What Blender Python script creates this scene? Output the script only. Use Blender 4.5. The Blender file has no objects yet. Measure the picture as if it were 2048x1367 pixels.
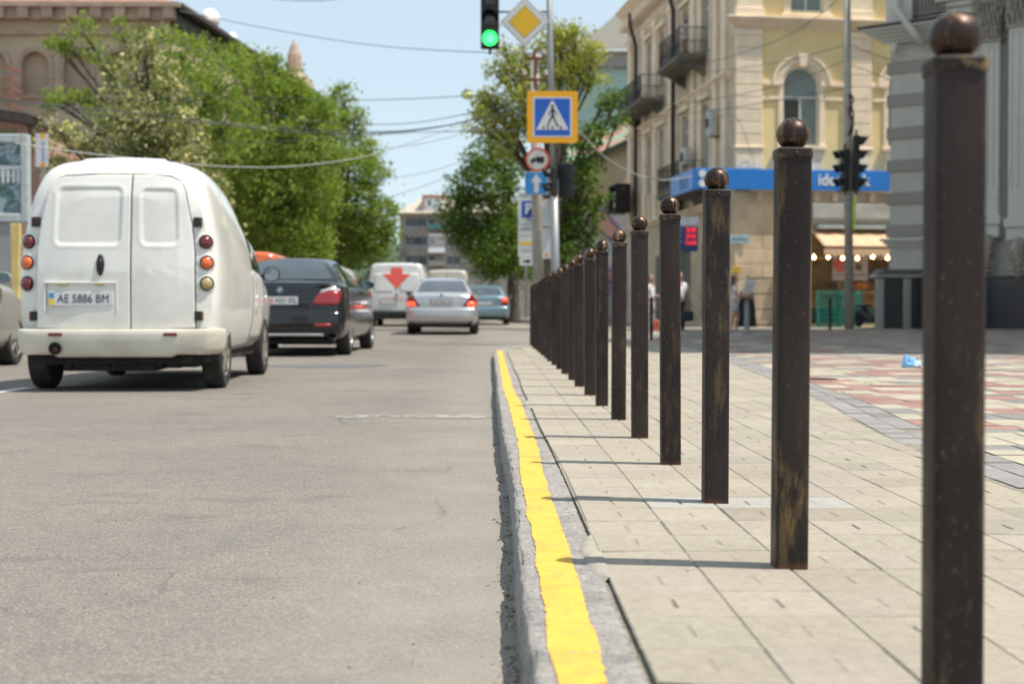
import bpy, bmesh, math, random
from mathutils import Vector, Matrix, noise
R = math.radians
rnd = random.Random(7)
SC = bpy.context.scene
COL = SC.collection

# ------------------------------------------------------------------ camera
F = 2844.0
HOR, VPX = 622.0, 984.0
CAM = Vector((0, 0, 0.65))
cd = bpy.data.cameras.new("camera")
cd.sensor_width = 36.0
cd.lens = 36.0 * F / 2048.0
cd.clip_start = 0.1
cd.clip_end = 3000
cam = bpy.data.objects.new("camera", cd)
COL.objects.link(cam)
YAW = -math.atan((1024 - VPX) / F)
PITCH = -math.atan((683.5 - HOR) / F)
cam.location = CAM
cam.rotation_euler = (R(90) + PITCH, 0, YAW)
cd.dof.use_dof = True
cd.dof.focus_distance = 4.5
cd.dof.aperture_fstop = 3.8
cd.dof.aperture_blades = 9
SC.camera = cam
CM = cam.rotation_euler.to_matrix()

def at(px, py, Y):
    """world point seen at photo pixel (px, py) on the plane y = Y"""
    d = CM @ Vector(((px - 1024) / F, (683.5 - py) / F, -1))
    return CAM + d * (Y / d.y)

# ------------------------------------------------------------------ light
SUN_EL, SUN_AZ = 63.0, 103.0       # azimuth clockwise from +Y
w = bpy.data.worlds.new("World")
SC.world = w
w.use_nodes = True
wn = w.node_tree
bgn = wn.nodes["Background"]
sky = wn.nodes.new("ShaderNodeTexSky")
sky.sky_type = 'NISHITA'
sky.sun_disc = False
sky.sun_elevation = R(SUN_EL)
sky.sun_rotation = R(SUN_AZ)
sky.altitude = 100
sky.air_density = 1.0
sky.dust_density = 0.3
sky.ozone_density = 2.2
smx = wn.nodes.new("ShaderNodeMix"); smx.data_type = 'RGBA'; smx.inputs["Factor"].default_value = 0.78
smx.inputs["B"].default_value = (2.85, 3.36, 3.62, 1)          # thin summer haze whitens the blue
wn.links.new(sky.outputs[0], smx.inputs["A"])
wn.links.new(smx.outputs["Result"], bgn.inputs[0])
bgn.inputs[1].default_value = 0.135
sl = bpy.data.lights.new("sun", 'SUN')
sl.energy = 3.4
sl.angle = R(0.55)
sl.color = (1.0, 0.94, 0.84)
so = bpy.data.objects.new("sun", sl)
COL.objects.link(so)
sdir = Vector((math.sin(R(SUN_AZ)) * math.cos(R(SUN_EL)), math.cos(R(SUN_AZ)) * math.cos(R(SUN_EL)), math.sin(R(SUN_EL))))
so.rotation_euler = sdir.to_track_quat('Z', 'Y').to_euler()
so.location = (20, -10, 60)
SC.view_settings.view_transform = 'Standard'
SC.view_settings.look = 'None'
SC.view_settings.exposure = 0.78
SC.view_settings.gamma = 1.0
SC.cycles.use_denoising = True
SC.cycles.max_bounces = 6
SC.cycles.transparent_max_bounces = 8

# ------------------------------------------------------------------ helpers
def lin(c):
    return tuple(((x / 255.0) / 12.92 if x / 255.0 <= 0.04045 else ((x / 255.0 + 0.055) / 1.055) ** 2.4) for x in c)

def mat(name, col, rough=0.6, metal=0.0, var=0.15, scale=6.0, bump=0.0, bscale=60.0, dirt=None, dirt_amt=0.4, dscale=2.0,
        coat=0.0, emit=None, estr=1.0, alpha=None, trans=0.0, spec=0.5, rand=True, stretch=(1, 1, 1)):
    """procedural material: base colour broken up by two noises, optional dirt colour, bump"""
    m = bpy.data.materials.new(name)
    m.use_nodes = True
    nt = m.node_tree
    N, L = nt.nodes, nt.links
    b = N["Principled BSDF"]
    b.inputs["Roughness"].default_value = rough
    b.inputs["Metallic"].default_value = metal
    b.inputs["Specular IOR Level"].default_value = spec
    if coat:
        b.inputs["Coat Weight"].default_value = coat
        b.inputs["Coat Roughness"].default_value = 0.05
    if trans:
        b.inputs["Transmission Weight"].default_value = trans
    tc = N.new("ShaderNodeTexCoord")
    mp = N.new("ShaderNodeMapping")
    mp.inputs["Scale"].default_value = stretch
    L.new(tc.outputs["Object"], mp.inputs["Vector"])
    if rand:
        oi = N.new("ShaderNodeObjectInfo")
        mu = N.new("ShaderNodeMath"); mu.operation = 'MULTIPLY'; mu.inputs[1].default_value = 37.0
        L.new(oi.outputs["Random"], mu.inputs[0])
        L.new(mu.outputs[0], mp.inputs["Location"])
    n1 = N.new("ShaderNodeTexNoise"); n1.inputs["Scale"].default_value = scale; n1.inputs["Detail"].default_value = 6
    L.new(mp.outputs[0], n1.inputs["Vector"])
    mr = N.new("ShaderNodeMapRange")
    mr.inputs["From Min"].default_value = 0.3; mr.inputs["From Max"].default_value = 0.7
    mr.inputs["To Min"].default_value = 1 - var; mr.inputs["To Max"].default_value = 1 + var
    L.new(n1.outputs[0], mr.inputs[0])
    mx = N.new("ShaderNodeVectorMath"); mx.operation = 'SCALE'
    mx.inputs[0].default_value = col[:3]
    L.new(mr.outputs[0], mx.inputs["Scale"])
    out = mx.outputs[0]
    if dirt:
        n2 = N.new("ShaderNodeTexNoise"); n2.inputs["Scale"].default_value = dscale; n2.inputs["Detail"].default_value = 8
        n2.inputs["Roughness"].default_value = 0.65
        L.new(mp.outputs[0], n2.inputs["Vector"])
        m2 = N.new("ShaderNodeMapRange")
        m2.inputs["From Min"].default_value = 0.48; m2.inputs["From Max"].default_value = 0.72
        m2.inputs["To Min"].default_value = 0; m2.inputs["To Max"].default_value = dirt_amt
        L.new(n2.outputs[0], m2.inputs[0])
        mc = N.new("ShaderNodeMix"); mc.data_type = 'RGBA'
        L.new(m2.outputs[0], mc.inputs["Factor"]); L.new(out, mc.inputs["A"])
        mc.inputs["B"].default_value = (*dirt[:3], 1)
        out = mc.outputs["Result"]
    L.new(out, b.inputs["Base Color"])
    if bump:
        n3 = N.new("ShaderNodeTexNoise"); n3.inputs["Scale"].default_value = bscale; n3.inputs["Detail"].default_value = 5
        L.new(mp.outputs[0], n3.inputs["Vector"])
        bp = N.new("ShaderNodeBump"); bp.inputs["Strength"].default_value = bump; bp.inputs["Distance"].default_value = 0.01
        L.new(n3.outputs[0], bp.inputs["Height"]); L.new(bp.outputs[0], b.inputs["Normal"])
    if emit:
        b.inputs["Emission Color"].default_value = (*emit[:3], 1)
        b.inputs["Emission Strength"].default_value = estr
    m["col_out"] = 0
    return m

class MB:
    """collects verts/faces into ONE mesh"""
    def __init__(s): s.v = []; s.f = []; s.c = []; s.cur = None; s.mi = []; s.m = 0
    def face(s, idx):
        s.f.append(tuple(idx)); s.c.append(s.cur); s.mi.append(s.m)
    def quad(s, a, b, c, d):
        n = len(s.v); s.v += [tuple(a), tuple(b), tuple(c), tuple(d)]; s.face((n, n+1, n+2, n+3)); return s
    def poly(s, pts):
        n = len(s.v); s.v += [tuple(p) for p in pts]; s.face(range(n, n+len(pts))); return s
    def box(s, x0, x1, y0, y1, z0, z1):
        n = len(s.v)
        s.v += [(x0,y0,z0),(x1,y0,z0),(x1,y1,z0),(x0,y1,z0),(x0,y0,z1),(x1,y0,z1),(x1,y1,z1),(x0,y1,z1)]
        for q in ((0,3,2,1),(4,5,6,7),(0,1,5,4),(1,2,6,5),(2,3,7,6),(3,0,4,7)): s.face([n+i for i in q])
        return s
    def bar(s, a, b, w, h, up=(0, 0, 1)):
        """box along a->b, w wide, h high"""
        a, b = Vector(a), Vector(b); d = (b-a).normalized(); u = Vector(up)
        sx = d.cross(u)
        if sx.length < 1e-4: sx = d.cross(Vector((1, 0, 0)))
        sx.normalize(); u = sx.cross(d).normalized()
        n = len(s.v)
        for p in (a, b):
            for i, j in ((-1,-1),(1,-1),(1,1),(-1,1)):
                s.v.append(tuple(p + sx*(i*w/2) + u*(j*h/2)))
        for q in ((3,2,1,0),(4,5,6,7),(0,1,5,4),(1,2,6,5),(2,3,7,6),(3,0,4,7)): s.face([n+i for i in q])
        return s
    def tube(s, pts, r, k=10, cap=True):
        pts = [Vector(p) for p in pts]
        rs = r if isinstance(r, (list, tuple)) else [r]*len(pts)
        n0 = len(s.v)
        prev = None
        for i, p in enumerate(pts):
            d = (pts[min(i+1, len(pts)-1)] - pts[max(i-1, 0)]).normalized()
            if prev is None:
                ax = d.cross(Vector((0, 0, 1)))
                if ax.length < 1e-3: ax = Vector((1, 0, 0))
                ax.normalize()
            else:
                ax = (prev - d*prev.dot(d)).normalized()
            prev = ax; bx = d.cross(ax)
            for j in range(k):
                t = 2*math.pi*j/k
                s.v.append(tuple(p + (ax*math.cos(t) + bx*math.sin(t))*rs[i]))
        for i in range(len(pts)-1):
            for j in range(k):
                a = n0+i*k+j; b = n0+i*k+(j+1) % k
                s.face((a, b, b+k, a+k))
        if cap:
            s.face([n0+j for j in range(k)][::-1]); s.face([n0+(len(pts)-1)*k+j for j in range(k)])
        return s
    def lathe(s, prof, c=(0, 0, 0), k=24, axis='Z', close=False):
        """prof: list of (radius, height)"""
        n0 = len(s.v); c = Vector(c)
        for r, h in prof:
            for j in range(k):
                t = 2*math.pi*j/k; x, y = r*math.cos(t), r*math.sin(t)
                p = {'Z': (x, y, h), 'Y': (x, h, -y), 'X': (h, x, y)}[axis]
                s.v.append(tuple(c + Vector(p)))
        m = len(prof)
        for i in range(m-1):
            for j in range(k):
                a = n0+i*k+j; b = n0+i*k+(j+1) % k
                s.face((a, b, b+k, a+k))
        s.face([n0+j for j in range(k)][::-1]); s.face([n0+(m-1)*k+j for j in range(k)])
        return s
    def prism(s, poly, axis, a, b):
        """poly in the other two axes (xz for Y, xy for Z, yz for X) extruded a..b"""
        def P(u, v, t): return {'Y': (u, t, v), 'Z': (u, v, t), 'X': (t, u, v)}[axis]
        n = len(s.v); k = len(poly)
        s.v += [P(u, v, a) for u, v in poly] + [P(u, v, b) for u, v in poly]
        s.face(list(range(n, n+k))); s.face(list(range(n+2*k-1, n+k-1, -1)))
        for i in range(k):
            j = (i+1) % k
            s.face((n+i, n+k+i, n+k+j, n+j))
        return s
    def grid(s, pts):
        """pts[i][j] -> quads"""
        n = len(s.v); a, b = len(pts), len(pts[0])
        for row in pts: s.v += [tuple(p) for p in row]
        for i in range(a-1):
            for j in range(b-1):
                s.face((n+i*b+j, n+i*b+j+1, n+(i+1)*b+j+1, n+(i+1)*b+j))
        return s
    def xf(s, M, start=0):
        s.v = s.v[:start] + [tuple(M @ Vector(p)) for p in s.v[start:]]
        return s
    def build(s, name, m, parent=None, smooth=False, bevel=0, seg=2, loc=None, rot=None, fixn=True, subsurf=0, solid=0, auto=None):
        me = bpy.data.meshes.new(name)
        me.from_pydata(s.v, [], s.f)
        for x in (m if isinstance(m, (list, tuple)) else [m]): me.materials.append(x)
        if any(s.mi): me.polygons.foreach_set("material_index", s.mi)
        if any(c is not None for c in s.c):
            at_ = me.color_attributes.new("tint", 'FLOAT_COLOR', 'CORNER')
            buf = []
            for f, c in zip(s.f, s.c):
                c = c or (1, 1, 1)
                buf += [c[0], c[1], c[2], 1.0]*len(f)
            at_.data.foreach_set("color", buf)
        if fixn:
            bm = bmesh.new(); bm.from_mesh(me)
            bmesh.ops.recalc_face_normals(bm, faces=bm.faces[:])
            bm.to_mesh(me); bm.free()
        if smooth: me.polygons.foreach_set("use_smooth", [True]*len(me.polygons))
        o = bpy.data.objects.new(name, me)
        COL.objects.link(o)
        if parent: o.parent = parent
        if loc: o.location = loc
        if rot: o.rotation_euler = rot
        if solid:
            md = o.modifiers.new("s", 'SOLIDIFY'); md.thickness = solid; md.offset = 0
        if bevel:
            md = o.modifiers.new("b", 'BEVEL'); md.width = bevel; md.segments = seg; md.limit_method = 'ANGLE'; md.angle_limit = R(40)
            md.harden_normals = False
        if subsurf:
            md = o.modifiers.new("u", 'SUBSURF'); md.levels = subsurf; md.render_levels = subsurf
        if auto:
            me.set_sharp_from_angle(angle=R(auto)); me.polygons.foreach_set("use_smooth", [True]*len(me.polygons))
        return o

def tag(o, label=None, cat=None, group=None, kind=None):
    if label: o["label"] = label
    if cat: o["category"] = cat
    if group: o["group"] = group
    if kind: o["kind"] = kind
    return o

def thing(name, label, cat, loc=(0, 0, 0), rz=0.0, group=None):
    o = bpy.data.objects.new(name, None)
    o.empty_display_size = 0.1
    COL.objects.link(o)
    o.location = loc; o.rotation_euler = (0, 0, rz)
    return tag(o, label, cat, group)

def copy_tree(o, parent=None):
    c = o.copy(); COL.objects.link(c); c.parent = parent
    for ch in list(o.children):
        copy_tree(ch, c)
    return c

def text_mb(txt, size, name, m, parent, M, depth=0.002, bold=0.0, align='CENTER', sx=1.0):
    """lettering as mesh, centred; M places the local XY plane"""
    cu = bpy.data.curves.new("t", 'FONT'); cu.body = txt; cu.size = size; cu.extrude = depth/2
    cu.offset = bold; cu.align_x = align; cu.align_y = 'CENTER'; cu.resolution_u = 3
    o = bpy.data.objects.new("t", cu); COL.objects.link(o)
    dg = bpy.context.evaluated_depsgraph_get()
    me = bpy.data.meshes.new_from_object(o.evaluated_get(dg))
    bpy.data.objects.remove(o); bpy.data.curves.remove(cu)
    me.transform(M @ Matrix.Diagonal((sx, 1, 1, 1)))
    me.materials.clear(); me.materials.append(m)
    r = bpy.data.objects.new(name, me); COL.objects.link(r)
    if parent: r.parent = parent
    return r

FACE_CAM = Matrix.Rotation(R(90), 4, 'X')        # text in XY plane -> XZ plane facing -Y
# ------------------------------------------------------------------ ground
def smooth(a, b, x):
    t = max(0.0, min(1.0, (x-a)/(b-a))); return t*t*(3-2*t)
def gz(x, y):
    """road level: flat, with the street rising slightly ahead on the left"""
    return 0.006*max(0.0, y-22)*(1-smooth(-0.5, 4.0, x)) if y < 170 else 0.006*148*(1-smooth(-0.5, 4.0, x))

PLAZA_EDGE = [(0.055, 20.15), (0.13, 21.4), (0.45, 23.2), (1.3, 25.0), (2.6, 26.7), (4.0, 28.4), (8.7, 40.5), (12.9, 48.6), (16.0, 56)]

def asphalt_material():
    m = bpy.data.materials.new("asphalt"); m.use_nodes = True
    N, L = m.node_tree.nodes, m.node_tree.links
    b = N["Principled BSDF"]; b.inputs["Roughness"].default_value = 0.86; b.inputs["Specular IOR Level"].default_value = 0.35
    tc = N.new("ShaderNodeTexCoord")
    def noise_(sc, det=4, rough=0.5, stretch=(1, 1, 1)):
        mp = N.new("ShaderNodeMapping"); mp.inputs["Scale"].default_value = stretch
        L.new(tc.outputs["Object"], mp.inputs[0])
        n = N.new("ShaderNodeTexNoise"); n.inputs["Scale"].default_value = sc; n.inputs["Detail"].default_value = det
        n.inputs["Roughness"].default_value = rough
        L.new(mp.outputs[0], n.inputs["Vector"]); return n.outputs[0]
    def ramp(src, stops):
        r = N.new("ShaderNodeValToRGB")
        while len(r.color_ramp.elements) < len(stops): r.color_ramp.elements.new(0.5)
        for e, (p, c) in zip(r.color_ramp.elements, stops):
            e.position = p; e.color = (*c, 1) if len(c) == 3 else c
        L.new(src, r.inputs[0]); return r.outputs[0]
    def mul(a, bb, f=1.0, mode='MULTIPLY'):
        x = N.new("ShaderNodeMix"); x.data_type = 'RGBA'; x.blend_type = mode
        if isinstance(f, float): x.inputs["Factor"].default_value = f
        else: L.new(f, x.inputs["Factor"])
        L.new(a, x.inputs["A"])
        if isinstance(bb, tuple): x.inputs["B"].default_value = (*bb, 1)
        else: L.new(bb, x.inputs["B"])
        return x.outputs["Result"]
    # aggregate: voronoi cells with their own grey
    vo = N.new("ShaderNodeTexVoronoi"); vo.inputs["Scale"].default_value = 210
    L.new(tc.outputs["Object"], vo.inputs["Vector"])
    sep = N.new("ShaderNodeSeparateColor"); L.new(vo.outputs["Color"], sep.inputs[0])
    agg = ramp(sep.outputs[0], [(0.0, (0.160, 0.146, 0.130)), (0.35, (0.210, 0.191, 0.169)), (0.7, (0.242, 0.219, 0.192)), (0.93, (0.30, 0.268, 0.23)), (1.0, (0.42, 0.365, 0.305))])
    fine = ramp(noise_(420, 3), [(0.3, (0.6, 0.6, 0.62)), (0.7, (1.34, 1.32, 1.28))])
    c = mul(agg, fine, 0.75)
    mid = ramp(noise_(9, 6, 0.6), [(0.3, (0.9, 0.9, 0.91)), (0.7, (1.07, 1.065, 1.05))])
    c = mul(c, mid)
    big = ramp(noise_(0.55, 5, 0.6), [(0.35, (0.86, 0.865, 0.885)), (0.65, (1.06, 1.05, 1.03))])
    c = mul(c, big)
    # dark worn blotches and oil marks
    st = ramp(noise_(1.7, 7, 0.68, (0.7, 1.6, 1)), [(0.57, (0, 0, 0)), (0.70, (0.6, 0.6, 0.6))])
    c = mul(c, (0.55, 0.55, 0.57), st)
    # lane wear: the strip by the kerb is dusty and paler
    sx = N.new("ShaderNodeSeparateXYZ"); L.new(tc.outputs["Object"], sx.inputs[0])
    mr = N.new("ShaderNodeMapRange"); mr.interpolation_type = 'SMOOTHSTEP'
    mr.inputs["From Min"].default_value = -0.75; mr.inputs["From Max"].default_value = -0.02
    L.new(sx.outputs[0], mr.inputs[0])
    ad = N.new("ShaderNodeMath"); ad.operation = 'MULTIPLY'; L.new(mr.outputs[0], ad.inputs[0]); L.new(noise_(3, 5), ad.inputs[1])
    c = mul(c, (0.31, 0.278, 0.238), ad.outputs[0], 'MIX')
    # fine cracks
    v2 = N.new("ShaderNodeTexVoronoi"); v2.feature = 'DISTANCE_TO_EDGE'; v2.inputs["Scale"].default_value = 0.55
    wv = N.new("ShaderNodeMixRGB"); wv.inputs[0].default_value = 0.22
    nn = N.new("ShaderNodeTexNoise"); nn.inputs["Scale"].default_value = 2.2; nn.inputs["Detail"].default_value = 6
    L.new(tc.outputs["Object"], nn.inputs["Vector"]); L.new(tc.outputs["Object"], wv.inputs[1]); L.new(nn.outputs["Color"], wv.inputs[2])
    L.new(wv.outputs[0], v2.inputs["Vector"])
    cr = ramp(v2.outputs[0], [(0.0, (1, 1, 1)), (0.0045, (0, 0, 0))])
    gate = ramp(noise_(0.8, 3), [(0.5, (0, 0, 0)), (0.58, (0.45, 0.45, 0.45))])
    cg = N.new("ShaderNodeMix"); cg.data_type = 'RGBA'; cg.blend_type = 'MULTIPLY'; cg.inputs["Factor"].default_value = 1
    L.new(cr, cg.inputs["A"]); L.new(gate, cg.inputs["B"])
    c = mul(c, (0.4, 0.39, 0.38), cg.outputs["Result"])
    L.new(c, b.inputs["Base Color"])
    bp = N.new("ShaderNodeBump"); bp.inputs["Strength"].default_value = 0.8; bp.inputs["Distance"].default_value = 0.004
    am = N.new("ShaderNodeMath"); am.operation = 'ADD'; L.new(sep.outputs[0], am.inputs[0])
    sc2 = N.new("ShaderNodeMath"); sc2.operation = 'MULTIPLY'; sc2.inputs[1].default_value = 1.5; L.new(noise_(60, 3), sc2.inputs[0])
    L.new(sc2.outputs[0], am.inputs[1])
    L.new(am.outputs[0], bp.inputs["Height"]); L.new(bp.outputs[0], b.inputs["Normal"])
    return m

M_asph = asphalt_material()
xs = [-90, -50, -30, -20, -15, -12, -10, -8, -6, -5, -4, -3, -2, -1.5, -1, -.5, 0, .5, 1, 1.5, 2, 2.5, 3, 3.5, 4, 6, 9, 14, 20, 30, 60, 90]
ys = [-30, -10, 0, 5, 10, 15, 20, 22, 25, 30, 40, 50, 60, 80, 100, 130, 170, 250]
mb = MB(); mb.grid([[(x, y, gz(x, y)) for x in xs] for y in ys])
tag(mb.build("road", M_asph, fixn=False), kind="structure")
M_earth = mat("far_ground", (0.16, 0.14, 0.1), 0.9, var=0.3, scale=0.05)
mb = MB(); mb.grid([[(x, y, -0.25) for x in (-1500, -90, 90, 1500)] for y in (-200, 0, 250, 2500)])
tag(mb.build("ground", M_earth, fixn=False), kind="structure")

# ---- kerb: worn concrete stones with a ragged painted stripe
def kerb_x(y):
    """x of the kerb's front top edge, drifting slightly"""
    return 0.064 - 0.026*smooth(4.5, 9, y) - 0.014*smooth(10, 19, y) + 0.004*math.sin(y*1.7)
KW = 0.176
def kerb_pt(y, u):
    """u 0..1 round the section: face, front edge, top, back"""
    nz = noise.noise(Vector((y*9, u*7, 1.3))); nf = noise.noise(Vector((y*38, u*25, 4.1))); nl = noise.noise(Vector((y*1.3, 0.5, 9)))
    chip = max(0.0, noise.noise(Vector((y*7, 3.3, 2.2))) - 0.12)
    x0 = kerb_x(y)
    # joint between stones every 0.98 m
    j = abs(((y - 0.35) % 0.98) - 0.49); jt = smooth(0.478, 0.488, j)
    if u < 0.3:
        t = u/0.3; z = -0.03 + t*(0.118); x = x0 - 0.012*(1-t) + nz*0.006 + nf*0.003
        if t > 0.8: x += chip*0.02
    elif u < 0.42:
        t = (u-0.3)/0.12; z = 0.088 + 0.006*math.sin(t*math.pi/2) - chip*0.035*(1-t); x = x0 + 0.012*t + nz*0.004 + chip*0.02*(1-t)
    elif u < 0.9:
        t = (u-0.42)/0.48; x = x0 + 0.012 + t*(KW-0.018); z = 0.094 + nz*0.0022 + nf*0.0012 + nl*0.003
        if t < 0.15: z -= chip*0.01
    else:
        t = (u-0.9)/0.1; x = x0 + KW - 0.006 + 0.008*t + nf*0.005; z = 0.094 - 0.06*t + nl*0.003
    z -= jt*0.014*(1 if u > 0.25 else 0); x += jt*0.005*(1 if u < 0.4 else 0)
    return Vector((x, y, z))
KY0, KY1 = 0.9, 20.2
us = [0, .08, .16, .24, .29, .32, .35, .38, .42, .46, .5, .54, .58, .62, .66, .7, .74, .78, .82, .86, .9, .94, 1.0]
yl = []
y = KY0
while y < KY1: yl.append(y); y += 0.012 + 0.0022*y
mb = MB(); mb.grid([[kerb_pt(y, u) for u in us] for y in yl])
M_kerb = mat("kerb_concrete", (0.33, 0.305, 0.283), 0.9, var=0.28, scale=55, bump=1.0, bscale=140, dirt=(0.14, 0.13, 0.125), dirt_amt=0.6, dscale=9, rand=False)
tag(mb.build("kerb", M_kerb, smooth=True, fixn=False), kind="structure")
# yellow stripe, 2 mm above the kerb top, ragged edges
def yel(y):
    c = 0.137 + 0.008*smooth(4, 6, y) - 0.03*smooth(7, 11, y) - 0.006*smooth(11, 19, y) + 0.003*math.sin(y*2.3)
    hw = 0.040 - 0.004*smooth(5, 12, y)
    l = c - hw + noise.noise(Vector((y*4, 7, 0)))*0.008 + noise.noise(Vector((y*28, 1, 0)))*0.0045 + noise.noise(Vector((y*80, 1, 5)))*0.002
    r = c + hw + noise.noise(Vector((y*4, 17, 0)))*0.006 + noise.noise(Vector((y*28, 31, 0)))*0.005 + noise.noise(Vector((y*80, 11, 5)))*0.002
    l -= 0.02*smooth(.1, 0, abs(y-9.2)); return l, r
def kerb_top_z(x, y):
    t = (x - kerb_x(y) - 0.012)/(KW-0.018); t = max(0.02, min(0.98, t)); return kerb_pt(y, 0.42 + 0.48*t).z
mb = MB(); rows = []
y = KY0
while y < KY1-0.03:
    l, r = yel(y); rows.append([(l+(r-l)*k/8, y, kerb_top_z(l+(r-l)*k/8, y)+0.0028) for k in range(9)]); y += 0.008 + 0.0012*y
mb.grid(rows)
M_yel = mat("yellow_paint", (0.70, 0.425, 0.06), 0.75, var=0.07, scale=14, bump=0.5, bscale=120, dirt=(0.40, 0.28, 0.09), dirt_amt=0.75, dscale=16, rand=False)
tag(mb.build("yellow_line", M_yel, smooth=True, fixn=False), kind="structure")

# ---- pavement bed and pavers
M_bed = mat("paver_joint_sand", (0.23, 0.205, 0.165), 0.95, var=0.3, scale=30, bump=0.5, rand=False)
edge_in = [(kerb_x(y)+KW+0.008, y) for y in (0.9, 3, 6, 9, 12, 15, 18, 20.15)] + [(0.3, 21.3), (0.62, 23.0), (1.4, 24.7), (2.7, 26.4), (4.15, 28.3), (8.85, 40.4), (13.0, 48.4), (16.0, 55)]
bed = edge_in + [(60, 55), (60, 0.9)]
mb = MB(); mb.poly([(x, y, 0.0972) for x, y in bed])
mb.poly([(kerb_x(y)+.1, y, .0885) for y in (0.9, 3, 6, 9, 12, 15, 18, 20.1)]+[(.5, 20.1, .0885), (.5, .9, .0885)])
tag(mb.build("pavement_bed", M_bed, fixn=False), kind="structure")
def border_x(y): return 1.47 + 0.018*min(y, 9) + 0.0875*max(0, y-4.6)*smooth(3, 9, y)*0.9 + 0.09

def tint_material(name, rough=0.85, bump=0.35, bscale=130, spots=0.35, sc=45):
    m = mat(name, (1, 1, 1), rough, var=0.10, scale=sc, bump=bump, bscale=bscale, rand=False)
    N, L = m.node_tree.nodes, m.node_tree.links
    b = N["Principled BSDF"]; src = b.inputs["Base Color"].links[0].from_socket
    ca = N.new("ShaderNodeVertexColor"); ca.layer_name = "tint"
    x = N.new("ShaderNodeMix"); x.data_type = 'RGBA'; x.blend_type = 'MULTIPLY'; x.inputs["Factor"].default_value = 1
    L.new(ca.outputs[0], x.inputs["A"]); L.new(src, x.inputs["B"])
    # dust stains, larger scale
    tc = [n for n in N if n.type == 'TEX_COORD'][0]
    n2 = N.new("ShaderNodeTexNoise"); n2.inputs["Scale"].default_value = 1.6; n2.inputs["Detail"].default_value = 8; n2.inputs["Roughness"].default_value = 0.65
    L.new(tc.outputs["Object"], n2.inputs["Vector"])
    mr = N.new("ShaderNodeMapRange"); mr.inputs["From Min"].default_value = 0.35; mr.inputs["From Max"].default_value = 0.7
    mr.inputs["To Min"].default_value = 0.90; mr.inputs["To Max"].default_value = 1.06
    L.new(n2.outputs[0], mr.inputs[0])
    sc_ = N.new("ShaderNodeVectorMath"); sc_.operation = 'SCALE'; L.new(x.outputs["Result"], sc_.inputs[0]); L.new(mr.outputs[0], sc_.inputs["Scale"])
    # small dark specks
    vo = N.new("ShaderNodeTexVoronoi"); vo.inputs["Scale"].default_value = 11; L.new(tc.outputs["Object"], vo.inputs["Vector"])
    r = N.new("ShaderNodeMapRange"); r.inputs["From Min"].default_value = 0.035; r.inputs["From Max"].default_value = 0.06
    r.inputs["To Min"].default_value = spots; r.inputs["To Max"].default_value = 0
    L.new(vo.outputs["Distance"], r.inputs[0])
    y_ = N.new("ShaderNodeMix"); y_.data_type = 'RGBA'; L.new(r.outputs[0], y_.inputs["Factor"])
    L.new(sc_.outputs[0], y_.inputs["A"]); y_.inputs["B"].default_value = (0.12, 0.11, 0.1, 1)
    L.new(y_.outputs["Result"], b.inputs["Base Color"])
    return m
M_pav = tint_material("paver_concrete")

def paver(mb, x0, x1, y0, y1, z, col, slot=True, dz=(0, 0), g=0.0012, bev=0.003, slotdir='Y', sd=.003, gap_y=.15):
    """a block with bevelled rim and a short moulded groove in its top"""
    mb.cur = col
    x0 += g*.9; x1 -= g*.9; y0 += g*gap_y; y1 -= g*gap_y
    def Z(x, y): return z + dz[0]*(x-(x0+x1)/2) + dz[1]*(y-(y0+y1)/2)
    cx, cy = (x0+x1)/2, (y0+y1)/2
    n = len(mb.v)
    def P(x, y, d=0.0): mb.v.append((x, y, Z(x, y)-d)); return len(mb.v)-1
    o = [P(x0, y0, bev*1.1), P(x1, y0, bev*1.1), P(x1, y1, bev*1.1), P(x0, y1, bev*1.1)]
    u = [P(x0+bev, y0+bev), P(x1-bev, y0+bev), P(x1-bev, y1-bev), P(x0+bev, y1-bev)]
    for i in range(4): j = (i+1) % 4; mb.face((o[i], o[j], u[j], u[i]))
    if slot:
        ly, lx = ((y1-y0)*0.19, 0.0052) if slotdir == 'Y' else (0.0035, (x1-x0)*0.2)
        s_ = [P(cx-lx, cy-ly), P(cx+lx, cy-ly), P(cx+lx, cy+ly), P(cx-lx, cy+ly)]; dp = sd
        for i in range(4): j = (i+1) % 4; mb.face((u[i], u[j], s_[j], s_[i]))
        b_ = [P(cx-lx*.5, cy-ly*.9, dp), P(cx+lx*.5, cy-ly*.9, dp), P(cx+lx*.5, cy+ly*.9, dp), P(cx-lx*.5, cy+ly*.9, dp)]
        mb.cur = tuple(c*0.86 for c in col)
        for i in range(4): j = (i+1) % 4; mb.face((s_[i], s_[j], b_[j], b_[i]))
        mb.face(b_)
    else:
        mb.face(u)

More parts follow.
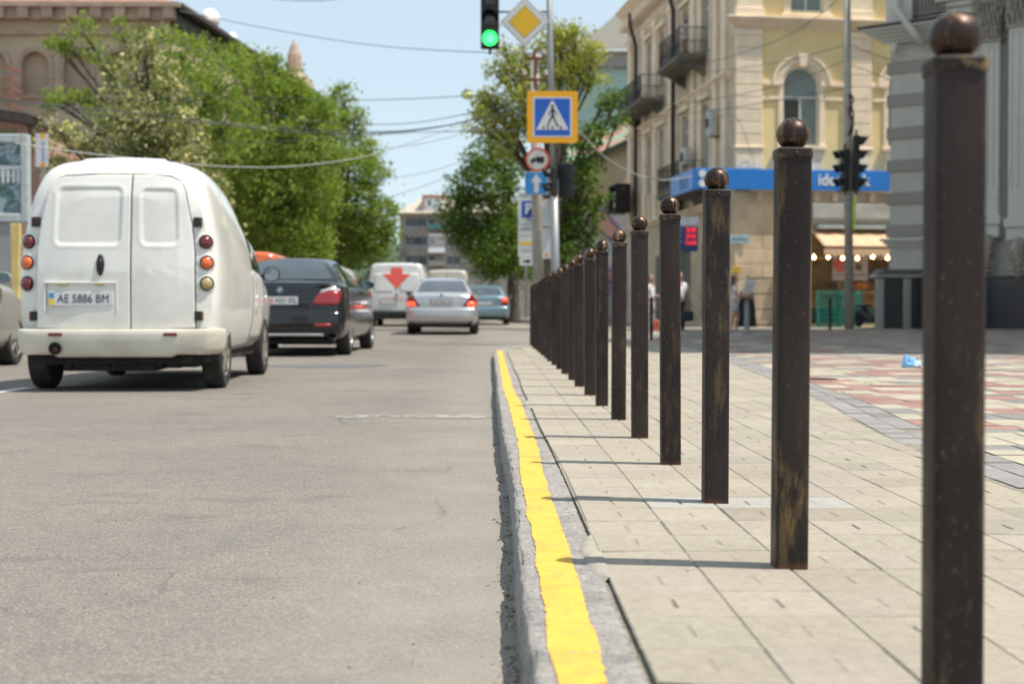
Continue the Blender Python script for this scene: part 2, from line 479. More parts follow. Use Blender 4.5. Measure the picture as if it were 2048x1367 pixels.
PX, PY = 0.194, 0.2352
mb = MB(); gp = random.Random(5)
nx = 0
for i in range(0, 14):
    xa = 0.250 + (i-0)*PX - (0.028 if i == 0 else 0)
    xb = 0.250 + (i+1)*PX
    for j in range(0, 126):
        ya = 0.9 + j*PY + (0.0 if i % 2 == 0 else PY*0.0); yb = ya + PY
        kx = 0
        if yb > 20.4:                      # corner
            t = 0.3 + 0.1*max(0,ya-20.4)**1.35
            if xa < t: continue
        if xb > border_x(ya) - 0.02: 
            if xa > border_x(ya) - 0.05: continue
            xb2 = border_x(ya+PY/2)-0.012
        else: xb2 = xb
        if yb > 27.5: continue
        if i == 0 and ya < 20.4: xa2 = kerb_x(ya+.1)+KW+0.005
        else: xa2 = xa
        if xb2 - xa2 < 0.03: continue
        l = gp.gauss(1, 0.04)*(gp.uniform(.86, .95) if gp.random() < .06 else 1)
        col = (0.34*l, 0.297*l*gp.gauss(1, .008), 0.236*l*gp.gauss(1, .015))
        if 0.36 < xa+PX/2 < 0.98 and abs(ya+PY/2-4.02) < 0.17: col = (0.37, 0.35, 0.315)
        # each paver: tiny random height and tilt
        full = xb2-xa2 > 0.15
        wob = lambda q: 0.004*noise.noise(Vector((q*1.1, (xa+xb), 3.3)))
        w_ = 0.006*noise.noise(Vector((ya*0.8, round(xa, 2)*0.4, 3.3))); w2 = 0.006*noise.noise(Vector((ya*0.8, round(xb, 2)*0.4, 3.3)))
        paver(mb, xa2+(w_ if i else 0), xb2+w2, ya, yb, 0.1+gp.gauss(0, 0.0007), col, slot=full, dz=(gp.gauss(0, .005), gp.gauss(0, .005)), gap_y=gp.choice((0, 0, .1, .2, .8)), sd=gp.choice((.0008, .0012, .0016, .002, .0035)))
        # (second half of the twin block reads as one wide block)
o = mb.build("pavement", M_pav, fixn=False); tag(o, kind="structure")

# grey border band and three-colour plaza
def strip(mb, pts, wd, ln, col, z, seed):
    g = random.Random(seed)
    for a, b in zip(pts[:-1], pts[1:]):
        a, b = Vector((*a, 0)), Vector((*b, 0)); d = (b-a); L_ = d.length; d.normalize(); nrm = Vector((d.y, -d.x, 0))
        k = max(1, int(L_/ln))
        for i in range(k):
            for q in range(2):
                l = g.gauss(1, .06); mb.cur = tuple(c*l for c in col)
                s0 = a + d*(L_*i/k+.003); s1 = a + d*(L_*(i+1)/k-.003)
                o0, o1 = nrm*(q*wd/2+.003), nrm*((q+1)*wd/2-.003); zz = Vector((0, 0, z+g.gauss(0, .001)))
                mb.quad(s0+o0+zz, s1+o0+zz, s1+o1+zz, s0+o1+zz)
mb = MB()
bpts = [(border_x(y), y) for y in [2.4+0.5*k for k in range(48)]]
strip(mb, bpts, 0.24, 0.2, (0.26, 0.245, 0.235), 0.0995, 3)
tag(mb.build("pavement_border", M_pav, fixn=False), kind="structure")
mb = MB(); g = random.Random(12)
ang = -0.065
def inside_plaza(x, y):
    if x < border_x(y)+0.25: return False
    # the far edge line (4,28.4)-(12.9,48.6)
    for (ax, ay), (bx, by) in zip(PLAZA_EDGE[:-1], PLAZA_EDGE[1:]):
        if ay <= y < by:
            ex = ax + (bx-ax)*(y-ay)/(by-ay)
            return x > ex+0.25
    return y < PLAZA_EDGE[0][1]
def lim(y):
    a = border_x(y)+0.245
    for (ax, ay), (bx, by) in zip(PLAZA_EDGE[:-1], PLAZA_EDGE[1:]):
        if ay <= y < by: a = max(a, ax+(bx-ax)*(y-ay)/(by-ay)+.16)
    return (a,)
yy = 2.0; row = 0
RED, CRM, GRY = (0.32, 0.185, 0.155), (0.41, 0.365, 0.28), (0.235, 0.222, 0.21)
while yy < 50:
    h = (0.4, 0.2, 0.4, 0.3)[row % 4]; h = g.choice((0.4, 0.2, 0.4))
    xx = 0.8 + g.uniform(-.3, .0); last = None
    while xx < 21:
        wdt = g.choice((0.4, 0.4, 0.6))
        cx, cy = xx + wdt/2, yy + h/2
        X, Y = cx + 0.065*(cy-2), cy
        if cx+wdt/2+0.065*(cy-2)+.05 > lim(cy)[0] and cx-wdt/2+0.065*(cy-2) < 20.5:
            c = g.choice([k for k in ("r", "c", "r", "c", "c", "g") if k != last]); last = c
            if h < .25 and g.random() < 0.45: c = "g"
            base = {"r": RED, "c": CRM, "g": GRY}[c]
            nb = 2 if h > .25 else 1
            for q in range(nb):
                for p in range(int(round(wdt/.2)) if Y < 14 else 1):
                    pw = .2 if Y < 14 else wdt
                    l = g.gauss(1, .05)
                    mb.cur = tuple(cc*l for cc in base)
                    x0, x1 = xx+p*pw+.0025, xx+(p+1)*pw-.0025; y0, y1 = yy+h*q/nb+.0025, yy+h*(q+1)/nb-.0025
                    z = 0.1 + g.gauss(0, .001)
                    k0, k1 = lim(y0)[0], lim(y1)[0]
                    a0, a1, b0_, b1_ = x0+.065*(y0-2), x1+.065*(y0-2), x0+.065*(y1-2), x1+.065*(y1-2)
                    if a1 <= k0 and b1_ <= k1: continue
                    mb.quad((max(a0, k0), y0, z), (max(a1, k0+.002), y0, z), (max(b1_, k1+.002), y1, z), (max(b0_, k1), y1, z))
        xx += wdt
    yy += h; row += 1
tag(mb.build("plaza_paving", M_pav, fixn=False), kind="structure")
# kerb round the corner and along the crossing street
mb = MB()
for (ax, ay), (bx, by) in zip(PLAZA_EDGE[:-1], PLAZA_EDGE[1:]):
    mb.bar((ax+.07, ay+.0, 0.03), (bx+.07, by+.0, 0.03), 0.15, 0.128)
tag(mb.build("corner_kerb", M_kerb, bevel=0.012), kind="structure")

# ---- faded stop line and lane line
def paint_patch(name, x0, x1, y0, y1, thr, z=0.004, col=(0.62, 0.6, 0.55), step=0.012, seed=1, stepx=None):
    mb = MB(); sx = stepx or step*2.2; nxx = int((x1-x0)/sx); nyy = int((y1-y0)/step)
    for i in range(nxx):
        for j in range(nyy):
            x, y = x0+i*sx, y0+j*step
            e = min(1, 6*min(j, nyy-1-j)/nyy)
            v = noise.noise(Vector((x*14, y*14, seed)))*.5 + noise.noise(Vector((x*50, y*50, seed)))*.5 + noise.noise(Vector((x*2, y*2, seed)))*.5
            if v > thr(x) - 0.25*(e-.5):
                zz = gz(x, y)+z
                mb.quad((x, y, zz), (x+sx, y, zz), (x+sx, y+step, zz), (x, y+step, zz))
    m = mat(name+"_paint", col, 0.8, var=.12, scale=20, dirt=(0.3, 0.29, 0.27), dirt_amt=.6, dscale=8, rand=False)
    tag(mb.build(name, m, fixn=False), kind="structure")
paint_patch("stop_line", -1.25, 0.0, 8.55, 8.95, lambda x: 0.31 + 0.30*smooth(-0.5, -1.3, x)+.12*math.sin(x*9), col=(.36, .34, .30))
mb = MB(); 
for y0 in (3.0, 8.9, 17, 26, 35, 44):
    y1 = y0 + 3.2 if y0 > 3 else y0+2.5
    mb.quad((-3.99, y0, gz(-4, y0)+.006), (-3.87, y0, gz(-3.9, y0)+.006), (-3.87, y1, gz(-3.9, y1)+.006), (-3.99, y1, gz(-4, y1)+.006))
M_wl = mat("lane_paint", (0.62, 0.61, 0.58), 0.8, var=.15, scale=12, dirt=(0.25, 0.24, 0.23), dirt_amt=.7, dscale=7, rand=False)
tag(mb.build("lane_line", M_wl, fixn=False), kind="structure")

# ---- grit and dead leaves in the gutter and along the kerb joint
g = random.Random(21); mb = MB()
def pebble(mb, x, y, z, r, col):
    mb.cur = col; n = len(mb.v)
    for k in range(5):
        t = 2*math.pi*k/5 + g.random(); mb.v.append((x+r*math.cos(t)*g.uniform(.6, 1.2), y+r*math.sin(t)*g.uniform(.6, 1.2), z))
    mb.v.append((x, y, z+r*g.uniform(.5, .9)))
    for k in range(5): mb.face((n+k, n+(k+1) % 5, n+5))
for k in range(3800):
    y = 1.2 + 17*g.random()**1.9
    t = g.random()
    dens = noise.noise(Vector((y*2.2, 0, 3))) + noise.noise(Vector((y*8, 0, 8)))*.6
    if dens < -0.1 and g.random() < .75: continue
    if t < .78: x = kerb_x(y)-0.012 - abs(g.gauss(0, .018)); z = 0.0
    elif t < .9: x = kerb_x(y)+KW + g.gauss(0.004, .006); z = 0.088
    else: x = kerb_x(y) - 0.02 - abs(g.gauss(0, .3)); z = 0
    r = g.uniform(.0012, .0045) if g.random() < .93 else g.uniform(.005, .009)
    if x < kerb_x(y)-.12: r *= .6
    d = g.uniform(.05, .2); c = (d*1.1, d*.95, d*.78)
    if g.random() < .12: c = (.2, .09, .035)
    if g.random() < .1: c = (.4, .38, .34)
    pebble(mb, x, y, z, r, c)
M_grit = tint_material("grit_mix", bump=0, spots=0)
tag(mb.build("grit", M_grit, fixn=False), "dark grit and crumbs of dry leaf gathered in the gutter", kind="stuff")
mb = MB()
for k in range(420):
    y = 1.6 + 22*g.random()**1.5; x = g.uniform(.3, 3.2); 
    if x > border_x(y)+1.5: continue
    r = g.uniform(.001, .0035)*(1+y*.06); d = g.uniform(.04, .3)
    pebble(mb, x, y, 0.1, r, (d, d*.9, d*.78))
for k in range(260):
    y = 1.8 + 12*g.random()**1.3; x = -g.uniform(.1, 3.6)
    r = g.uniform(.001, .003)*(1+y*.1); d = g.choice((.03, .05, .5, .35))
    pebble(mb, x, y, 0.0, r, (d, d*.9, d*.78))
tag(mb.build("gravel", M_grit, fixn=False), "loose small stones and specks scattered on road and pavers", kind="stuff")
# broken mortar wedges beside the kerb joint
for (y0, y1) in ((2.93, 3.5), (8.1, 8.8)):
    mb = MB(); rows = []; k = int((y1-y0)/.03)
    for i in range(k+1):
        y = y0+(y1-y0)*i/k; e = max(0.0, math.sin(math.pi*i/k))**.4
        xl = kerb_x(y)+KW-.036*e+noise.noise(Vector((y*22, 2, 2)))*.012; xr = kerb_x(y)+KW+.012
        rows.append([(xl, y, .088), (xl+.008*e, y, .088+.011*e), ((xl+xr)/2, y, .0995+noise.noise(Vector((y*30, 1, 1)))*.002), (xr, y, .1), (xr+.003, y, .09)])
    mb.grid(rows)
    tag(mb.build("mortar_patch", mat("mortar", (0.33, 0.30, 0.25), .9, var=.12, scale=25, bump=.6, bscale=90), smooth=True, fixn=False), kind="structure")
# small road shadow ahead, painted as a flat dark sheet on the asphalt
mb = MB(); pts = []
for k in range(40):
    t = 2*math.pi*k/40; pts.append((-2.0+0.75*math.cos(t)*(1+.3*noise.noise(Vector((math.cos(t)*2, math.sin(t)*2, 0)))), 17.0+0.6*math.sin(t)*(1+.4*noise.noise(Vector((math.cos(t)*3, math.sin(t)*3, 5)))), .004))
mb.poly(pts)
tag(mb.build("shadow_patch", mat("shadow_on_asphalt", (0.135, 0.13, 0.13), .75, var=.2, scale=8, bump=.4), fixn=False), kind="structure")
# ------------------------------------------------------------------ bollards
def bollard_material(name, base, gold, gold_amt, scale, stretch, rough=0.5, foot=True, lo=.47, hi=.62):
    m = bpy.data.materials.new(name); m.use_nodes = True
    N, L = m.node_tree.nodes, m.node_tree.links
    b = N["Principled BSDF"]
    tc = N.new("ShaderNodeTexCoord"); oi = N.new("ShaderNodeObjectInfo")
    mu = N.new("ShaderNodeMath"); mu.operation = 'MULTIPLY'; mu.inputs[1].default_value = 61.0; L.new(oi.outputs["Random"], mu.inputs[0])
    def nz(sc, st, det=7, ro=.62):
        mp = N.new("ShaderNodeMapping"); mp.inputs["Scale"].default_value = st
        L.new(tc.outputs["Object"], mp.inputs[0]); L.new(mu.outputs[0], mp.inputs["Location"])
        n = N.new("ShaderNodeTexNoise"); n.inputs["Scale"].default_value = sc; n.inputs["Detail"].default_value = det; n.inputs["Roughness"].default_value = ro
        L.new(mp.outputs[0], n.inputs["Vector"]); return n.outputs[0]
    def rg(src, a, bb, c=0., d=1.):
        r = N.new("ShaderNodeMapRange"); r.inputs["From Min"].default_value = a; r.inputs["From Max"].default_value = bb
        r.inputs["To Min"].default_value = c; r.inputs["To Max"].default_value = d; L.new(src, r.inputs[0]); return r.outputs[0]
    def mix(f, A, B):
        x = N.new("ShaderNodeMix"); x.data_type = 'RGBA'
        L.new(f, x.inputs["Factor"])
        for s, v in (("A", A), ("B", B)):
            if isinstance(v, tuple): x.inputs[s].default_value = (*v, 1)
            else: L.new(v, x.inputs[s])
        return x.outputs["Result"]
    def mth(op, a, c):
        x = N.new("ShaderNodeMath"); x.operation = op
        for i, v in enumerate((a, c)):
            if isinstance(v, float): x.inputs[i].default_value = v
            else: L.new(v, x.inputs[i])
        return x.outputs[0]
    c = mix(rg(nz(5, (1, 1, .35)), .38, .62), base, (base[0]*1.5+.01, base[1]*1.35+.009, base[2]*1.3+.008))
    g1 = rg(nz(scale, stretch, 8, .7), .52, .62)                        # rubbed bronze
    g2 = rg(nz(2.4, (1, 1, .5), 3), lo, hi)
    gm = mth('MULTIPLY', mth('MULTIPLY', g1, g2), gold_amt)
    c = mix(gm, c, gold)
    sp = mth('MULTIPLY', rg(nz(120, (1, 1, .6), 3), .62, .72), .45)      # pale grey flecks
    c = mix(sp, c, (.16, .14, .12))
    if foot:
        sx = N.new("ShaderNodeSeparateXYZ"); L.new(tc.outputs["Object"], sx.inputs[0])
        fz = rg(mth('ADD', sx.outputs[2], mth('MULTIPLY', nz(30, (1, 1, 1)), .05)), .018, .04, 1., 0.)
        c = mix(mth('MULTIPLY', fz, .6), c, (.2, .075, .035))
    L.new(c, b.inputs["Base Color"])
    b.inputs["Metallic"].default_value = 0.0; b.inputs["Specular IOR Level"].default_value = 0.22
    L.new(rg(nz(14, (1, 1, .5)), .3, .7, rough-.1, rough+.16), b.inputs["Roughness"])
    bp = N.new("ShaderNodeBump"); bp.inputs["Strength"].default_value = .35; bp.inputs["Distance"].default_value = .002
    L.new(nz(90, (1, 1, .5)), bp.inputs["Height"]); L.new(bp.outputs[0], b.inputs["Normal"])
    return m
M_post = bollard_material("bronzed_steel_post", (.020, .0145, .0135), (.12, .085, .045), .7, 22, (1, 1, .22))
M_gold = bollard_material("worn_bronzed_steel_post", (.020, .0145, .0135), (.20, .135, .055), 1.0, 11, (1, 1, .22))
M_ball = bollard_material("rubbed_bronze_ball", (.040, .028, .023), (.42, .26, .14), .8, 38, (1, 1, .16), rough=.34, foot=False, lo=.2, hi=.5)
M_ball.node_tree.nodes["Principled BSDF"].inputs["Metallic"].default_value = 0.8
M_cap = bollard_material("bronzed_steel_cap", (.024, .018, .016), (.30, .2, .09), 1.0, 30, (1, 1, 1), foot=False)

BX, BS, HP = 0.641, 0.070, 0.893
def make_bollard(goldish=False):
    t = thing("bollard", "bollard", "bollard")
    h = BS/2
    mb = MB()
    # folded tube section with rounded corners, open slightly into the ground
    prof = []
    for cx, cy, a0 in ((h-.008, -h+.008, -90), (h-.008, h-.008, 0), (-h+.008, h-.008, 90), (-h+.008, -h+.008, 180)):
        for k in range(5):
            a = R(a0+22.5*k); prof.append((cx+.008*math.cos(a), cy+.008*math.sin(a)))
    mb.prism(prof, 'Z', -0.02, HP)
    mb.build("post", M_gold if goldish else M_post, t, auto=30)
    mb = MB(); q = []
    hh = h+.0022
    for cx, cy, a0 in ((hh-.009, -hh+.009, -90), (hh-.009, hh-.009, 0), (-hh+.009, hh-.009, 90), (-hh+.009, -hh+.009, 180)):
        for k in range(5):
            a = R(a0+22.5*k); q.append((cx+.009*math.cos(a), cy+.009*math.sin(a)))
    mb.prism(q, 'Z', HP-.018, HP+.0035)
    cap = mb.build("cap", M_cap, t, bevel=.003, seg=2, auto=40)
    mb = MB(); mb.lathe([(.0048, 0), (.0048, -.0012), (.003, -.0030), (.0005, -.0036)], (0, -hh, HP-.009), 10, 'Y')
    mb.build("rivet", M_cap, cap, smooth=True)
    mb = MB()
    r = .0355; pr = [(.024, 0), (.023, .004)]
    zc = .004+math.sqrt(r*r-.023**2)
    for k in range(1, 25):
        a = -math.acos(max(-1, min(1, 0)))*0 + math.asin(-(zc-.004)/r) + (math.pi/2-math.asin(-(zc-.004)/r))*k/24
        pr.append((max(.0004, r*math.cos(a)), zc+r*math.sin(a)))
    mb.lathe(pr, (0, 0, HP+.0035), 36)
    mb.build("ball", M_ball, t, auto=50)
    return t
ORD = ["first", "second", "third", "fourth", "fifth", "sixth", "seventh", "eighth", "ninth", "tenth", "eleventh", "twelfth", "thirteenth",
       "fourteenth", "fifteenth", "sixteenth", "seventeenth", "eighteenth", "nineteenth", "twentieth", "last"]
BL = {0: "blurred dark bollard nearest the viewer, its foot cut off by the picture's lower edge",
      1: "dark bollard with the largest gold rubbed patches, second of the kerb row",
      2: "sharp dark bollard standing on pale repaired pavers, third of the row",
      3: "dark bollard with a gold streak on its left edge, fourth of the row",
      20: "farthest bollard of the kerb row, at the rounded street corner"}
b0 = make_bollard(); b1 = make_bollard(True)
used = [False, False]
for i in range(21):
    gsel = i in (1, 12)
    src = b1 if gsel else b0
    k = 1 if gsel else 0
    t = src if not used[k] else copy_tree(src)
    used[k] = True
    y = 1.955 + 1.045*i - (.035 if i == 0 else 0)
    t.location = (BX + rnd.gauss(0, .004) + (.03 if i == 0 else 0)*0, y + BS/2 + rnd.gauss(0, .01), 0.1)
    t.rotation_euler = (R(rnd.gauss(0, .25)), R(rnd.gauss(0, .25)), R(rnd.gauss(0, 1.2)))
    tag(t, BL.get(i, "dark square bollard with bronze ball, %s of the kerb row counted from the viewer" % ORD[i]), "bollard", "bollards along the kerb")
# ------------------------------------------------------------------ vehicles
from mathutils.bvhtree import BVHTree
def paint(name, col, rough=.28, metal=0., coat=.8, dirt=None, amt=.35):
    return mat(name, col, rough, metal, var=.05, scale=2.5, coat=coat, dirt=dirt, dirt_amt=amt, dscale=1.7, bump=.02, bscale=300)
M_tyre = mat("tyre_rubber", (.022, .021, .02), .85, var=.25, scale=10, bump=.3, bscale=80, dirt=(.1, .09, .075), dirt_amt=.5, dscale=6)
M_under = mat("underbody_black", (.012, .011, .01), .9, var=.4, scale=5, dirt=(.05, .04, .03), dirt_amt=.6)
M_plast = mat("black_plastic", (.018, .018, .019), .45, var=.2, scale=20)
M_gasket = mat("shut_line_rubber", (.02, .019, .018), .8)
M_alloy = mat("alloy_rim", (.55, .55, .56), .3, .85, var=.1, scale=8, dirt=(.12, .1, .08), dirt_amt=.6)
M_steelrim = mat("dusty_steel_rim", (.30, .28, .24), .6, .3, var=.2, scale=8, dirt=(.12, .09, .06), dirt_amt=.7)
M_chrome = mat("chrome", (.75, .75, .76), .12, 1.0, var=.03)
def glass_mat(name, col=(.03, .04, .045), rough=.06):
    return mat(name, col, rough, 0, var=.15, scale=3, coat=1.0, spec=.9)
M_glass = glass_mat("tinted_car_glass")
M_glass2 = glass_mat("pale_car_glass", (.16, .2, .21))
M_red = mat("red_lamp_glass", (.30, .012, .014), .18, var=.12, scale=25, coat=.8)
M_redd = mat("dark_red_lamp_glass", (.15, .008, .012), .16, var=.15, scale=25, coat=.8)
M_orange = mat("orange_lamp_glass", (.75, .14, .03), .2, var=.08, scale=25, coat=.8)
M_amber = mat("dusty_amber_lamp_glass", (.42, .32, .14), .3, var=.15, scale=25, coat=.5)
M_clear = mat("clear_lamp_glass", (.6, .6, .6), .15, var=.1, scale=30, coat=.8)
M_brake = mat("lit_brake_lamp", (.6, .02, .01), .2, emit=(1, .06, .02), estr=2.2)
M_plate = mat("white_plate", (.62, .63, .62), .4, var=.06, scale=10)
M_ink = mat("plate_ink", (.02, .02, .022), .5)
M_pblue = mat("plate_blue", (.06, .28, .55), .4)
M_pyel = mat("plate_yellow", (.8, .5, .03), .4)

def catmull(P, t):
    n = len(P)-1; i = min(int(t), n-1); f = t-i
    p0, p1, p2, p3 = P[max(i-1, 0)], P[i], P[i+1], P[min(i+2, n)]
    return tuple(0.5*((2*b)+(-a+c)*f+(2*a-5*b+4*c-d)*f*f+(-a+3*b-3*c+d)*f**3) for a, b, c, d in zip(p0, p1, p2, p3))
def loft(stations, deform, ku=3, kv=3, caps=5):
    """stations: [(y, [(x,z)...half section bottom->top])]; closed mesh"""
    K = len(stations[0][1])-1; U = K*ku
    T = len(stations)-1
    rings = []
    for i in range(T*kv+1):
        t = i/kv; a = min(int(t), T-1); f = t-a
        y = stations[a][0]*(1-f)+stations[a+1][0]*f
        sec = []
        for q in range(K+1):
            pts = [(s[0], s[1][q][0], s[1][q][1]) for s in stations]
            sec.append(catmull(pts, t))
        h = [catmull([(x, z) for _, x, z in sec], u/ku) for u in range(U+1)]
        rings.append((y, h))
    def closed(h): return [(max(x, 0), z) for x, z in h] + [(-max(x, 0), z) for x, z in h[-2:0:-1]]
    ringsC = [(y, closed(h)) for y, h in rings]
    def capr(y, ring):
        zc = (max(z for _, z in ring)+min(z for _, z in ring))/2
        return [(y, [(x*s, zc+(z-zc)*s) for x, z in ring]) for s in [k/caps for k in range(caps-1, 0, -1)] + [.03]]
    front = capr(*ringsC[-1]); back = capr(*ringsC[0])[::-1]
    allr = back + ringsC + front
    mb = MB(); n = len(allr[0][1])
    for y, ring in allr:
        for x, z in ring: mb.v.append(tuple(deform(x, y, z)))
    for i in range(len(allr)-1):
        for j in range(n):
            a = i*n+j; b = i*n+(j+1) % n
            mb.face((a, b, b+n, a+n))
    mb.face(list(range(n))); mb.face(list(range((len(allr)-1)*n, len(allr)*n))[::-1])
    return mb
def arches(o, cuts, mdark):
    """cut wheel housings (x, y, z, r, w)"""
    mb = MB()
    for x, y, z, r, wd in cuts:
        mb.lathe([(r, -wd/2), (r, wd/2)], (x, y, z), 28, 'X')
    c = mb.build("cut", mdark)
    md = o.modifiers.new("x", 'BOOLEAN'); md.operation = 'DIFFERENCE'; md.object = c; md.solver = 'EXACT'; md.material_mode = 'TRANSFER'
    bpy.context.view_layer.update()
    dg = bpy.context.evaluated_depsgraph_get()
    me = bpy.data.meshes.new_from_object(o.evaluated_get(dg))
    o.modifiers.clear(); o.data = me
    cm = c.data; bpy.data.objects.remove(c); bpy.data.meshes.remove(cm)
    me.set_sharp_from_angle(angle=R(38)); me.polygons.foreach_set("use_smooth", [True]*len(me.polygons))
def bvh_of(mb):
    return BVHTree.FromPolygons([Vector(v) for v in mb.v], mb.f)
def panel(bvh, poly, d, name, m, parent, off=.003, cell=.05, thick=0., depth=None, smooth_=True, far=6.):
    """polygon (2-D) projected onto a body: d = '+Y' (seen from behind), '-Y' (from the front), '-X' (from the right), '+X' (from the left)"""
    bm = bmesh.new()
    vs = [bm.verts.new((p[0], p[1], 0)) for p in poly]; bm.faces.new(vs)
    x0, x1 = min(p[0] for p in poly), max(p[0] for p in poly); y0, y1 = min(p[1] for p in poly), max(p[1] for p in poly)
    k = max(1, int((x1-x0)/cell)); l = max(1, int((y1-y0)/cell))
    for i in range(1, k):
        bmesh.ops.bisect_plane(bm, geom=bm.verts[:]+bm.edges[:]+bm.faces[:], plane_co=(x0+(x1-x0)*i/k, 0, 0), plane_no=(1, 0, 0))
    for i in range(1, l):
        bmesh.ops.bisect_plane(bm, geom=bm.verts[:]+bm.edges[:]+bm.faces[:], plane_co=(0, y0+(y1-y0)*i/l, 0), plane_no=(0, 1, 0))
    last = None
    dv = {'+Y': Vector((0, 1, 0)), '-Y': Vector((0, -1, 0)), '-X': Vector((-1, 0, 0)), '+X': Vector((1, 0, 0))}[d]
    for v in bm.verts:
        a, b = v.co.x, v.co.y
        o = Vector((a, 0, b)) if d[1] == 'Y' else Vector((0, a, b))
        hit = bvh.ray_cast(o - dv*far, dv)
        if hit[0] is None: p = (last.copy() if last else o); nrm = -dv; p = Vector((o.x if d[1] == 'Y' else p.x, p.y if d[1] == 'Y' else o.y, o.z))
        else: p, nrm = hit[0], hit[1]; last = p
        if nrm.dot(dv) > 0: nrm = -nrm
        q = depth(a, b) if depth else 0
        v.co = p + nrm*off*.6 - dv*(off*.7) + dv*q
    bmesh.ops.recalc_face_normals(bm, faces=bm.faces[:])
    for f in bm.faces:
        if f.normal.dot(dv) > 0: f.normal_flip()
        f.smooth = smooth_
    me = bpy.data.meshes.new(name); bm.to_mesh(me); bm.free(); me.materials.append(m)
    o = bpy.data.objects.new(name, me); COL.objects.link(o); o.parent = parent
    if thick:
        md = o.modifiers.new("s", 'SOLIDIFY'); md.thickness = thick; md.offset = 1
    return o
def rrect(x0, x1, z0, z1, r=.03, k=4):
    out = []
    for cx, cz, a in ((x1-r, z0+r, -90), (x1-r, z1-r, 0), (x0+r, z1-r, 90), (x0+r, z0+r, 180)):
        for i in range(k+1):
            t = R(a+90*i/k); out.append((cx+r*math.cos(t), cz+r*math.sin(t)))
    return out
def wheel(parent, x, y, r, wdt, side, rim_m=None, spokes=5, rr=.63):
    mb = MB(); w2 = wdt/2
    mb.lathe([(r*rr, -w2*.8), (r*.8, -w2), (r*.93, -w2*.96), (r*.985, -w2*.8), (r, -w2*.5), (r, w2*.5), (r*.985, w2*.8), (r*.93, w2*.96), (r*.8, w2), (r*rr, w2*.8)], (0, 0, 0), 36, 'X')
    o = mb.build("wheel", M_tyre, parent, loc=(x, y, r), auto=35)
    mb = MB(); s = side
    mb.lathe([(r*.64, 0), (r*.66, s*w2*.86), (r*.62, s*w2*.9), (r*.57, s*w2*.6), (r*.16, s*w2*.72), (r*.05, s*w2*.8)], (0, 0, 0), 30, 'X')
    for k in range(spokes):
        t = 2*math.pi*k/spokes
        mb.bar((s*w2*.72, r*.1*math.cos(t), r*.1*math.sin(t)), (s*w2*.74, r*.6*math.cos(t), r*.6*math.sin(t)), .03, r*.16, (math.cos(t+1.57)*0, -math.sin(t), math.cos(t)))
    mb.build("rim", rim_m or M_alloy, o, auto=30)
    return o
def plate(parent, x, y, z, txt, w_=.52, h_=.112, tilt=0, M2=None, holder=True):
    mb = MB(); mb.box(-w_/2, w_/2, -.004, .004, -h_/2, h_/2)
    o = mb.build("licence_plate", M_plate, parent, loc=(x, y, z), rot=(R(tilt), 0, 0), bevel=.003)
    if holder:
        mb = MB(); mb.box(-w_/2-.012, w_/2+.012, .0045, .012, -h_/2-.012, h_/2+.012)
        mb.build("plate_holder", M_plast, o, bevel=.003)
    mb = MB(); mb.box(-w_/2+.008, -w_/2+.048, -.0055, -.0042, .002, h_/2-.008); mb.build("blue_field", M_pblue, o)
    mb = MB(); mb.box(-w_/2+.008, -w_/2+.048, -.0055, -.0042, -h_/2+.008, .002); mb.build("yellow_field", M_pyel, o)
    if txt:
        text_mb(txt, .092, "lettering", M_ink, o, Matrix.Translation((.022, -.0055, -.002)) @ FACE_CAM, .001, .0, sx=.90)
    return o
def mirror(parent, x, y, z, side, m, w_=.2, h_=.13):
    mb = MB(); r = []
    for k in range(16):
        t = 2*math.pi*k/16; r.append((w_/2*math.copysign(abs(math.cos(t))**.8, math.cos(t)), h_/2*math.copysign(abs(math.sin(t))**.8, math.sin(t))))
    n = []
    for s_, yy in ((.9, 0), (1, .02), (.9, .07), (.55, .11), (.05, .125)):
        n.append([(x+side*w_/2+a*s_, y+yy, z+b*s_) for a, b in r+[r[0]]])
    mb.grid(n); mb.bar((x-side*.03, y+.05, z-.02), (x+side*.05, y+.05, z-.02), .05, .04)
    o = mb.build("side_mirror", m, parent, smooth=True)
    mb = MB(); mb.poly([(x+side*w_/2+a*.86, y+.003, z+b*.86) for a, b in r][::-1])
    mb.build("mirror_glass", M_mglass, o)
    return o
M_mglass = mat("mirror_glass_surface", (.22, .25, .27), .04, 1.0, var=.02)

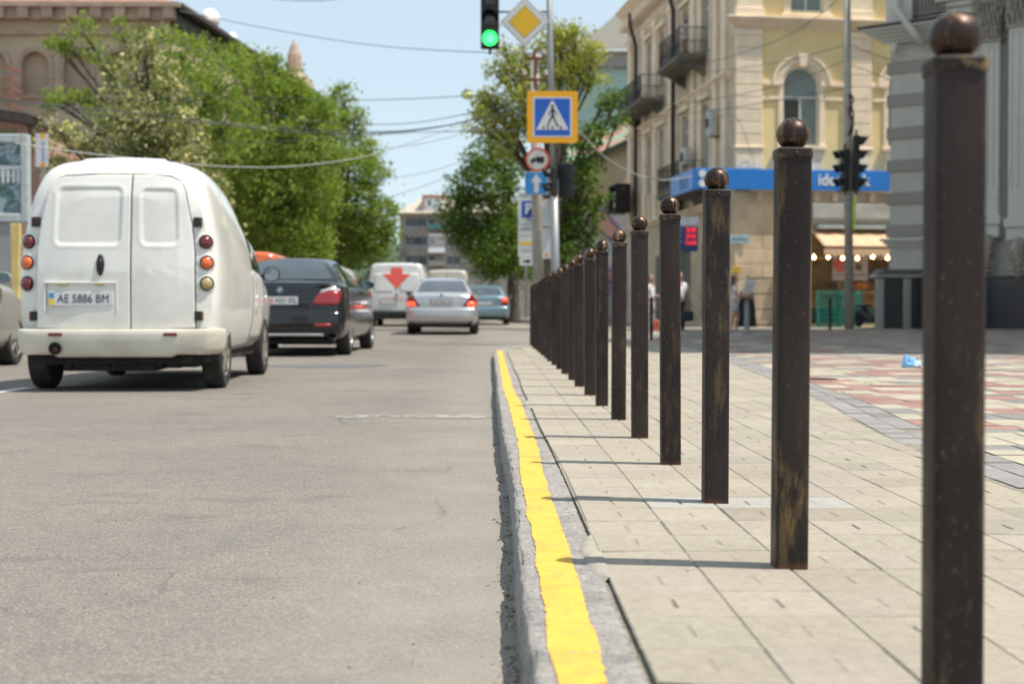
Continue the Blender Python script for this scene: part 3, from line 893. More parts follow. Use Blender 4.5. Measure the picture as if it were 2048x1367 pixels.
# ---- the old white van with twin rear doors -------------------------------
M_vanw = paint("aged_white_van_paint", (.74, .725, .68), .33, dirt=(.46, .40, .30), amt=.35)
M_vanb = paint("cream_bumper_plastic", (.62, .58, .49), .5, coat=.2, dirt=(.3, .25, .17), amt=.5)
M_rust = mat("rusty_hinge", (.11, .05, .025), .8, var=.3, scale=30)
def van_rear(x, z): return .10*abs(x/.83)**3.5 + max(0, z-.95)*.10 + max(0, z-1.55)*.22
def white_van():
    t = thing("panel_van", "old white panel van with twin windowless rear doors and round tail lamps", "van", (-3.03, 11.5, 0), R(1.7)); t.scale = (.985, 1, 1.02)
    def sec(w, zb, top, sh, tw):   # w half width, zb bottom, top roof, sh belt height, tw top width factor
        return [(0, zb), (w*.72, zb), (w*.9, zb+.05), (w*.975, zb+.22), (w, .72), (w*.985, sh), (w*(.985+tw)/2+.03, sh+(top-sh)*.50), (w*tw+.035, sh+(top-sh)*.82), (w*tw*.86, top-.045), (w*tw*.5, top-.008), (0, top)]
    st = [(0.0, sec(.765, .36, 1.78, 1.08, .72)), (.035, sec(.80, .32, 1.83, 1.08, .73)), (.12, sec(.82, .30, 1.855, 1.08, .74)), (.45, sec(.83, .29, 1.87, 1.06, .75)),
          (1.0, sec(.835, .28, 1.86, 1.04, .745)), (1.6, sec(.835, .28, 1.80, 1.02, .74)), (2.0, sec(.835, .28, 1.62, 1.0, .76)), (2.35, sec(.83, .28, 1.46, .97, .78)),
          (2.7, sec(.83, .28, 1.36, .95, .80)), (3.05, sec(.805, .28, 1.0, .86, .88)), (3.5, sec(.79, .28, .93, .80, .88)), (3.95, sec(.75, .28, .82, .68, .86)), (4.15, sec(.70, .32, .66, .55, .85))]
    def D(x, y, z): return (x, y+van_rear(x, z)*max(0, 1-y/1.1), z)
    mb = loft(st, D, 3, 3, 6)
    bv = bvh_of(mb)
    body = mb.build("body", M_vanw, t, smooth=True)
    arches(body, [(sx*.76, yy, .27, .345, .30) for sx in (-1, 1) for yy in (.62, 3.16)], M_under)
    # raised roof cap
    mb = MB(); rows = []
    for i in range(11):
        y = .14+i*.13; e = min(1, i/1.0, (10-i)/1.5)
        rows.append([(x, y+van_rear(0, 1.85)*max(0, 1-y/1.1), 1.835-.15*(i/10)**2.2*.9 + (.052 if abs(k) < 6 else 0)*e-.018*abs(x/.43)**2) for k, x in [(k, .46*k/7*(1 if abs(k) < 7 else 1.02)) for k in range(-7, 8)]])
    mb.grid(rows); mb.build("roof_cap", M_vanw, t, smooth=True)
    # rear doors: grid with pressed window recess
    def door(x0, x1, rec, name):
        def sd(a, b, r):     # signed distance to rounded rectangle rec
            cx, cz = (rec[0]+rec[1])/2, (rec[2]+rec[3])/2; hx, hz = (rec[1]-rec[0])/2-r, (rec[3]-rec[2])/2-r
            cxx = cx + .018*(b-cz)*(-1 if x0 > 0 else 1)*1.6
            qx, qz = abs(a-cxx)-hx, abs(b-cz)-hz
            return math.hypot(max(qx, 0), max(qz, 0))+min(max(qx, qz), 0)-r
        def dep(a, b):
            s_ = sd(a, b, .055)
            return .011*(1-smooth(-.022, .004, s_)) - .003*math.exp(-((s_-.012)/.010)**2)
        L_ = x0 < 0
        if L_: poly = [(x0, .50), (x1, .50), (x1, 1.715), (x1-.25, 1.715), (x0+.21, 1.70), (x0+.115, 1.66), (x0+.085, 1.59), (x0+.03, 1.33), (x0+.004, 1.1)]
        else: poly = [(x0, .50), (x1, .50), (x1-.004, 1.1), (x1-.03, 1.33), (x1-.085, 1.59), (x1-.115, 1.66), (x1-.21, 1.70), (x0+.15, 1.715), (x0, 1.715)]
        return panel(bv, poly, '+Y', name, M_vanw, t, off=.018, cell=.0125, depth=dep, thick=.005)
    gk = panel(bv, [(-.645, .487), (.645, .487), (.645, 1.1), (.612, 1.34), (.556, 1.60), (.52, 1.672), (.43, 1.715), (.2, 1.729), (-.2, 1.729), (-.43, 1.715), (-.52, 1.672), (-.556, 1.60), (-.612, 1.34), (-.645, 1.1)], '+Y', "door_gasket", M_gasket, t, off=.0035, cell=.03)
    ld = door(-.637, .120, (-.485, .05, 1.155, 1.615), "rear_door")
    rd = door(.130, .637, (.20, .50, 1.155, 1.605), "rear_door")
    # handle, plate and its recess
    mb = MB(); pts = []
    for k in range(20):
        a = 2*math.pi*k/20; pts.append((-.115+.032*math.cos(a), 1.0+.085*math.sin(a)))
    panel(bv, pts, '+Y', "door_handle", M_plast, ld, off=.026, cell=.02, thick=.006)
    mb = MB(); mb.tube([(-.115, -.015, .94), (-.11, -.042, .97), (-.11, -.042, 1.03), (-.115, -.015, 1.06)], .011, 8); mb.build("handle_grip", M_plast, ld, smooth=True)
    fr = rrect(-.60, -.02, .615, .875, .02)
    mb = MB(); yy = -.004
    rec_o = MB(); 
    rec_o.box(-.57, .02, -.040, .0, .855, .868); rec_o.box(-.57, .02, -.028, .0, .622, .63); rec_o.box(-.57, -.56, -.034, .0, .631, .854); rec_o.box(.01, .02, -.034, .0, .631, .854)
    rec_o.build("plate_surround", M_vanw, ld, bevel=.005)
    mb = MB(); mb.box(-.46, -.38, -.043, -.005, .838, .853); mb.build("plate_lamp", M_amber, ld, bevel=.003); mb = MB(); mb.box(-.16, -.08, -.043, -.005, .838, .853); mb.build("plate_lamp", M_amber, ld, bevel=.003)
    plate(ld, -.275, -.031, .735, "AE 5886 BM", holder=False)
    for x, z in ((-.655, 1.345), (-.665, .60), (.655, 1.345), (.665, .60)):
        s_ = 1 if x > 0 else -1
        mb = MB(); y0 = van_rear(x, z)+ .012
        mb.box(-.045, .0, -.022, .02, -.04, .04) if s_ < 0 else mb.box(0, .045, -.022, .02, -.04, .04)
        hp = MB(); hp.box(0.002, .052, -.03, .01, -.038, .038) if s_ < 0 else hp.box(-.052, -.002, -.03, .01, -.038, .038)
        h = hp.build("door_hinge", M_plast, ld if x < 0 else rd, loc=(x+.02*s_, y0-.02, z), bevel=.008, seg=3)
        mb2 = MB(); mb2.box(-.018, .0, -.025, .012, -.04, .036) if s_ < 0 else mb2.box(0, .018, -.025, .012, -.04, .036)
        mb2.build("rust_plate", M_rust, h, bevel=.003)
    # round lamps in dished seats
    for s_, cols in ((-1, (M_redd, M_orange, M_redd)), (1, (M_redd, M_orange, M_amber))):
        for z, m_ in zip((1.185, 1.02, .855), cols):
            x = s_*(.728 - max(0, z-1)*.05)
            hit = bv.ray_cast(Vector((x, -3, z)), Vector((0, 1, 0)))
            y0 = hit[0].y; 
            Mr = Matrix.Translation((x, y0-.004, z)) @ Matrix.Rotation(R(16*s_), 4, 'Z')
            mb = MB(); mb.lathe([(.074, .012), (.072, -.002), (.062, -.006), (.056, .006), (.052, .014)], (0, 0, 0), 26, 'Y'); mb.xf(Mr)
            seat = mb.build("lamp_seat", M_vanw, t, auto=40)
            mb = MB(); mb.lathe([(.057, .008), (.055, -.004), (.050, -.0045)], (0, 0, 0), 26, 'Y'); mb.xf(Mr); mb.build("lamp_ring", M_gasket, seat, auto=40)
            mb = MB(); mb.lathe([(.0475, .0), (.046, -.016), (.040, -.024), (.024, -.031), (.001, -.034)], (0, 0, 0), 26, 'Y'); mb.xf(Mr)
            mb.build("tail_lamp", m_, t, smooth=True)
    # bumper
    mb = MB(); rows = []
    for i in range(41):
        a = -1+2*i/40
        # path round the rear
        if abs(a) < .8: x = a/.8*.77; y = -.075 + .06*abs(a/.8)**5
        else: q = (abs(a)-.8)/.2; x = math.copysign(.77+.075*math.sin(q*math.pi/2), a); y = -.015+.30*q**1.3
        n_ = Vector((a*1.2, -1, 0)).normalized() if abs(a) < .8 else Vector((math.copysign(1, a), -.25, 0)).normalized()
        low = .275 + (.02 if abs(x) > .5 else 0)
        rows.append([Vector((x, y, 0)) - n_*d + Vector((0, 0, z)) for d, z in ((.06, .497), (.01, .497), (0, .485), (-.004, .45), (.0, .40), (.008, .345), (.02, low+.02), (.045, low), (.09, low))])
    mb.grid(rows); bp = mb.build("rear_bumper", M_vanb, t, smooth=True)
    for x in (-.47, .455):
        mb = MB(); mb.box(x-.055, x+.055, -.084, -.06, .442, .468); mb.build("reflector", M_redd, bp, bevel=.003)
    mb = MB(); mb.lathe([(.05, .0), (.052, -.02), (.045, -.02), (.04, .1)], (-.47, -.07, .345), 18, 'Y'); mb.build("exhaust_recess", M_under, t, smooth=True)
    mb = MB(); mb.tube([(-.47, .3, .31), (-.47, -.075, .335)], .024, 12); mb.build("exhaust_pipe", M_rust, t, smooth=True)
    # underbody
    mb = MB(); mb.box(-.72, .72, .05, 3.9, .22, .34); mb.tube([(-.68, .62, .27), (.68, .62, .27)], .045, 10)
    mb.box(-.45, .30, .1, .5, .16, .3); mb.tube([(.35, .25, .2), (.35, 2.5, .2)], .03, 8)
    g_ = random.Random(4)
    for k in range(16): x = g_.uniform(-.65, .6); mb.box(x, x+g_.uniform(.03, .14), .08, .2+g_.random()*.2, g_.uniform(.17, .235), .32)
    mb.build("underbody", M_under, t, bevel=.01)
    for sx in (-1, 1):
        for yy in (.62, 3.16): wheel(t, sx*.735 if sx < 0 else sx*.715, yy, .29, .178, sx, M_steelrim, 6, .6)
    # side: doors, window, stamped swage
    for s_, d in ((1, '-X'), (-1, '+X')):
        win = [(2.08, 1.04), (2.98, .97), (2.72, 1.20), (2.42, 1.36), (2.10, 1.42)]
        panel(bv, win, d, "side_window", M_glass, t, off=.004, cell=.08)
        dr = [(2.02, .36), (2.85, .36), (2.95, .55), (3.0, .94), (2.05, 1.01)]
        panel(bv, dr, d, "cab_door", M_vanw, t, off=.005, cell=.06, thick=.004)
        mirror(t, s_*.83, 2.78, 1.0, s_, M_plast, .17, .15)
        mb = MB(); mb.box(s_*.835-.008, s_*.835+.008, 3.42, 3.47, .72, .75); mb.build("side_indicator", M_orange, t, bevel=.004)
    panel(bv, [(-.62, 1.0), (.62, 1.0), (.55, 1.33), (-.55, 1.33)], '-Y', "windscreen", M_glass, t, off=.004, cell=.08)
    # rust spots and dents on the right-hand door's lower edge
    mb = MB()
    for x, z, r in ((.15, .62, .008), (.19, .505, .02), (.23, .507, .015), (.45, .52, .006), (.112, .95, .006), (.108, .88, .008), (.11, .53, .01)):
        y0 = bv.ray_cast(Vector((x, -3, z)), Vector((0, 1, 0)))[0].y-.0255
        n = len(mb.v); k = 9
        for q in range(k):
            a = 2*math.pi*q/k; mb.v.append((x+r*1.3*math.cos(a)*g_.uniform(.6, 1.2), y0, z+r*math.sin(a)*g_.uniform(.5, 1.1)))
        mb.face(range(n, n+k))
    mb.build("rust_spots", M_rust, rd)
    return t
white_van()

# ---- saloon cars ------------------------------------------------------------
def saloon(name, label, loc, rz, m_body, L=4.6, W=1.78, H=1.44, deck=1.0, belt=.92, lights=None, ptxt=None, plate_z=.8, glass=None,
           rim=None, bump=True, lamp_m=M_red, rw=None, notch=.62, hatch=False, mk_mirror=None, detail=None, wr=.31, cabw=.64, cat="car"):
    t = thing(name, label, cat, loc, rz)
    w = W/2; glass = glass or M_glass
    def S(wf, zb, belt_, cbw, cb, ctw, ct, top):
        return [(0, zb), (w*wf*.75, zb), (w*wf*.93, zb+.06), (w*wf*.99, .42), (w*wf, .62), (w*wf*.975, belt_), (cbw*w, cb), ((cbw+ctw)/2*w+.012, (cb+ct)/2), (ctw*w, ct), (ctw*w*.62, top-.012), (0, top)]
    dk = lambda wf, zb, z: S(wf, zb, z-.10, .86*wf, z-.03, .6*wf, z-.004, z+.012)
    def cab(z, wf=1.0):
        return S(wf, .2, belt, .84, belt+.05, cabw, z-.055, z)
    if hatch:
        st = [(0, S(.90, .38, .86, .80, .95, .66, H*.78, H*.84)), (.04, S(.95, .3, .9, .84, 1.0, .70, H*.88, H*.92)), (.14, S(.985, .24, belt, .85, belt+.08, .70, H-.09, H-.03)), (.5, cab(H-.005)), (1.2, cab(H)), (2.0, cab(H)), (2.5, cab(H-.04)),
              (L-1.5, cab(H*.82)), (L-1.15, dk(.98, .2, belt+.03)), (L-.5, dk(.97, .2, belt-.06)), (L-.12, dk(.9, .24, belt-.2)), (L, dk(.82, .3, belt-.3))]
    else:
        n0 = notch
        st = [(0, dk(.88, .40, deck-.07)), (.035, dk(.93, .32, deck-.03)), (.12, dk(.975, .26, deck)), (.32, dk(.99, .22, deck+.005)), (n0-.05, dk(1, .2, deck+.005)),
              (n0+.08, S(1, .2, belt, .85, deck+.01, .74, deck+.06, deck+.08)), (n0+.38, S(1, .2, belt, .845, belt+.05, .70, H*.865, H*.9)), (n0+.66, cab(H-.035)), (n0+1.0, cab(H)), (n0+1.6, cab(H-.005)), (n0+1.95, cab(H-.06)),
              (n0+2.35, S(1, .2, belt, .84, belt+.04, .7, H*.82, H*.85)), (n0+2.75, dk(1, .2, belt+.06)), (L-.8, dk(.985, .2, belt-.01)), (L-.25, dk(.93, .22, belt-.12)), (L-.04, dk(.86, .28, belt-.22)), (L, dk(.8, .32, belt-.27))]
    def D(x, y, z):
        r = .13*abs(x/w)**3.2
        if not hatch: r += max(0, .72-z)*-.06 + max(0, z-.78)*.12
        else: r += max(0, z-.95)*.22
        return (x, y + r*max(0, 1-y/.9) - (.16*abs(x/w)**3)*max(0, (y-(L-.7))/.7), z)
    mb = loft(st, D, 3, 3, 6); bv = bvh_of(mb)
    body = mb.build("body", m_body, t, smooth=True)
    ya, yb = .92, L-.86
    arches(body, [(sx*(w-.09), yy, wr, wr+.05, .34) for sx in (-1, 1) for yy in (ya, yb)], M_under)
    for sx in (-1, 1):
        for yy in (ya, yb): wheel(t, sx*(w-.115), yy, wr, .205, sx, rim)
    mb = MB(); mb.box(-w+.2, w-.2, .15, L-.2, .17, .3); mb.build("underbody", M_under, t, bevel=.02)
    # bumper skin
    if bump:
        bz = .64
        pw = w*.93
        panel(bv, [(-pw, .30), (pw, .30), (pw, bz), (-pw, bz)], '+Y', "rear_bumper", m_body, t, off=.03, cell=.06, thick=.012)
        panel(bv, [(-pw*.9, .2), (pw*.9, .2), (pw*.92, .31), (-pw*.92, .31)], '+Y', "bumper_valance", M_plast, t, off=.02, cell=.06, thick=.01)
    if rw: panel(bv, rw, '+Y', "rear_window", glass, t, off=.006, cell=.07)
    # side glass
    n0 = notch if not hatch else .15
    sw = [(n0+.42, belt+.075), (n0+2.35, belt+.06), (n0+1.95, H-.13), (n0+1.5, H-.085), (n0+1.0, H-.08), (n0+.75, H-.12)] if not hatch else \
         [(.35, belt+.08), (L-1.55, belt+.07), (2.45, H-.14), (1.9, H-.10), (.55, H-.10)]
    for s_, d in ((1, '-X'), (-1, '+X')):
        panel(bv, sw, d, "side_window", glass, t, off=.005, cell=.1)
        ymid = (sw[0][0]+sw[1][0])/2
        mb = MB(); x = s_*(w*.9)
        panel(bv, [(ymid-.02, .4), (ymid+.0, .4), (ymid+.0, belt), (ymid-.02, belt)], d, "door_seam", M_gasket, t, off=.003, cell=.06)
        panel(bv, [(ymid-.3, .74), (ymid-.12, .74), (ymid-.12, .775), (ymid-.3, .775)], d, "door_handle", m_body, t, off=.02, cell=.05, thick=.01)
        mirror(t, s_*w*.93, (n0+2.15) if not hatch else 2.75, belt+.12, s_, mk_mirror or m_body)
    for pol, m_ in (lights or []):
        for s_ in (1, -1):
            p = [(s_*a, b) for a, b in pol]
            panel(bv, p if s_ > 0 else p[::-1], '+Y', "tail_lamp", m_, t, off=.012, cell=.04, thick=.01)
    if plate_z:
        y0 = bv.ray_cast(Vector((0, -3, plate_z)), Vector((0, 1, 0)))[0].y
        plate(t, 0, y0-.03, plate_z, ptxt)
    if detail: detail(t, bv)
    return t

M_black = paint("black_car_paint", (.008, .0085, .01), .15, coat=.45, dirt=(.05, .05, .05), amt=.1)
def black_detail(t, bv):
    y = lambda x, z: bv.ray_cast(Vector((x, -3, z)), Vector((0, 1, 0)))[0].y
    # round emblem on the boot lid
    y0 = y(0, .955)
    mb = MB(); mb.lathe([(.043, .004), (.043, -.010), (.034, -.012)], (0, y0-.01, .955), 26, 'Y'); e = mb.build("emblem", M_plast, t, auto=40)
    mb = MB(); mb.lathe([(.045, .004), (.045, -.012), (.041, -.012), (.041, .0)], (0, y0-.01, .955), 26, 'Y'); mb.build("emblem_ring", M_chrome, e, auto=40)
    for q, m_ in ((0, M_plate), (1, M_pblue), (2, M_plate), (3, M_pblue)):
        mb = MB(); pts = [(0, y0-.0235, .955)] + [(.027*math.cos(R(90*q+9*k)), y0-.0235, .955+.027*math.sin(R(90*q+9*k))) for k in range(11)]
        mb.poly(pts); mb.build("emblem_quarter", m_, e)
    for s_ in (1, -1):
        panel(bv, [(s_*a, b) for a, b in [(.50, .43), (.72, .43), (.72, .475), (.50, .47)]][::s_], '+Y', "reflector", M_red, t, off=.05, cell=.05, thick=.005)
    panel(bv, [(-.62, .315), (.62, .315), (.62, .345), (-.62, .345)], '+Y', "bumper_trim", M_chrome, t, off=.05, cell=.05, thick=.006)
    panel(bv, [(-.62, .70), (.62, .70), (.62, .708), (-.62, .708)], '+Y', "boot_seam", M_gasket, t, off=.004, cell=.05)
    panel(bv, [(-.70, 1.02), (.70, 1.02), (.70, 1.035), (-.70, 1.035)], '+Y', "boot_lip", M_black, t, off=.03, cell=.05, thick=.012)
    mb = MB(); mb.prism([(1.62, 1.45), (1.80, 1.45), (1.635, 1.52), (1.62, 1.52)], 'X', -.012, .012); mb.build("roof_aerial", M_plast, t, bevel=.004)
    mb = MB(); mb.box(.2, .24, y(0.2, .76)-.035, y(.2, .76)-.02, .77, .79); mb.build("parking_sensor", M_plast, t, bevel=.004)
saloon("saloon_car", "shiny black saloon car with shark-fin roof aerial, just ahead of the white van", (-3.02, 20.3, 0), R(-1.0), M_black,
       L=4.84, W=1.85, H=1.47, deck=1.07, belt=.95, notch=.66, ptxt="AE 4321 BT", plate_z=.80, wr=.33, cabw=.585,
       rw=[(-.67, 1.12), (.67, 1.12), (.47, 1.36), (.38, 1.39), (-.38, 1.39), (-.47, 1.36)],
       lights=[([(.46, .745), (.78, .73), (.845, .80), (.85, .93), (.70, .94), (.55, .90), (.50, .84)], M_red), ([(.56, .905), (.70, .945), (.83, .935), (.83, .965), (.68, .975), (.58, .94)], M_clear)],
       detail=black_detail)
M_silver = paint("silver_car_paint", (.50, .51, .53), .3, .55, coat=.8, dirt=(.3, .28, .25), amt=.2)
def silver_detail(t, bv):
    panel(bv, [(-.28, .885), (.28, .885), (.28, .905), (-.28, .905)], '+Y', "boot_trim", M_chrome, t, off=.03, cell=.05, thick=.006)
    mb = MB(); mb.lathe([(.035, 0), (.035, -.008), (.028, -.008), (.028, 0)], (0, bv.ray_cast(Vector((0, -3, .95)), Vector((0, 1, 0)))[0].y-.012, .95), 20, 'Y'); mb.build("emblem", M_chrome, t, auto=40)
    for s_ in (1, -1):
        panel(bv, [(s_*a, b) for a, b in [(.62, .70), (.80, .70), (.80, .79), (.66, .79)]][::s_], '+Y', "brake_lamp", M_brake, t, off=.03, cell=.04, thick=.005)
saloon("saloon_car", "silver saloon car with lit triangular brake lamps driving in the clear right lane", (-1.22, 34.3, .0+gz(-1.2, 36)), R(0), M_silver,
       L=4.5, W=1.76, H=1.41, deck=1.0, belt=.9, notch=.62, ptxt="AE 2090 CK", plate_z=.78, wr=.315, glass=glass_mat("grey_car_glass", (.07, .08, .10)),
       rw=[(-.63, 1.04), (.63, 1.04), (.50, 1.30), (.42, 1.325), (-.42, 1.325), (-.50, 1.30)],
       lights=[([(.50, .69), (.83, .69), (.84, .82), (.74, .99), (.68, .97), (.60, .80)], M_redd)], detail=silver_detail)
M_ltblue = paint("pale_blue_car_paint", (.20, .30, .36), .32, .4, coat=.8)
def blue_detail(t, bv):
    for s_ in (1, -1):
        panel(bv, [(s_*a, b) for a, b in [(.60, .84), (.76, .84), (.76, .93), (.62, .93)]][::s_], '+Y', "brake_lamp", M_brake, t, off=.03, cell=.04, thick=.005)
saloon("saloon_car", "light blue saloon car with a lit brake lamp, partly hidden by the silver car", (-.25, 49.5, gz(-.3, 50)), R(0), M_ltblue,
       L=4.4, W=1.74, H=1.43, deck=1.03, belt=.9, notch=.6, ptxt=None, plate_z=.75,
       rw=[(-.60, 1.06), (.60, 1.06), (.50, 1.31), (.42, 1.335), (-.42, 1.335), (-.50, 1.31)],
       lights=[([(.58, .70), (.80, .70), (.80, .96), (.60, .96)], M_red)], detail=blue_detail)
M_beige = paint("beige_grey_car_paint", (.40, .385, .35), .35, .3, coat=.6, dirt=(.28, .24, .18), amt=.3)
saloon("saloon_car", "dusty pale grey car at the left edge, only its front wing and mirror seen", (-6.58, 13.85, 0), R(0), M_beige, L=4.3, W=1.7, H=1.42, deck=1.0, belt=.92, rim=M_steelrim, glass=M_glass2,
       rw=[(-.60, 1.04), (.60, 1.04), (.50, 1.30), (.42, 1.325), (-.42, 1.325), (-.50, 1.30)], lights=[([(.58, .70), (.80, .70), (.80, .96), (.60, .96)], M_red)], wr=.29)

# ---- vans ahead -----------------------------------------------------------------
def box_van(name, label, loc, m_body, L=4.8, W=1.9, H=1.96, detail=None, rwin=False, ptxt=None, cat="van"):
    t = thing(name, label, cat, loc)
    w = W/2
    def S(wf, zb, top, tf, bl=1.0): return [(0, zb), (w*wf*.8, zb), (w*wf*.95, zb+.06), (w*wf*.99, .55), (w*wf, .8), (w*wf*.99, bl), (w*wf*(.99+tf)/2+.01, bl+(top-bl)*.5), (w*wf*tf+.015, top-.14), (w*wf*tf*.9, top-.035), (w*wf*tf*.5, top-.004), (0, top)]
    st = [(0, S(.93, .34, H-.06, .86)), (.04, S(.97, .28, H-.02, .86)), (.14, S(1, .25, H, .86)), (1.5, S(1, .22, H, .86)), (3.0, S(1, .22, H-.02, .86)), (L-1.3, S(1, .22, H-.14, .84)), (L-.8, S(.99, .22, 1.25, .86, .95)), (L-.3, S(.94, .25, 1.05, .86, .85)), (L, S(.8, .3, .8, .8, .65))]
    def D(x, y, z): return (x, y + (.08*abs(x/w)**4 + max(0, z-1.0)*.10)*max(0, 1-y/1.2), z)
    mb = loft(st, D, 3, 3, 6); bv = bvh_of(mb)
    body = mb.build("body", m_body, t, smooth=True)
    arches(body, [(sx*(w-.09), yy, .33, .39, .34) for sx in (-1, 1) for yy in (.85, L-.95)], M_under)
    for sx in (-1, 1):
        for yy in (.85, L-.95): wheel(t, sx*(w-.12), yy, .33, .21, sx, M_steelrim)
    panel(bv, [(-w*.92, .28), (w*.92, .28), (w*.92, .52), (-w*.92, .52)], '+Y', "rear_bumper", M_plast, t, off=.05, cell=.08, thick=.015)
    if rwin: panel(bv, rrect(-w*.7, w*.7, 1.12, H-.22, .08), '+Y', "rear_window", M_glass2, t, off=.006, cell=.08)
    panel(bv, [(-.006, .56), (.006, .56), (.006, H-.14), (-.006, H-.14)], '+Y', "door_seam", M_gasket, t, off=.006, cell=.08)
    for s_, d in ((1, '-X'), (-1, '+X')):
        panel(bv, [(L-2.2, 1.12), (L-1.1, 1.10), (L-1.35, H-.28), (L-2.2, H-.22)], d, "side_window", M_glass, t, off=.005, cell=.1)
        if rwin: panel(bv, [(.5, 1.12), (L-2.35, 1.12), (L-2.35, H-.22), (.5, H-.22)], d, "side_window", M_glass2, t, off=.005, cell=.1)
        mirror(t, s_*w*.97, L-1.35, 1.2, s_, M_plast, .2, .26)
        panel(bv, [(s_*a, b) for a, b in [(w*.84, .72), (w*.94, .72), (w*.93, 1.15), (w*.85, 1.15)]][::s_], '+Y', "tail_lamp", M_red, t, off=.01, cell=.05, thick=.01)
    y0 = bv.ray_cast(Vector((-.25, -3, .78)), Vector((0, 1, 0)))[0].y
    plate(t, -.28, y0-.02, .80, ptxt)
    if detail: detail(t, bv)
    return t
M_vwhite = paint("white_van_paint", (.66, .66, .65), .3)
M_arrow = mat("red_arrow_vinyl", (.80, .11, .08), .4, var=.05, scale=5)
def arrow_detail(t, bv):
    ar = [(-.19, 1.93), (-.19, 1.72), (-.47, 1.72), (0, 1.22), (.47, 1.72), (.19, 1.72), (.19, 1.93)]
    panel(bv, ar, '+Y', "arrow_marking", M_arrow, t, off=.008, cell=.04)
    mb = MB(); y0 = bv.ray_cast(Vector((0, -3, 1.02)), Vector((0, 1, 0)))[0].y
    mb.prism([(-.10, 1.0), (-.05, 1.0), (0, 1.03), (.05, 1.0), (.10, 1.0), (.0, 1.06)], 'Y', y0-.03, y0-.01); mb.build("emblem", M_plast, t)
    text_mb("www.transfer.ua", .12, "lettering", M_arrow, t, Matrix.Translation((0, y0-.012, .92)) @ FACE_CAM, .002)
    for s_ in (-1, 1):
        p = rrect(.10, .74, 1.12, 1.74, .08); p = [(s_*a, b) for a, b in p][::s_]
        panel(bv, p, '+Y', "door_pressing", M_vwhite, t, off=.004, cell=.06, thick=.003)
box_van("delivery_van", "white delivery van with a big red downward arrow on its rear doors", (-3.12, 46.5, gz(-3, 47)), M_vwhite, W=1.93, H=2.08, L=4.9, detail=arrow_detail)
box_van("delivery_van", "plain white van far ahead, only its roof seen over the silver car", (-1.95, 62, gz(-2, 63)), paint("cream_van_paint", (.62, .6, .56), .4), W=1.9, H=2.2, L=5.2)
box_van("minivan", "orange minivan whose roof shows between the white van and black car", (-5.35, 30, gz(-5, 31)), paint("orange_car_paint", (.75, .13, .03), .3), W=1.8, H=1.86, L=4.4, rwin=True, cat="van")
box_van("minivan", "pale grey estate with large windows behind the black car's mirror", (-4.75, 38, gz(-5, 39)), paint("pale_grey_car_paint", (.45, .47, .45), .3), W=1.8, H=1.78, L=4.4, rwin=True, cat="car")
# ------------------------------------------------------------------ buildings
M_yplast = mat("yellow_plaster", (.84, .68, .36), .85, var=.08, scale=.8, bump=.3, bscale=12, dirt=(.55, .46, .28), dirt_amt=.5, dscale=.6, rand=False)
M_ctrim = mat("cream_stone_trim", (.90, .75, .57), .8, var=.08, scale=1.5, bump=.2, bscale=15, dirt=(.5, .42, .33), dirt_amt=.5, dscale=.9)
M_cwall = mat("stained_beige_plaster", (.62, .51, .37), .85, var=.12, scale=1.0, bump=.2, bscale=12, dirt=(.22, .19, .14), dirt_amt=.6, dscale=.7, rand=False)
M_rust_s = mat("sandstone_blocks", (.68, .53, .37), .85, var=.12, scale=1.2, bump=.3, bscale=14, dirt=(.25, .2, .15), dirt_amt=.5, dscale=.8, rand=False)
M_upvc = mat("white_window_frame", (.70, .70, .69), .4, var=.04)
M_wglass = mat("window_glass", (.20, .26, .27), .05, var=.25, scale=.7, coat=1, spec=.8)
M_dglass = mat("dark_window_glass", (.035, .04, .045), .05, var=.4, scale=.9, coat=1, spec=.8)
M_dpipe = mat("dark_drainpipe", (.05, .038, .032), .6, var=.2)
M_iron = mat("dark_wrought_iron", (.03, .024, .022), .6, .3, var=.2)
M_slab = mat("weathered_slab", (.13, .12, .095), .9, var=.3, scale=3, dirt=(.3, .27, .2), dirt_amt=.5)
M_shut = mat("grey_green_shutter", (.20, .21, .18), .55, var=.12, scale=2, dirt=(.10, .1, .08), dirt_amt=.5)
M_bblue = mat("blue_sign_board", (.03, .22, .68), .4, var=.05, scale=1)
M_white = mat("white_paint", (.8, .8, .8), .5, var=.03)
M_interior = mat("shop_interior", (.40, .29, .17), .8, var=.5, scale=1.2)
M_awn = mat("peach_awning_cloth", (.66, .44, .27), .8, var=.05, scale=3)
M_oldsign = mat("weathered_tin_fascia", (.34, .33, .30), .6, .1, var=.18, scale=1.1, dirt=(.2, .19, .17), dirt_amt=.6, dscale=1.5)
M_graniteD = mat("dark_granite", (.035, .042, .048), .3, var=.5, scale=60, coat=.2)
M_steel = mat("brushed_steel_post", (.42, .41, .38), .38, .8, var=.15, scale=4, stretch=(1, 1, .1))

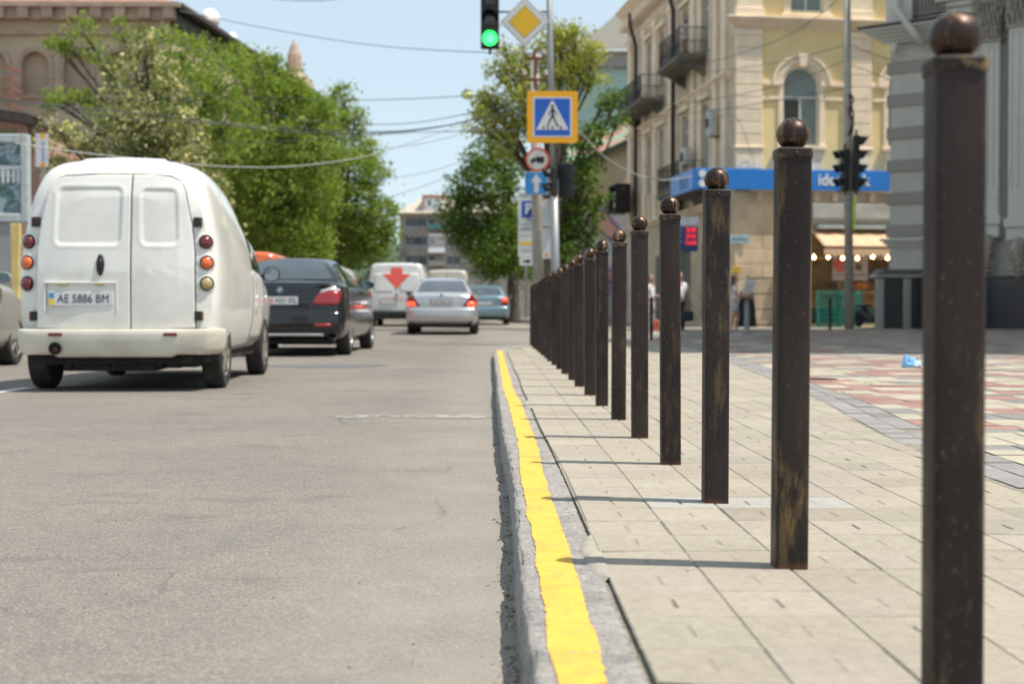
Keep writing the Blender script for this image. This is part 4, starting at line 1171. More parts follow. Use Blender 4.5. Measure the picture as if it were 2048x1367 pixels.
def wall_holes(mb, W0, W1, Z0, Z1, holes, y=0.0, depth=.25):
    """front wall at local y, with rectangular (x0,x1,z0,z1[, 'arch']) openings and reveals"""
    xs_ = sorted({W0, W1, *[h[0] for h in holes], *[h[1] for h in holes]}); zs_ = sorted({Z0, Z1, *[h[2] for h in holes], *[h[3] for h in holes]})
    for a, b in zip(xs_[:-1], xs_[1:]):
        for c, d in zip(zs_[:-1], zs_[1:]):
            if any(h[0] <= a and b <= h[1] and h[2] <= c and d <= h[3] for h in holes): continue
            mb.quad((a, y, c), (b, y, c), (b, y, d), (a, y, d))
    for h in holes:
        x0, x1, z0, z1 = h[:4]
        if len(h) > 4:
            cx, r = (x0+x1)/2, (x1-x0)/2; sp = z1-r
            arc = [(cx+r*math.cos(R(a)), sp+r*math.sin(R(a))) for a in range(0, 181, 12)]
            for (p, q), (s_, t_) in zip(arc[:-1], arc[1:]):
                cxn = x1 if p > cx+1e-6 else x0
                mb.quad((p, y, q), (s_, y, t_), (s_, y+depth, t_), (p, y+depth, q))
            mb.poly([(x1, y, z1)]+[(p, y, q) for p, q in arc[:8]][::1]+[(cx, y, z1)][:0] + [(cx, y, z1)])
            mb.poly([(x0, y, z1), (cx, y, z1)]+[(p, y, q) for p, q in arc[8:]])
        else:
            sp = z1; mb.quad((x0, y, z1), (x1, y, z1), (x1, y+depth, z1), (x0, y+depth, z1))
        mb.quad((x0, y, z0), (x0, y, sp), (x0, y+depth, sp), (x0, y+depth, z0))
        mb.quad((x1, y, z0), (x1, y, sp), (x1, y+depth, sp), (x1, y+depth, z0))
        mb.quad((x0, y, z0), (x1, y, z0), (x1, y+depth, z0), (x0, y+depth, z0))

def window(parent, x0, x1, z0, z1, y, fr=None, gl=None, arch=False, mull=1, trans=.7, sill=None, name="window"):
    """window part: frame > glass, sill"""
    fr = fr or M_upvc; gl = gl or M_wglass
    mb = MB(); f = .07; r = (x1-x0)/2; sp = z1-r if arch else z1
    mb.box(x0, x0+f, y-.03, y+.03, z0, sp); mb.box(x1-f, x1, y-.03, y+.03, z0, sp); mb.box(x0+f, x1-f, y-.03, y+.03, z0, z0+f)
    zt = z0+(z1-z0)*trans
    mb.box(x0+f, x1-f, y-.028, y+.028, zt-.035, zt+.035)
    for k in range(1, mull+1):
        xm = x0+(x1-x0)*k/(mull+1); mb.box(xm-.035, xm+.035, y-.026, y+.026, z0+f, zt-.035)
    if arch:
        cx = (x0+x1)/2
        arc = [(math.cos(R(a)), math.sin(R(a))) for a in range(0, 181, 12)]
        for (a, b), (c, d) in zip(arc[:-1], arc[1:]):
            q = [(cx+a*r, sp+b*r), (cx+c*r, sp+d*r), (cx+c*(r-f), sp+d*(r-f)), (cx+a*(r-f), sp+b*(r-f))]
            mb.prism(q, 'Y', y-.03, y+.03)
    else: mb.box(x0+f, x1-f, y-.03, y+.03, z1-f, z1)
    o = mb.build(name, fr, parent)
    mb = MB(); g = .02
    pts = [(x0+g, z0+g), (x1-g, z0+g)] + ([(( x0+x1)/2+(r-g)*math.cos(R(a)), sp+(r-g)*math.sin(R(a))) for a in range(0, 181, 12)] if arch else [(x1-g, z1-g), (x0+g, z1-g)])
    mb.poly([(a, y+.01, b) for a, b in pts]); mb.build("glass", gl, o)
    if sill:
        mb = MB(); mb.box(x0-.12, x1+.12, y-.32, y-.03, z0-.12, z0-.003); mb.build("sill", sill, o, bevel=.02)
    return o
def cornice(mb, x0, x1, z0, z1, out, steps=4, y=0.0, ret=True):
    """stepped projecting moulding"""
    for k in range(steps):
        a = z0+(z1-z0)*k/steps; b = z0+(z1-z0)*(k+1)/steps-.004; o = out*((k+1)/steps)**1.2
        mb.box(x0-(o if ret else 0), x1+(o if ret else 0), y-o, y-.002, a, b)
def balcony(parent, x0, x1, z, out, m_slab=None, rail=1.15, y=0.0, corn=True):
    mb = MB(); mb.box(x0, x1, y-out, y-.003, z-.22, z); mb.box(x0+.1, x1-.1, y-out+.1, y-.003, z-.34, z-.223)
    for xx in (x0+.35, x1-.35):
        mb.prism([(y-.01, z-.35), (y-out*.75, z-.35), (y-.01, z-.95)], 'X', xx-.1, xx+.1)
    o = mb.build("balcony", m_slab or M_slab, parent)
    mb = MB(); e = .05
    for a, b in (((x0+e, y-out+e), (x1-e, y-out+e)), ((x0+e, y-out+e), (x0+e, y-.05)), ((x1-e, y-out+e), (x1-e, y-.05))):
        a, b = Vector((*a, 0)), Vector((*b, 0)); L_ = (b-a).length; n = max(2, int(L_/.14))
        for h in (.08, rail*.5, rail): mb.bar(a+Vector((0, 0, z+h)), b+Vector((0, 0, z+h)), .035, .035)
        for k in range(n+1):
            p = a+(b-a)*k/n; mb.bar(p+Vector((0, 0, z)), p+Vector((0, 0, z+rail)), .018, .018, (0, 1, 0))
        for k in range(0, n-1, 3):
            p = a+(b-a)*(k+1)/n
            mb.tube([p+((b-a).normalized()*.12*math.cos(t))+Vector((0, 0, z+rail*.3+.16*math.sin(t))) for t in [q*.7 for q in range(10)]], .012, 5)
    mb.build("railing", M_iron, o)
    return o

# ---- corner bank building: main facade (local x to the right, facing the viewer) ----
YB = 58.0
TH = R(8)
XP = (1469-984)/F*YB
def wx(px):
    k = (px-984)/F; return XP+(YB*k-XP)/(math.cos(TH)-k*math.sin(TH))
def bplace(o, dy=0.0):
    """turn a thing built in facade coordinates about the building's corner"""
    o.location = (XP-XP*math.cos(TH)-dy*math.sin(TH), YB-XP*math.sin(TH)+dy*math.cos(TH), 0.05); o.rotation_euler = (0, 0, TH)
def wz(py): return .65+(622-py)/F*YB
bank = thing("bank_building", "cream and yellow ornate corner building with arched window and iron balconies", "building", (0, YB, 0.05)); bplace(bank)
HT = 17.5
x0f, x1f = wx(1469), 22.0
holes = [(wx(1566), wx(1638), wz(292), wz(134), 1), (wx(1777), wx(1777)+1.5, wz(292), wz(134), 1), (x0f+9.6, x0f+11.1, wz(292), wz(134), 1), (wx(1580), wx(1645), wz(22), HT-.6), (wx(1790), wx(1790)+1.4, wz(22), HT-.6)]
shop = [(wx(1624), wx(1800), .4, wz(462))]
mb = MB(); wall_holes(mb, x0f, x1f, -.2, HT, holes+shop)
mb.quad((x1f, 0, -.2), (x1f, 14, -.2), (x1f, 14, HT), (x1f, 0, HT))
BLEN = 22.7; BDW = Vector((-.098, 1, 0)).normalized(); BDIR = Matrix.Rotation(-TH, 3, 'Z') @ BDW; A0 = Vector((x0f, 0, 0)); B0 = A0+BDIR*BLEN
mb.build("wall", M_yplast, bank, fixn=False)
mb = MB(); mb.poly([(x0f, .02, HT), (x1f, .02, HT), (x1f, 14, HT+.0), (x1f, 24, HT), (B0.x, B0.y, HT)]); mb.poly([(B0.x, B0.y, -.2), (x1f, B0.y+1, -.2), (x1f, B0.y+1, HT), (B0.x, B0.y, HT)]); mb.build("roof", M_slab, bank)
# rusticated pilasters
def pilaster(parent, xa, xb, z0, z1, m, course=.5, out=.16, name="pilaster", gap=.035):
    mb = MB(); z = z0; 
    mb.box(xa+.02, xb-.02, -out+.05, -.004, z0, z1)
    while z < z1-.1:
        t = min(z+course-gap, z1); mb.box(xa, xb, -out, -.006, z, t); z += course
    return mb.build(name, m, parent, bevel=.02, seg=1)
for a, b in ((1469, 1522), (1694, 1741)):
    pilaster(bank, wx(a), wx(b), wz(295), wz(62)-.02, M_ctrim)
    mb = MB(); mb.box(wx(a)-.08, wx(b)+.08, -.24, -.008, wz(300), wz(295)); mb.box(wx(a), wx(b), -.19, -.008, wz(340), wz(300)-.005)
    mb.build("pilaster_base", M_ctrim, bank, bevel=.03); mb = MB(); mb.box(wx(a)+.02, wx(b)-.02, -.2, -.008, wz(38)+.02, HT-.5); mb.box(wx(a)-.05, wx(b)+.05, -.26, -.009, wz(38)+.01, wz(20)); mb.build("upper_pilaster", M_ctrim, bank, bevel=.03)
pilaster(bank, x0f+11.8, x0f+12.8, wz(295), wz(62)-.02, M_ctrim)
# storey cornice, impost bands, window surrounds
mb = MB(); cornice(mb, x0f, x1f, wz(62), wz(38), .45, 5, ret=True); mb.build("cornice", M_ctrim, bank, bevel=.02)
mb = MB(); cornice(mb, x0f, x1f, HT-.9, HT, .9, 6)
for k in range(24): mb.box(x0f+.2+k*.5, x0f+.4+k*.5, -.5, -.01, HT-1.15, HT-.92)
mb.build("roof_cornice", M_ctrim, bank, bevel=.03)
for a, b in ((1523, 1564), (1640, 1693)):
    mb = MB()
    for z0, z1, o in ((wz(173), wz(164), .12), (wz(201), wz(195), .07)): mb.box(wx(a), wx(b), -o, -.004, z0, z1)
    mb.build("impost_band", M_ctrim, bank, bevel=.015)
mb = MB()
for z0, z1, o in ((wz(173), wz(164), .12), (wz(201), wz(195), .07)): mb.box(wx(1742), wx(1776), -o, -.004, z0, z1)
mb.build("impost_band", M_ctrim, bank, bevel=.015)
for h in holes[:3]:
    x0, x1, z0, z1 = h[:4]; cx, r = (x0+x1)/2, (x1-x0)/2; sp = z1-r
    mb = MB()
    for r0, r1, o in ((r+.0, r+.12, .05), (r+.12, r+.40, .11), (r+.40, r+.52, .17)):
        arc = [(math.cos(R(a)), math.sin(R(a))) for a in range(0, 181, 10)]
        for (a, b), (c, d) in zip(arc[:-1], arc[1:]):
            mb.prism([(cx+a*r0, sp+b*r0), (cx+a*r1, sp+b*r1), (cx+c*r1, sp+d*r1), (cx+c*r0, sp+d*r0)], 'Y', -o, -.003)
    mb.prism([(cx-.13, z1-.02), (cx+.13, z1-.02), (cx+.2, z1+.5), (cx-.2, z1+.5)], 'Y', -.24, -.012)
    mb.build("archivolt", M_ctrim, bank, bevel=.01)
    mb = MB(); mb.box(x0-.22, x0-.004, -.06, -.003, z0, sp); mb.box(x1+.004, x1+.22, -.06, -.003, z0, sp); mb.box(x0-.3, x1+.3, -.16, -.004, z0-.16, z0-.004)
    mb.box(x0-.15, x1+.15, -.06, -.004, z0-1.1, z0-.17); mb.build("window_surround", M_ctrim, bank, bevel=.01)
    w_ = window(bank, x0, x1, z0, z1, .16, arch=True, trans=.62)
    mb = MB(); mb.poly([(x0+.1, .158, z0+.1), (cx-.05, .158, z0+.1), (cx-.05, .158, z0+(z1-z0)*.58), (x0+.1, .158, z0+(z1-z0)*.58)]); mb.build("open_sash", M_dglass, w_)
    mb = MB(); mb.box(x0, x1, .6, .65, z0, z1); mb.build("blind", mat("pale_blind", (.3, .34, .34), .8), w_)
for h in holes[3:]:
    mb = MB(); x0, x1, z0, z1 = h[:4]; mb.box(x0-.3, x0-.004, -.09, -.003, z0-.1, z1); mb.box(x1+.004, x1+.3, -.09, -.003, z0-.1, z1); mb.box(x0-.4, x1+.4, -.14, -.004, z0-.22, z0-.11)
    mb.build("window_surround", M_ctrim, bank, bevel=.01)
    window(bank, x0, x1, z0, z1, .16)
# ground floor: sandstone courses over the plaster
mb = MB()
zc = .05
while zc < wz(383)-.1:
    hgt = .62; z1 = min(zc+hgt-.03, wz(384))
    xa = x0f-.03; k = int(zc/.62) % 2
    xlim = wx(1622)
    while xa < xlim-.1:
        bw = (1.9 if k else 1.4) if xa > x0f else (1.2 if k else 1.9); xb = min(xa+bw-.025, xlim)
        mb.box(xa, xb, -.14, -.005, zc, z1); xa += bw
    zc += hgt
mb.box(x0f-.05, wx(1622), -.12, -.004, -.2, wz(384))
mb.box(wx(1622)+.01, wx(1800), -.12, -.004, wz(455)+.3, wz(384)); mb.box(x0f+6.8+.4, x1f, -.12, -.004, -.2, wz(384))
for k in range(9): mb.box(x0f+.9+k*.8, x0f+1.15+k*.8, -.3, -.145, wz(384)-.45, wz(384)-.02)
mb.build("stone_courses", M_rust_s, bank, bevel=.025, seg=1)
# shop front
sf = MB(); x0s, x1s = wx(1624), wx(1800)
sf.quad((x0s, 1.2, .1), (x1s, 1.2, .1), (x1s, 1.2, wz(462)), (x0s, 1.2, wz(462)))
for xx in (0, .33, .62, 1): sf.box(x0s+(x1s-x0s)*xx-.03, x0s+(x1s-x0s)*xx+.03, .1, .2, .1, wz(462))
sf.box(x0s, x1s, .1, .2, .75, .85); sf.box(x0s, x1s, .1, .2, 2.75, 2.85)
s_ = sf.build("shop_front", M_interior, bank)
mb = MB(); mb.quad((x0s, .3, .4), (x1s, .3, .4), (x1s, .3, .02), (x0s, .3, .02)); mb.box(x0s, x1s, -.02, .09, .08, .72); mb.build("stall_riser", mat("dark_green_tiles", (.02, .06, .055), .4), s_)
mb = MB()
for k in range(26): mb.box(x0s+.1+k*.145, x0s+.14+k*.145, .02, .05, .73, 1.35)
mb.box(x0s, x1s, .0, .03, 1.35, 1.42); mb.build("window_bars", mat("ochre_bars", (.3, .2, .07), .6), s_)
mb = MB(); mb.box(wx(1667), wx(1737), -.02, .06, wz(562), wz(503)); p = mb.build("poster", mat("pale_poster", (.42, .39, .37), .7), s_)
mb = MB(); mb.lathe([(.32, 0), (.31, -.012)], ((wx(1702)+wx(1667))/2-.05, -.022, wz(530)), 24, 'Y'); mb.build("round_print", mat("poster_red", (.5, .12, .1), .6), p)
mb = MB(); mb.box(wx(1712), wx(1725), -.03, -.021, wz(542), wz(528)); mb.build("square_print", mat("poster_brown", (.16, .1, .08), .6), p)
mb = MB(); mb.box(wx(1672), wx(1732), -.03, -.021, wz(553), wz(550)); mb.build("text_line", mat("poster_grey", (.2, .2, .2), .6), p)
mb = MB(); mb.lathe([(.05, 0), (.36, .08), (.4, .3), (.25, .5), (.02, .55)], (wx(1728), .45, wz(585)), 14); mb.build("fruit_basket", mat("fruit_orange", (.5, .16, .05), .6, var=.6, scale=9), s_, smooth=True)
# weathered tin fascia over the shop
mb = MB(); mb.prism([(-.75, wz(452)), (-.9, wz(440)), (-.8, wz(410)), (-.2, wz(408)), (-.2, wz(452))], 'X', wx(1612), wx(1800)); fa = mb.build("shop_fascia", M_oldsign, bank, bevel=.02)
mb = MB(); mb.box(wx(1622), wx(1800), -.92, -.3, wz(460), wz(452)-.004); mb.build("fascia_edge", mat("pale_teal_strip", (.40, .47, .46), .6), fa)

# ---- bank sign (hangs on the wall: its own thing) --------------------------------
sg = thing("bank_sign", "long blue bank sign band with white dots and lettering above the shops", "sign", (0, YB-.36, 0.05)); bplace(sg, -.36)
zs0, zs1 = wz(383), wz(342)
mb = MB(); mb.box(wx(1385), wx(1787), -.12, .18, zs0, zs1); mb.build("sign_board", M_bblue, sg, bevel=.02)
L0 = Vector((wx(1385), 0, 0)); L1 = L0+BDIR*4.2
mb = MB(); mb.quad((L0.x+.01, .16, zs0), (L1.x, L1.y, zs0), (L1.x, L1.y, zs1), (L0.x+.01, .16, zs1)); mb.build("sign_return", M_bblue, sg, solid=.1)
mb = MB(); dm = []
for i in range(3):
    for j in range(2):
        mb = MB(); mb.lathe([(.155, 0), (.155, -.03)], (wx(1392)+.13+i*.42, -.122, (zs0+zs1)/2+(.19 if j else -.19)), 20, 'Y'); mb.build("logo_dot", M_white, sg)
text_mb("ideabank", .68, "lettering", M_white, sg, Matrix.Translation(((wx(1604)+wx(1754))/2, -.125, (zs0+zs1)/2-.0)) @ FACE_CAM, .02, .014, sx=.92)
for k in range(3):
    mb = MB(); v = Vector((-.05, 0, 0)); p = L0+BDIR*(1.4+k*.5); mb.bar(p+Vector((-.08, 0, zs0+.15)), p+Vector((-.08, 0, zs1-.15)), .12, .03, (1, 0, 0)); mb.build("side_lettering", mat("grey_white_letter", (.3, .4, .55), .6), sg)
# ---- awning ---------------------------------------------------------------------
aw = thing("awning", "peach cloth awning with scalloped edge over the greengrocer's window", "awning", (0, YB-.1, 0.05)); bplace(aw, -.1)
mb = MB(); xa, xb = wx(1615), wx(1779); rows = []
for q in range(9):
    t = q/8; rows.append([(xa+(xb-xa)*k/24, -.3-1.5*t, wz(461)-(wz(461)-wz(498))*t + .02*math.sin(k*1.3)*math.sin(t*3)) for k in range(25)])
mb.grid(rows); mb.build("cloth", M_awn, aw, smooth=True, solid=.02)
mb = MB(); n = 132; top = [(xa+(xb-xa)*k/n, -1.81, wz(500)) for k in range(n+1)]; bot = [(xa+(xb-xa)*k/n, -1.83, wz(513)-.09*abs(math.sin(k*math.pi/11))) for k in range(n+1)]
mb.grid([top, bot]); mb.build("valance", M_awn, aw, solid=.012)
mb = MB(); mb.bar((xa, -1.8, wz(499)), (xb, -1.8, wz(499)), .06, .06); mb.bar((xa+.05, -1.8, wz(499)), (xa+.05, -.3, wz(480)), .04, .04); mb.bar((xb-.02, -1.8, wz(499)), (xb-.02, -.3, wz(480)), .04, .04)
mb.build("awning_frame", M_dpipe, aw)
M_bulb = mat("lit_warm_bulb", (1, .8, .5), .3, emit=(1, .62, .28), estr=7)
bl = thing("festoon_lights", "string of small lit warm bulbs hanging under the awning edge", "lights", (0, YB-1.7, 0.05)); bplace(bl, -1.7)
mb = MB(); mb.tube([(xa+(xb-xa)*k/20, 0, wz(512)-.05*abs(math.sin(k*math.pi/4))) for k in range(21)], .012, 5); mb.build("cable", M_dpipe, bl)
for k, (px, py) in enumerate(((1599, 519), (1627, 518), (1655, 520), (1684, 520), (1714, 517), (1743, 519))):
    mb = MB(); mb.lathe([(.02, .12), (.03, .06), (.075, 0), (.06, -.06), (.01, -.085)], (wx(px), 0, wz(py)), 12); mb.build("bulb", M_bulb, bl, smooth=True)

# ---- street-side facade of the same building (its own rotated frame, a part group) ----
BMX = Matrix.Translation(bank.location) @ Matrix.Rotation(TH, 4, 'Z')
side_rz = math.atan2(-BDIR.y, -BDIR.x)
side = bpy.data.objects.new("side_facade", None); COL.objects.link(side); side.parent = bank; side.location = B0; side.rotation_euler = (0, 0, side_rz)
# inside "side" local x runs 0 (far) .. BLEN (near corner); z up; outward = -y
def sx_of(px):   # facade x for picture column px
    k = (px-984)/F; A = Vector((x0f, YB)); 
    d = BDW; s_ = (A.x-k*A.y)/(k*d.y-d.x); return BLEN-s_
hs = []
mbw = MB()
wins = [(sx_of(1300), 1.3), (sx_of(1325), 1.3), (sx_of(1372), 1.4), (sx_of(1412), 1.3)]
for xc, w_ in wins:
    for z0, z1 in ((11.95, 14.6), (6.7, 9.7)): hs.append((xc-w_/2, xc+w_/2, z0, z1))
hs.append((12.6, 15.2, .2, 3.4)); hs.append((7.5, 10.3, .2, 3.4)); hs.append((17.2, 19.4, .2, 3.6))
wall_holes(mbw, 0, BLEN, -.2, HT, hs)
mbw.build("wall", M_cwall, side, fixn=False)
for h in hs[:8]:
    fr_ = window(side, h[0], h[1], h[2], h[3], .14, gl=M_dglass, trans=.75)
    mb = MB(); mb.box(h[0]-.18, h[0]-.004, -.08, -.003, h[2], h[3]+.15); mb.box(h[1]+.004, h[1]+.18, -.08, -.003, h[2], h[3]+.15); mb.box(h[0]-.3, h[1]+.3, -.22, -.004, h[3]+.2, h[3]+.38); mb.build("surround", M_ctrim, fr_, bevel=.01)
for h in hs[8:]:
    mb = MB(); mb.box(h[0], h[1], .1, .2, .2, h[3])
    for k in range(int((h[1]-h[0])/.28)+1): mb.box(h[0]+k*.28, h[0]+k*.28+.14, .04, .1, .2, h[3])
    mb.build("shutter", M_shut, side)
for px in (1262, 1290, 1312, 1343, 1388, 1402, 1432, 1450):
    xx = sx_of(px); mb = MB(); mb.box(xx-.28, xx+.28, -.14, -.004, 5.2, HT-2.2); mb.box(xx-.36, xx+.36, -.2, -.005, HT-2.4, HT-2.0); mb.build("pilaster", M_ctrim, side, bevel=.02)
mb = MB(); cornice(mb, 0, BLEN, HT-.9, HT, .62, 6); 
for k in range(40): mb.box(.3+k*.56, .5+k*.56, -.55, -.01, HT-1.3, HT-.92)
mb.build("roof_cornice", M_ctrim, side, bevel=.03)
mb = MB(); cornice(mb, 0, BLEN, HT-2.1, HT-1.8, .2, 3, ret=False); mb.build("cornice", M_ctrim, side, bevel=.02)
mb = MB(); cornice(mb, 0, BLEN-.5, 10.2, 10.5, .25, 3, ret=False); mb.build("cornice", M_ctrim, side, bevel=.02)
mb = MB(); cornice(mb, 0, BLEN-.5, 5.0, 5.3, .25, 3, ret=False); mb.build("cornice", M_ctrim, side, bevel=.02)
for xx in (sx_of(1281), sx_of(1357)):
    mb = MB(); mb.tube([(xx, -.6, HT-.9), (xx, -.6, HT-1.5), (xx, -.28, HT-2.6), (xx, -.28, .3)], .11, 8); mb.build("drainpipe", M_dpipe, side, smooth=True)
balcony(side, BLEN-9.0, BLEN-4.6, 11.9, 1.25); balcony(side, BLEN-19.5, BLEN-13.2, 11.25, 1.2); balcony(side, BLEN-9.4, BLEN-5.0, 6.1, 1.2)
M_acw = mat("off_white_ac_casing", (.5, .5, .47), .5, var=.1)
def ac(xc, z, y=-.6, w_=.85, h_=.6, label="", cage=False):
    M_ = BMX @ Matrix.Translation(B0) @ Matrix.Rotation(side_rz, 4, 'Z')
    p = M_ @ Vector((xc, y, z))
    t = thing("air_conditioner", label, "air conditioner", p, TH+side_rz)
    mb = MB(); mb.box(-w_/2, w_/2, -.15, .15, 0, h_); c = mb.build("casing", M_acw, t, bevel=.02)
    mb = MB(); mb.lathe([(.22, 0), (.22, -.02), (.19, -.02), (.19, .01)], (-.12, -.152, h_/2), 20, 'Y')
    for k in range(4): a = R(45*k); mb.bar((-.12-.2*math.cos(a), -.165, h_/2-.2*math.sin(a)), (-.12+.2*math.cos(a), -.165, h_/2+.2*math.sin(a)), .012, .012, (0, 1, 0))
    mb.build("fan_grille", M_iron, t)
    mb = MB(); mb.bar((-w_/2, 0, -.03), (-w_/2, .4, -.03), .04, .04); mb.bar((w_/2, 0, -.03), (w_/2, .4, -.03), .04, .04); mb.build("bracket", M_iron, t)
    return t
t_ = ac(sx_of(1268), 6.35, -.9, 1.2, .85, "air conditioner in a dark metal cage on the left edge of the bank building")
mb = MB()
for k in range(3): mb.box(-1.1, 1.0, -.35, .5, -.35+.75*k*.99-.0, -.28+.75*k*.99)
mb.box(-1.1, -1.04, -.35, .5, -.35, 1.2); mb.box(.94, 1.0, -.35, .5, -.35, 1.2); mb.box(-1.1, 1.0, .44, .5, -.35, 1.2)
mb.build("cage", M_iron, t_)
ac(sx_of(1393), 7.2, -.5, .9, .75, "grey wall box beside the lower balcony of the bank building")
ac(sx_of(1441), 8.0, -.4, .5, 1.1, "narrow white box high on the pilaster left of the corner")

# ---- exchange-rate board ----------------------------------------------------------
M_navy = mat("navy_board", (.01, .03, .12), .4)
M_led = mat("red_led_digits", (.5, .02, .02), .4, emit=(1, .02, .03), estr=.8)
xb_ = thing("exchange_board", "dark blue exchange rate board with lit red digits on the corner", "sign", at(1375, 500, 57.2))
mb = MB(); mb.box(-.42, .42, -.08, .08, -.05, .95); bd = mb.build("board", M_navy, xb_, bevel=.02)
mb = MB(); mb.box(-.6, .45, -.05, .05, .99, 1.3); mb.build("header_panel", mat("pale_grey_header", (.4, .42, .48), .5), xb_, bevel=.01)
for k, tx in enumerate(("26.80", "29.95", "0.418")):
    text_mb(tx, .24, "digits", M_led, bd, Matrix.Translation((.13, -.085, .8-.26*k)) @ FACE_CAM, .006, .003, sx=.78)
for k, tx in enumerate(("USD", "EUR", "RUB")):
    text_mb(tx, .15, "lettering", mat("blue_letter", (.1, .25, .6), .5), bd, Matrix.Translation((-.29, -.085, .8-.24*k)) @ FACE_CAM, .004, .002, sx=.7)
mb = MB(); mb.box(-.05, .05, .08, .9, .4, .5); mb.build("bracket", M_iron, xb_)
pl = thing("wall_plaque", "pale blue plaque on the sandstone wall right of the exchange board", "plaque", at(1478, 478, YB-.16))
mb = MB(); mb.box(-.4, .4, -.02, .02, -.18, .18); b_ = mb.build("panel", mat("pale_blue_plate", (.42, .55, .62), .5), pl, bevel=.01)
mb = MB(); mb.box(-.3, .3, -.025, -.021, -.03, .03); mb.build("text_line", mat("grey_blue_ink", (.15, .25, .35), .6), b_)
pl = thing("wall_plaque", "two small yellow squares fixed low on the sandstone wall", "plaque", at(1473, 539, YB-.16))
for x_ in (-.12, .1):
    mb = MB(); mb.box(x_-.095, x_+.095, -.02, .02, -.14, .14); mb.build("yellow_tile", mat("ochre_yellow", (.6, .42, .06), .5), pl, bevel=.01)
# ---- grey classical building at the right -----------------------------------------
M_gcream = mat("grey_cream_render", (.53, .51, .45), .8, var=.05, scale=1.5, dirt=(.36, .35, .32), dirt_amt=.3, rand=False)
M_gband = mat("grey_band_render", (.33, .305, .27), .8, var=.05, scale=1.5, rand=False)
M_gtrim = mat("pale_grey_trim", (.64, .62, .57), .75, var=.05, scale=2, dirt=(.36, .33, .29), dirt_amt=.35)
M_capst = mat("stained_capital_stone", (.36, .33, .28), .85, var=.3, scale=7, bump=1, bscale=12, dirt=(.16, .13, .10), dirt_amt=.7, dscale=4)
G0 = Vector((13.2, 47.0)); gr = -R(40)
grey = thing("grey_building", "pale grey classical building with banded corner pier and fluted pilasters", "building", (G0.x, G0.y, .1), gr)
def gs(px): k = (px-984)/F; return (47*k-13.2)/(.766+.643*k)
def gzz(py, s_): return (622-py)/F*(47-.643*s_)+.55
GH = 22.0
mb = MB()
# mass: chamfer front, left return, and the long wing running towards the viewer outside the picture
c, s_ = math.cos(-gr), math.sin(-gr)
def loc(X, Y): v = Matrix.Rotation(-gr, 2) @ Vector((X-G0.x, Y-G0.y)); return (v.x, v.y)
foot = [(0, 0), (4.9, 0), loc(14.6, 30), loc(13.0, 30), loc(13.0, 16.3), loc(30, 16.3), loc(30, 50), loc(14.2, 48.8)]
mb.prism([(a, b) for a, b in foot], 'Z', -.2, GH); mb.build("wall", M_gcream, grey)
mb = MB(); z = gzz(470, .5)
# banded pier
z0p = gzz(475, .5); k = 0; zt = gzz(100, .5)
mb = MB(); mb.box(.02, 1.75, -.1, -.003, gzz(545, .5), zt); mb.build("corner_pier", M_gcream, grey)
z = z0p+.02
mb = MB()
while z < zt-.3:
    mb.box(-.10, 1.80, -.15, .6, z, z+.40); z += 1.07
mb.build("pier_bands", M_gband, grey, bevel=.02)
mb = MB(); cornice(mb, -.02, 1.78, gzz(494, .5), gzz(476, .5), .22, 3, y=-.1); mb.build("pier_base_moulding", M_gtrim, grey, bevel=.02)
# cornice over the pier, small balcony rail
mb = MB(); cornice(mb, -.15, 1.9, gzz(88, .3), gzz(58, .3), .62, 5, y=-.1); mb.build("pier_cornice", M_gtrim, grey, bevel=.02)
mb = MB(); mb.box(-.85, 2.6, -.8, .3, gzz(58, .3)+.003, gzz(54, .3)); mb.build("cornice_flashing", M_dpipe, grey)
mb = MB(); mb.box(.0, .9, -.45, -.004, gzz(54, .3)+.01, GH-8); mb.build("upper_pier", M_gtrim, grey, bevel=.02)
mb = MB()
for k in range(9): mb.tube([(1.0+k*.12, -.5, gzz(40, 1)+.1), (1.06+k*.12, -.55, gzz(20, 1)), (.97+k*.12, -.5, gzz(-10, 1))], .018, 5)
mb.bar((.95, -.5, gzz(45, 1)+.1), (2.1, -.5, gzz(45, 1)+.1), .05, .05); mb.bar((.95, -.5, gzz(-10, 1)), (2.1, -.5, gzz(-10, 1)), .05, .05); mb.build("iron_grille", M_iron, grey)
mb = MB(); mb.tube([(.45, -.7, 13), (.45, -.7, gzz(22, .5)), (1.05, -.75, gzz(70, 1)), (1.25, -.4, gzz(95, 1))], .13, 10); mb.build("downpipe", M_gtrim, grey, smooth=True)
# entablature over the portico (nearer, so it climbs to the right in the picture)
mb = MB(); cornice(mb, 1.95, 6.2, gzz(12, 3), gzz(12, 3)+.9, .7, 5, y=-.35); mb.box(1.95, 6.2, -.35, -.004, gzz(12, 3)-.25, gzz(12, 3)-.004); mb.build("entablature", M_gtrim, grey, bevel=.02)
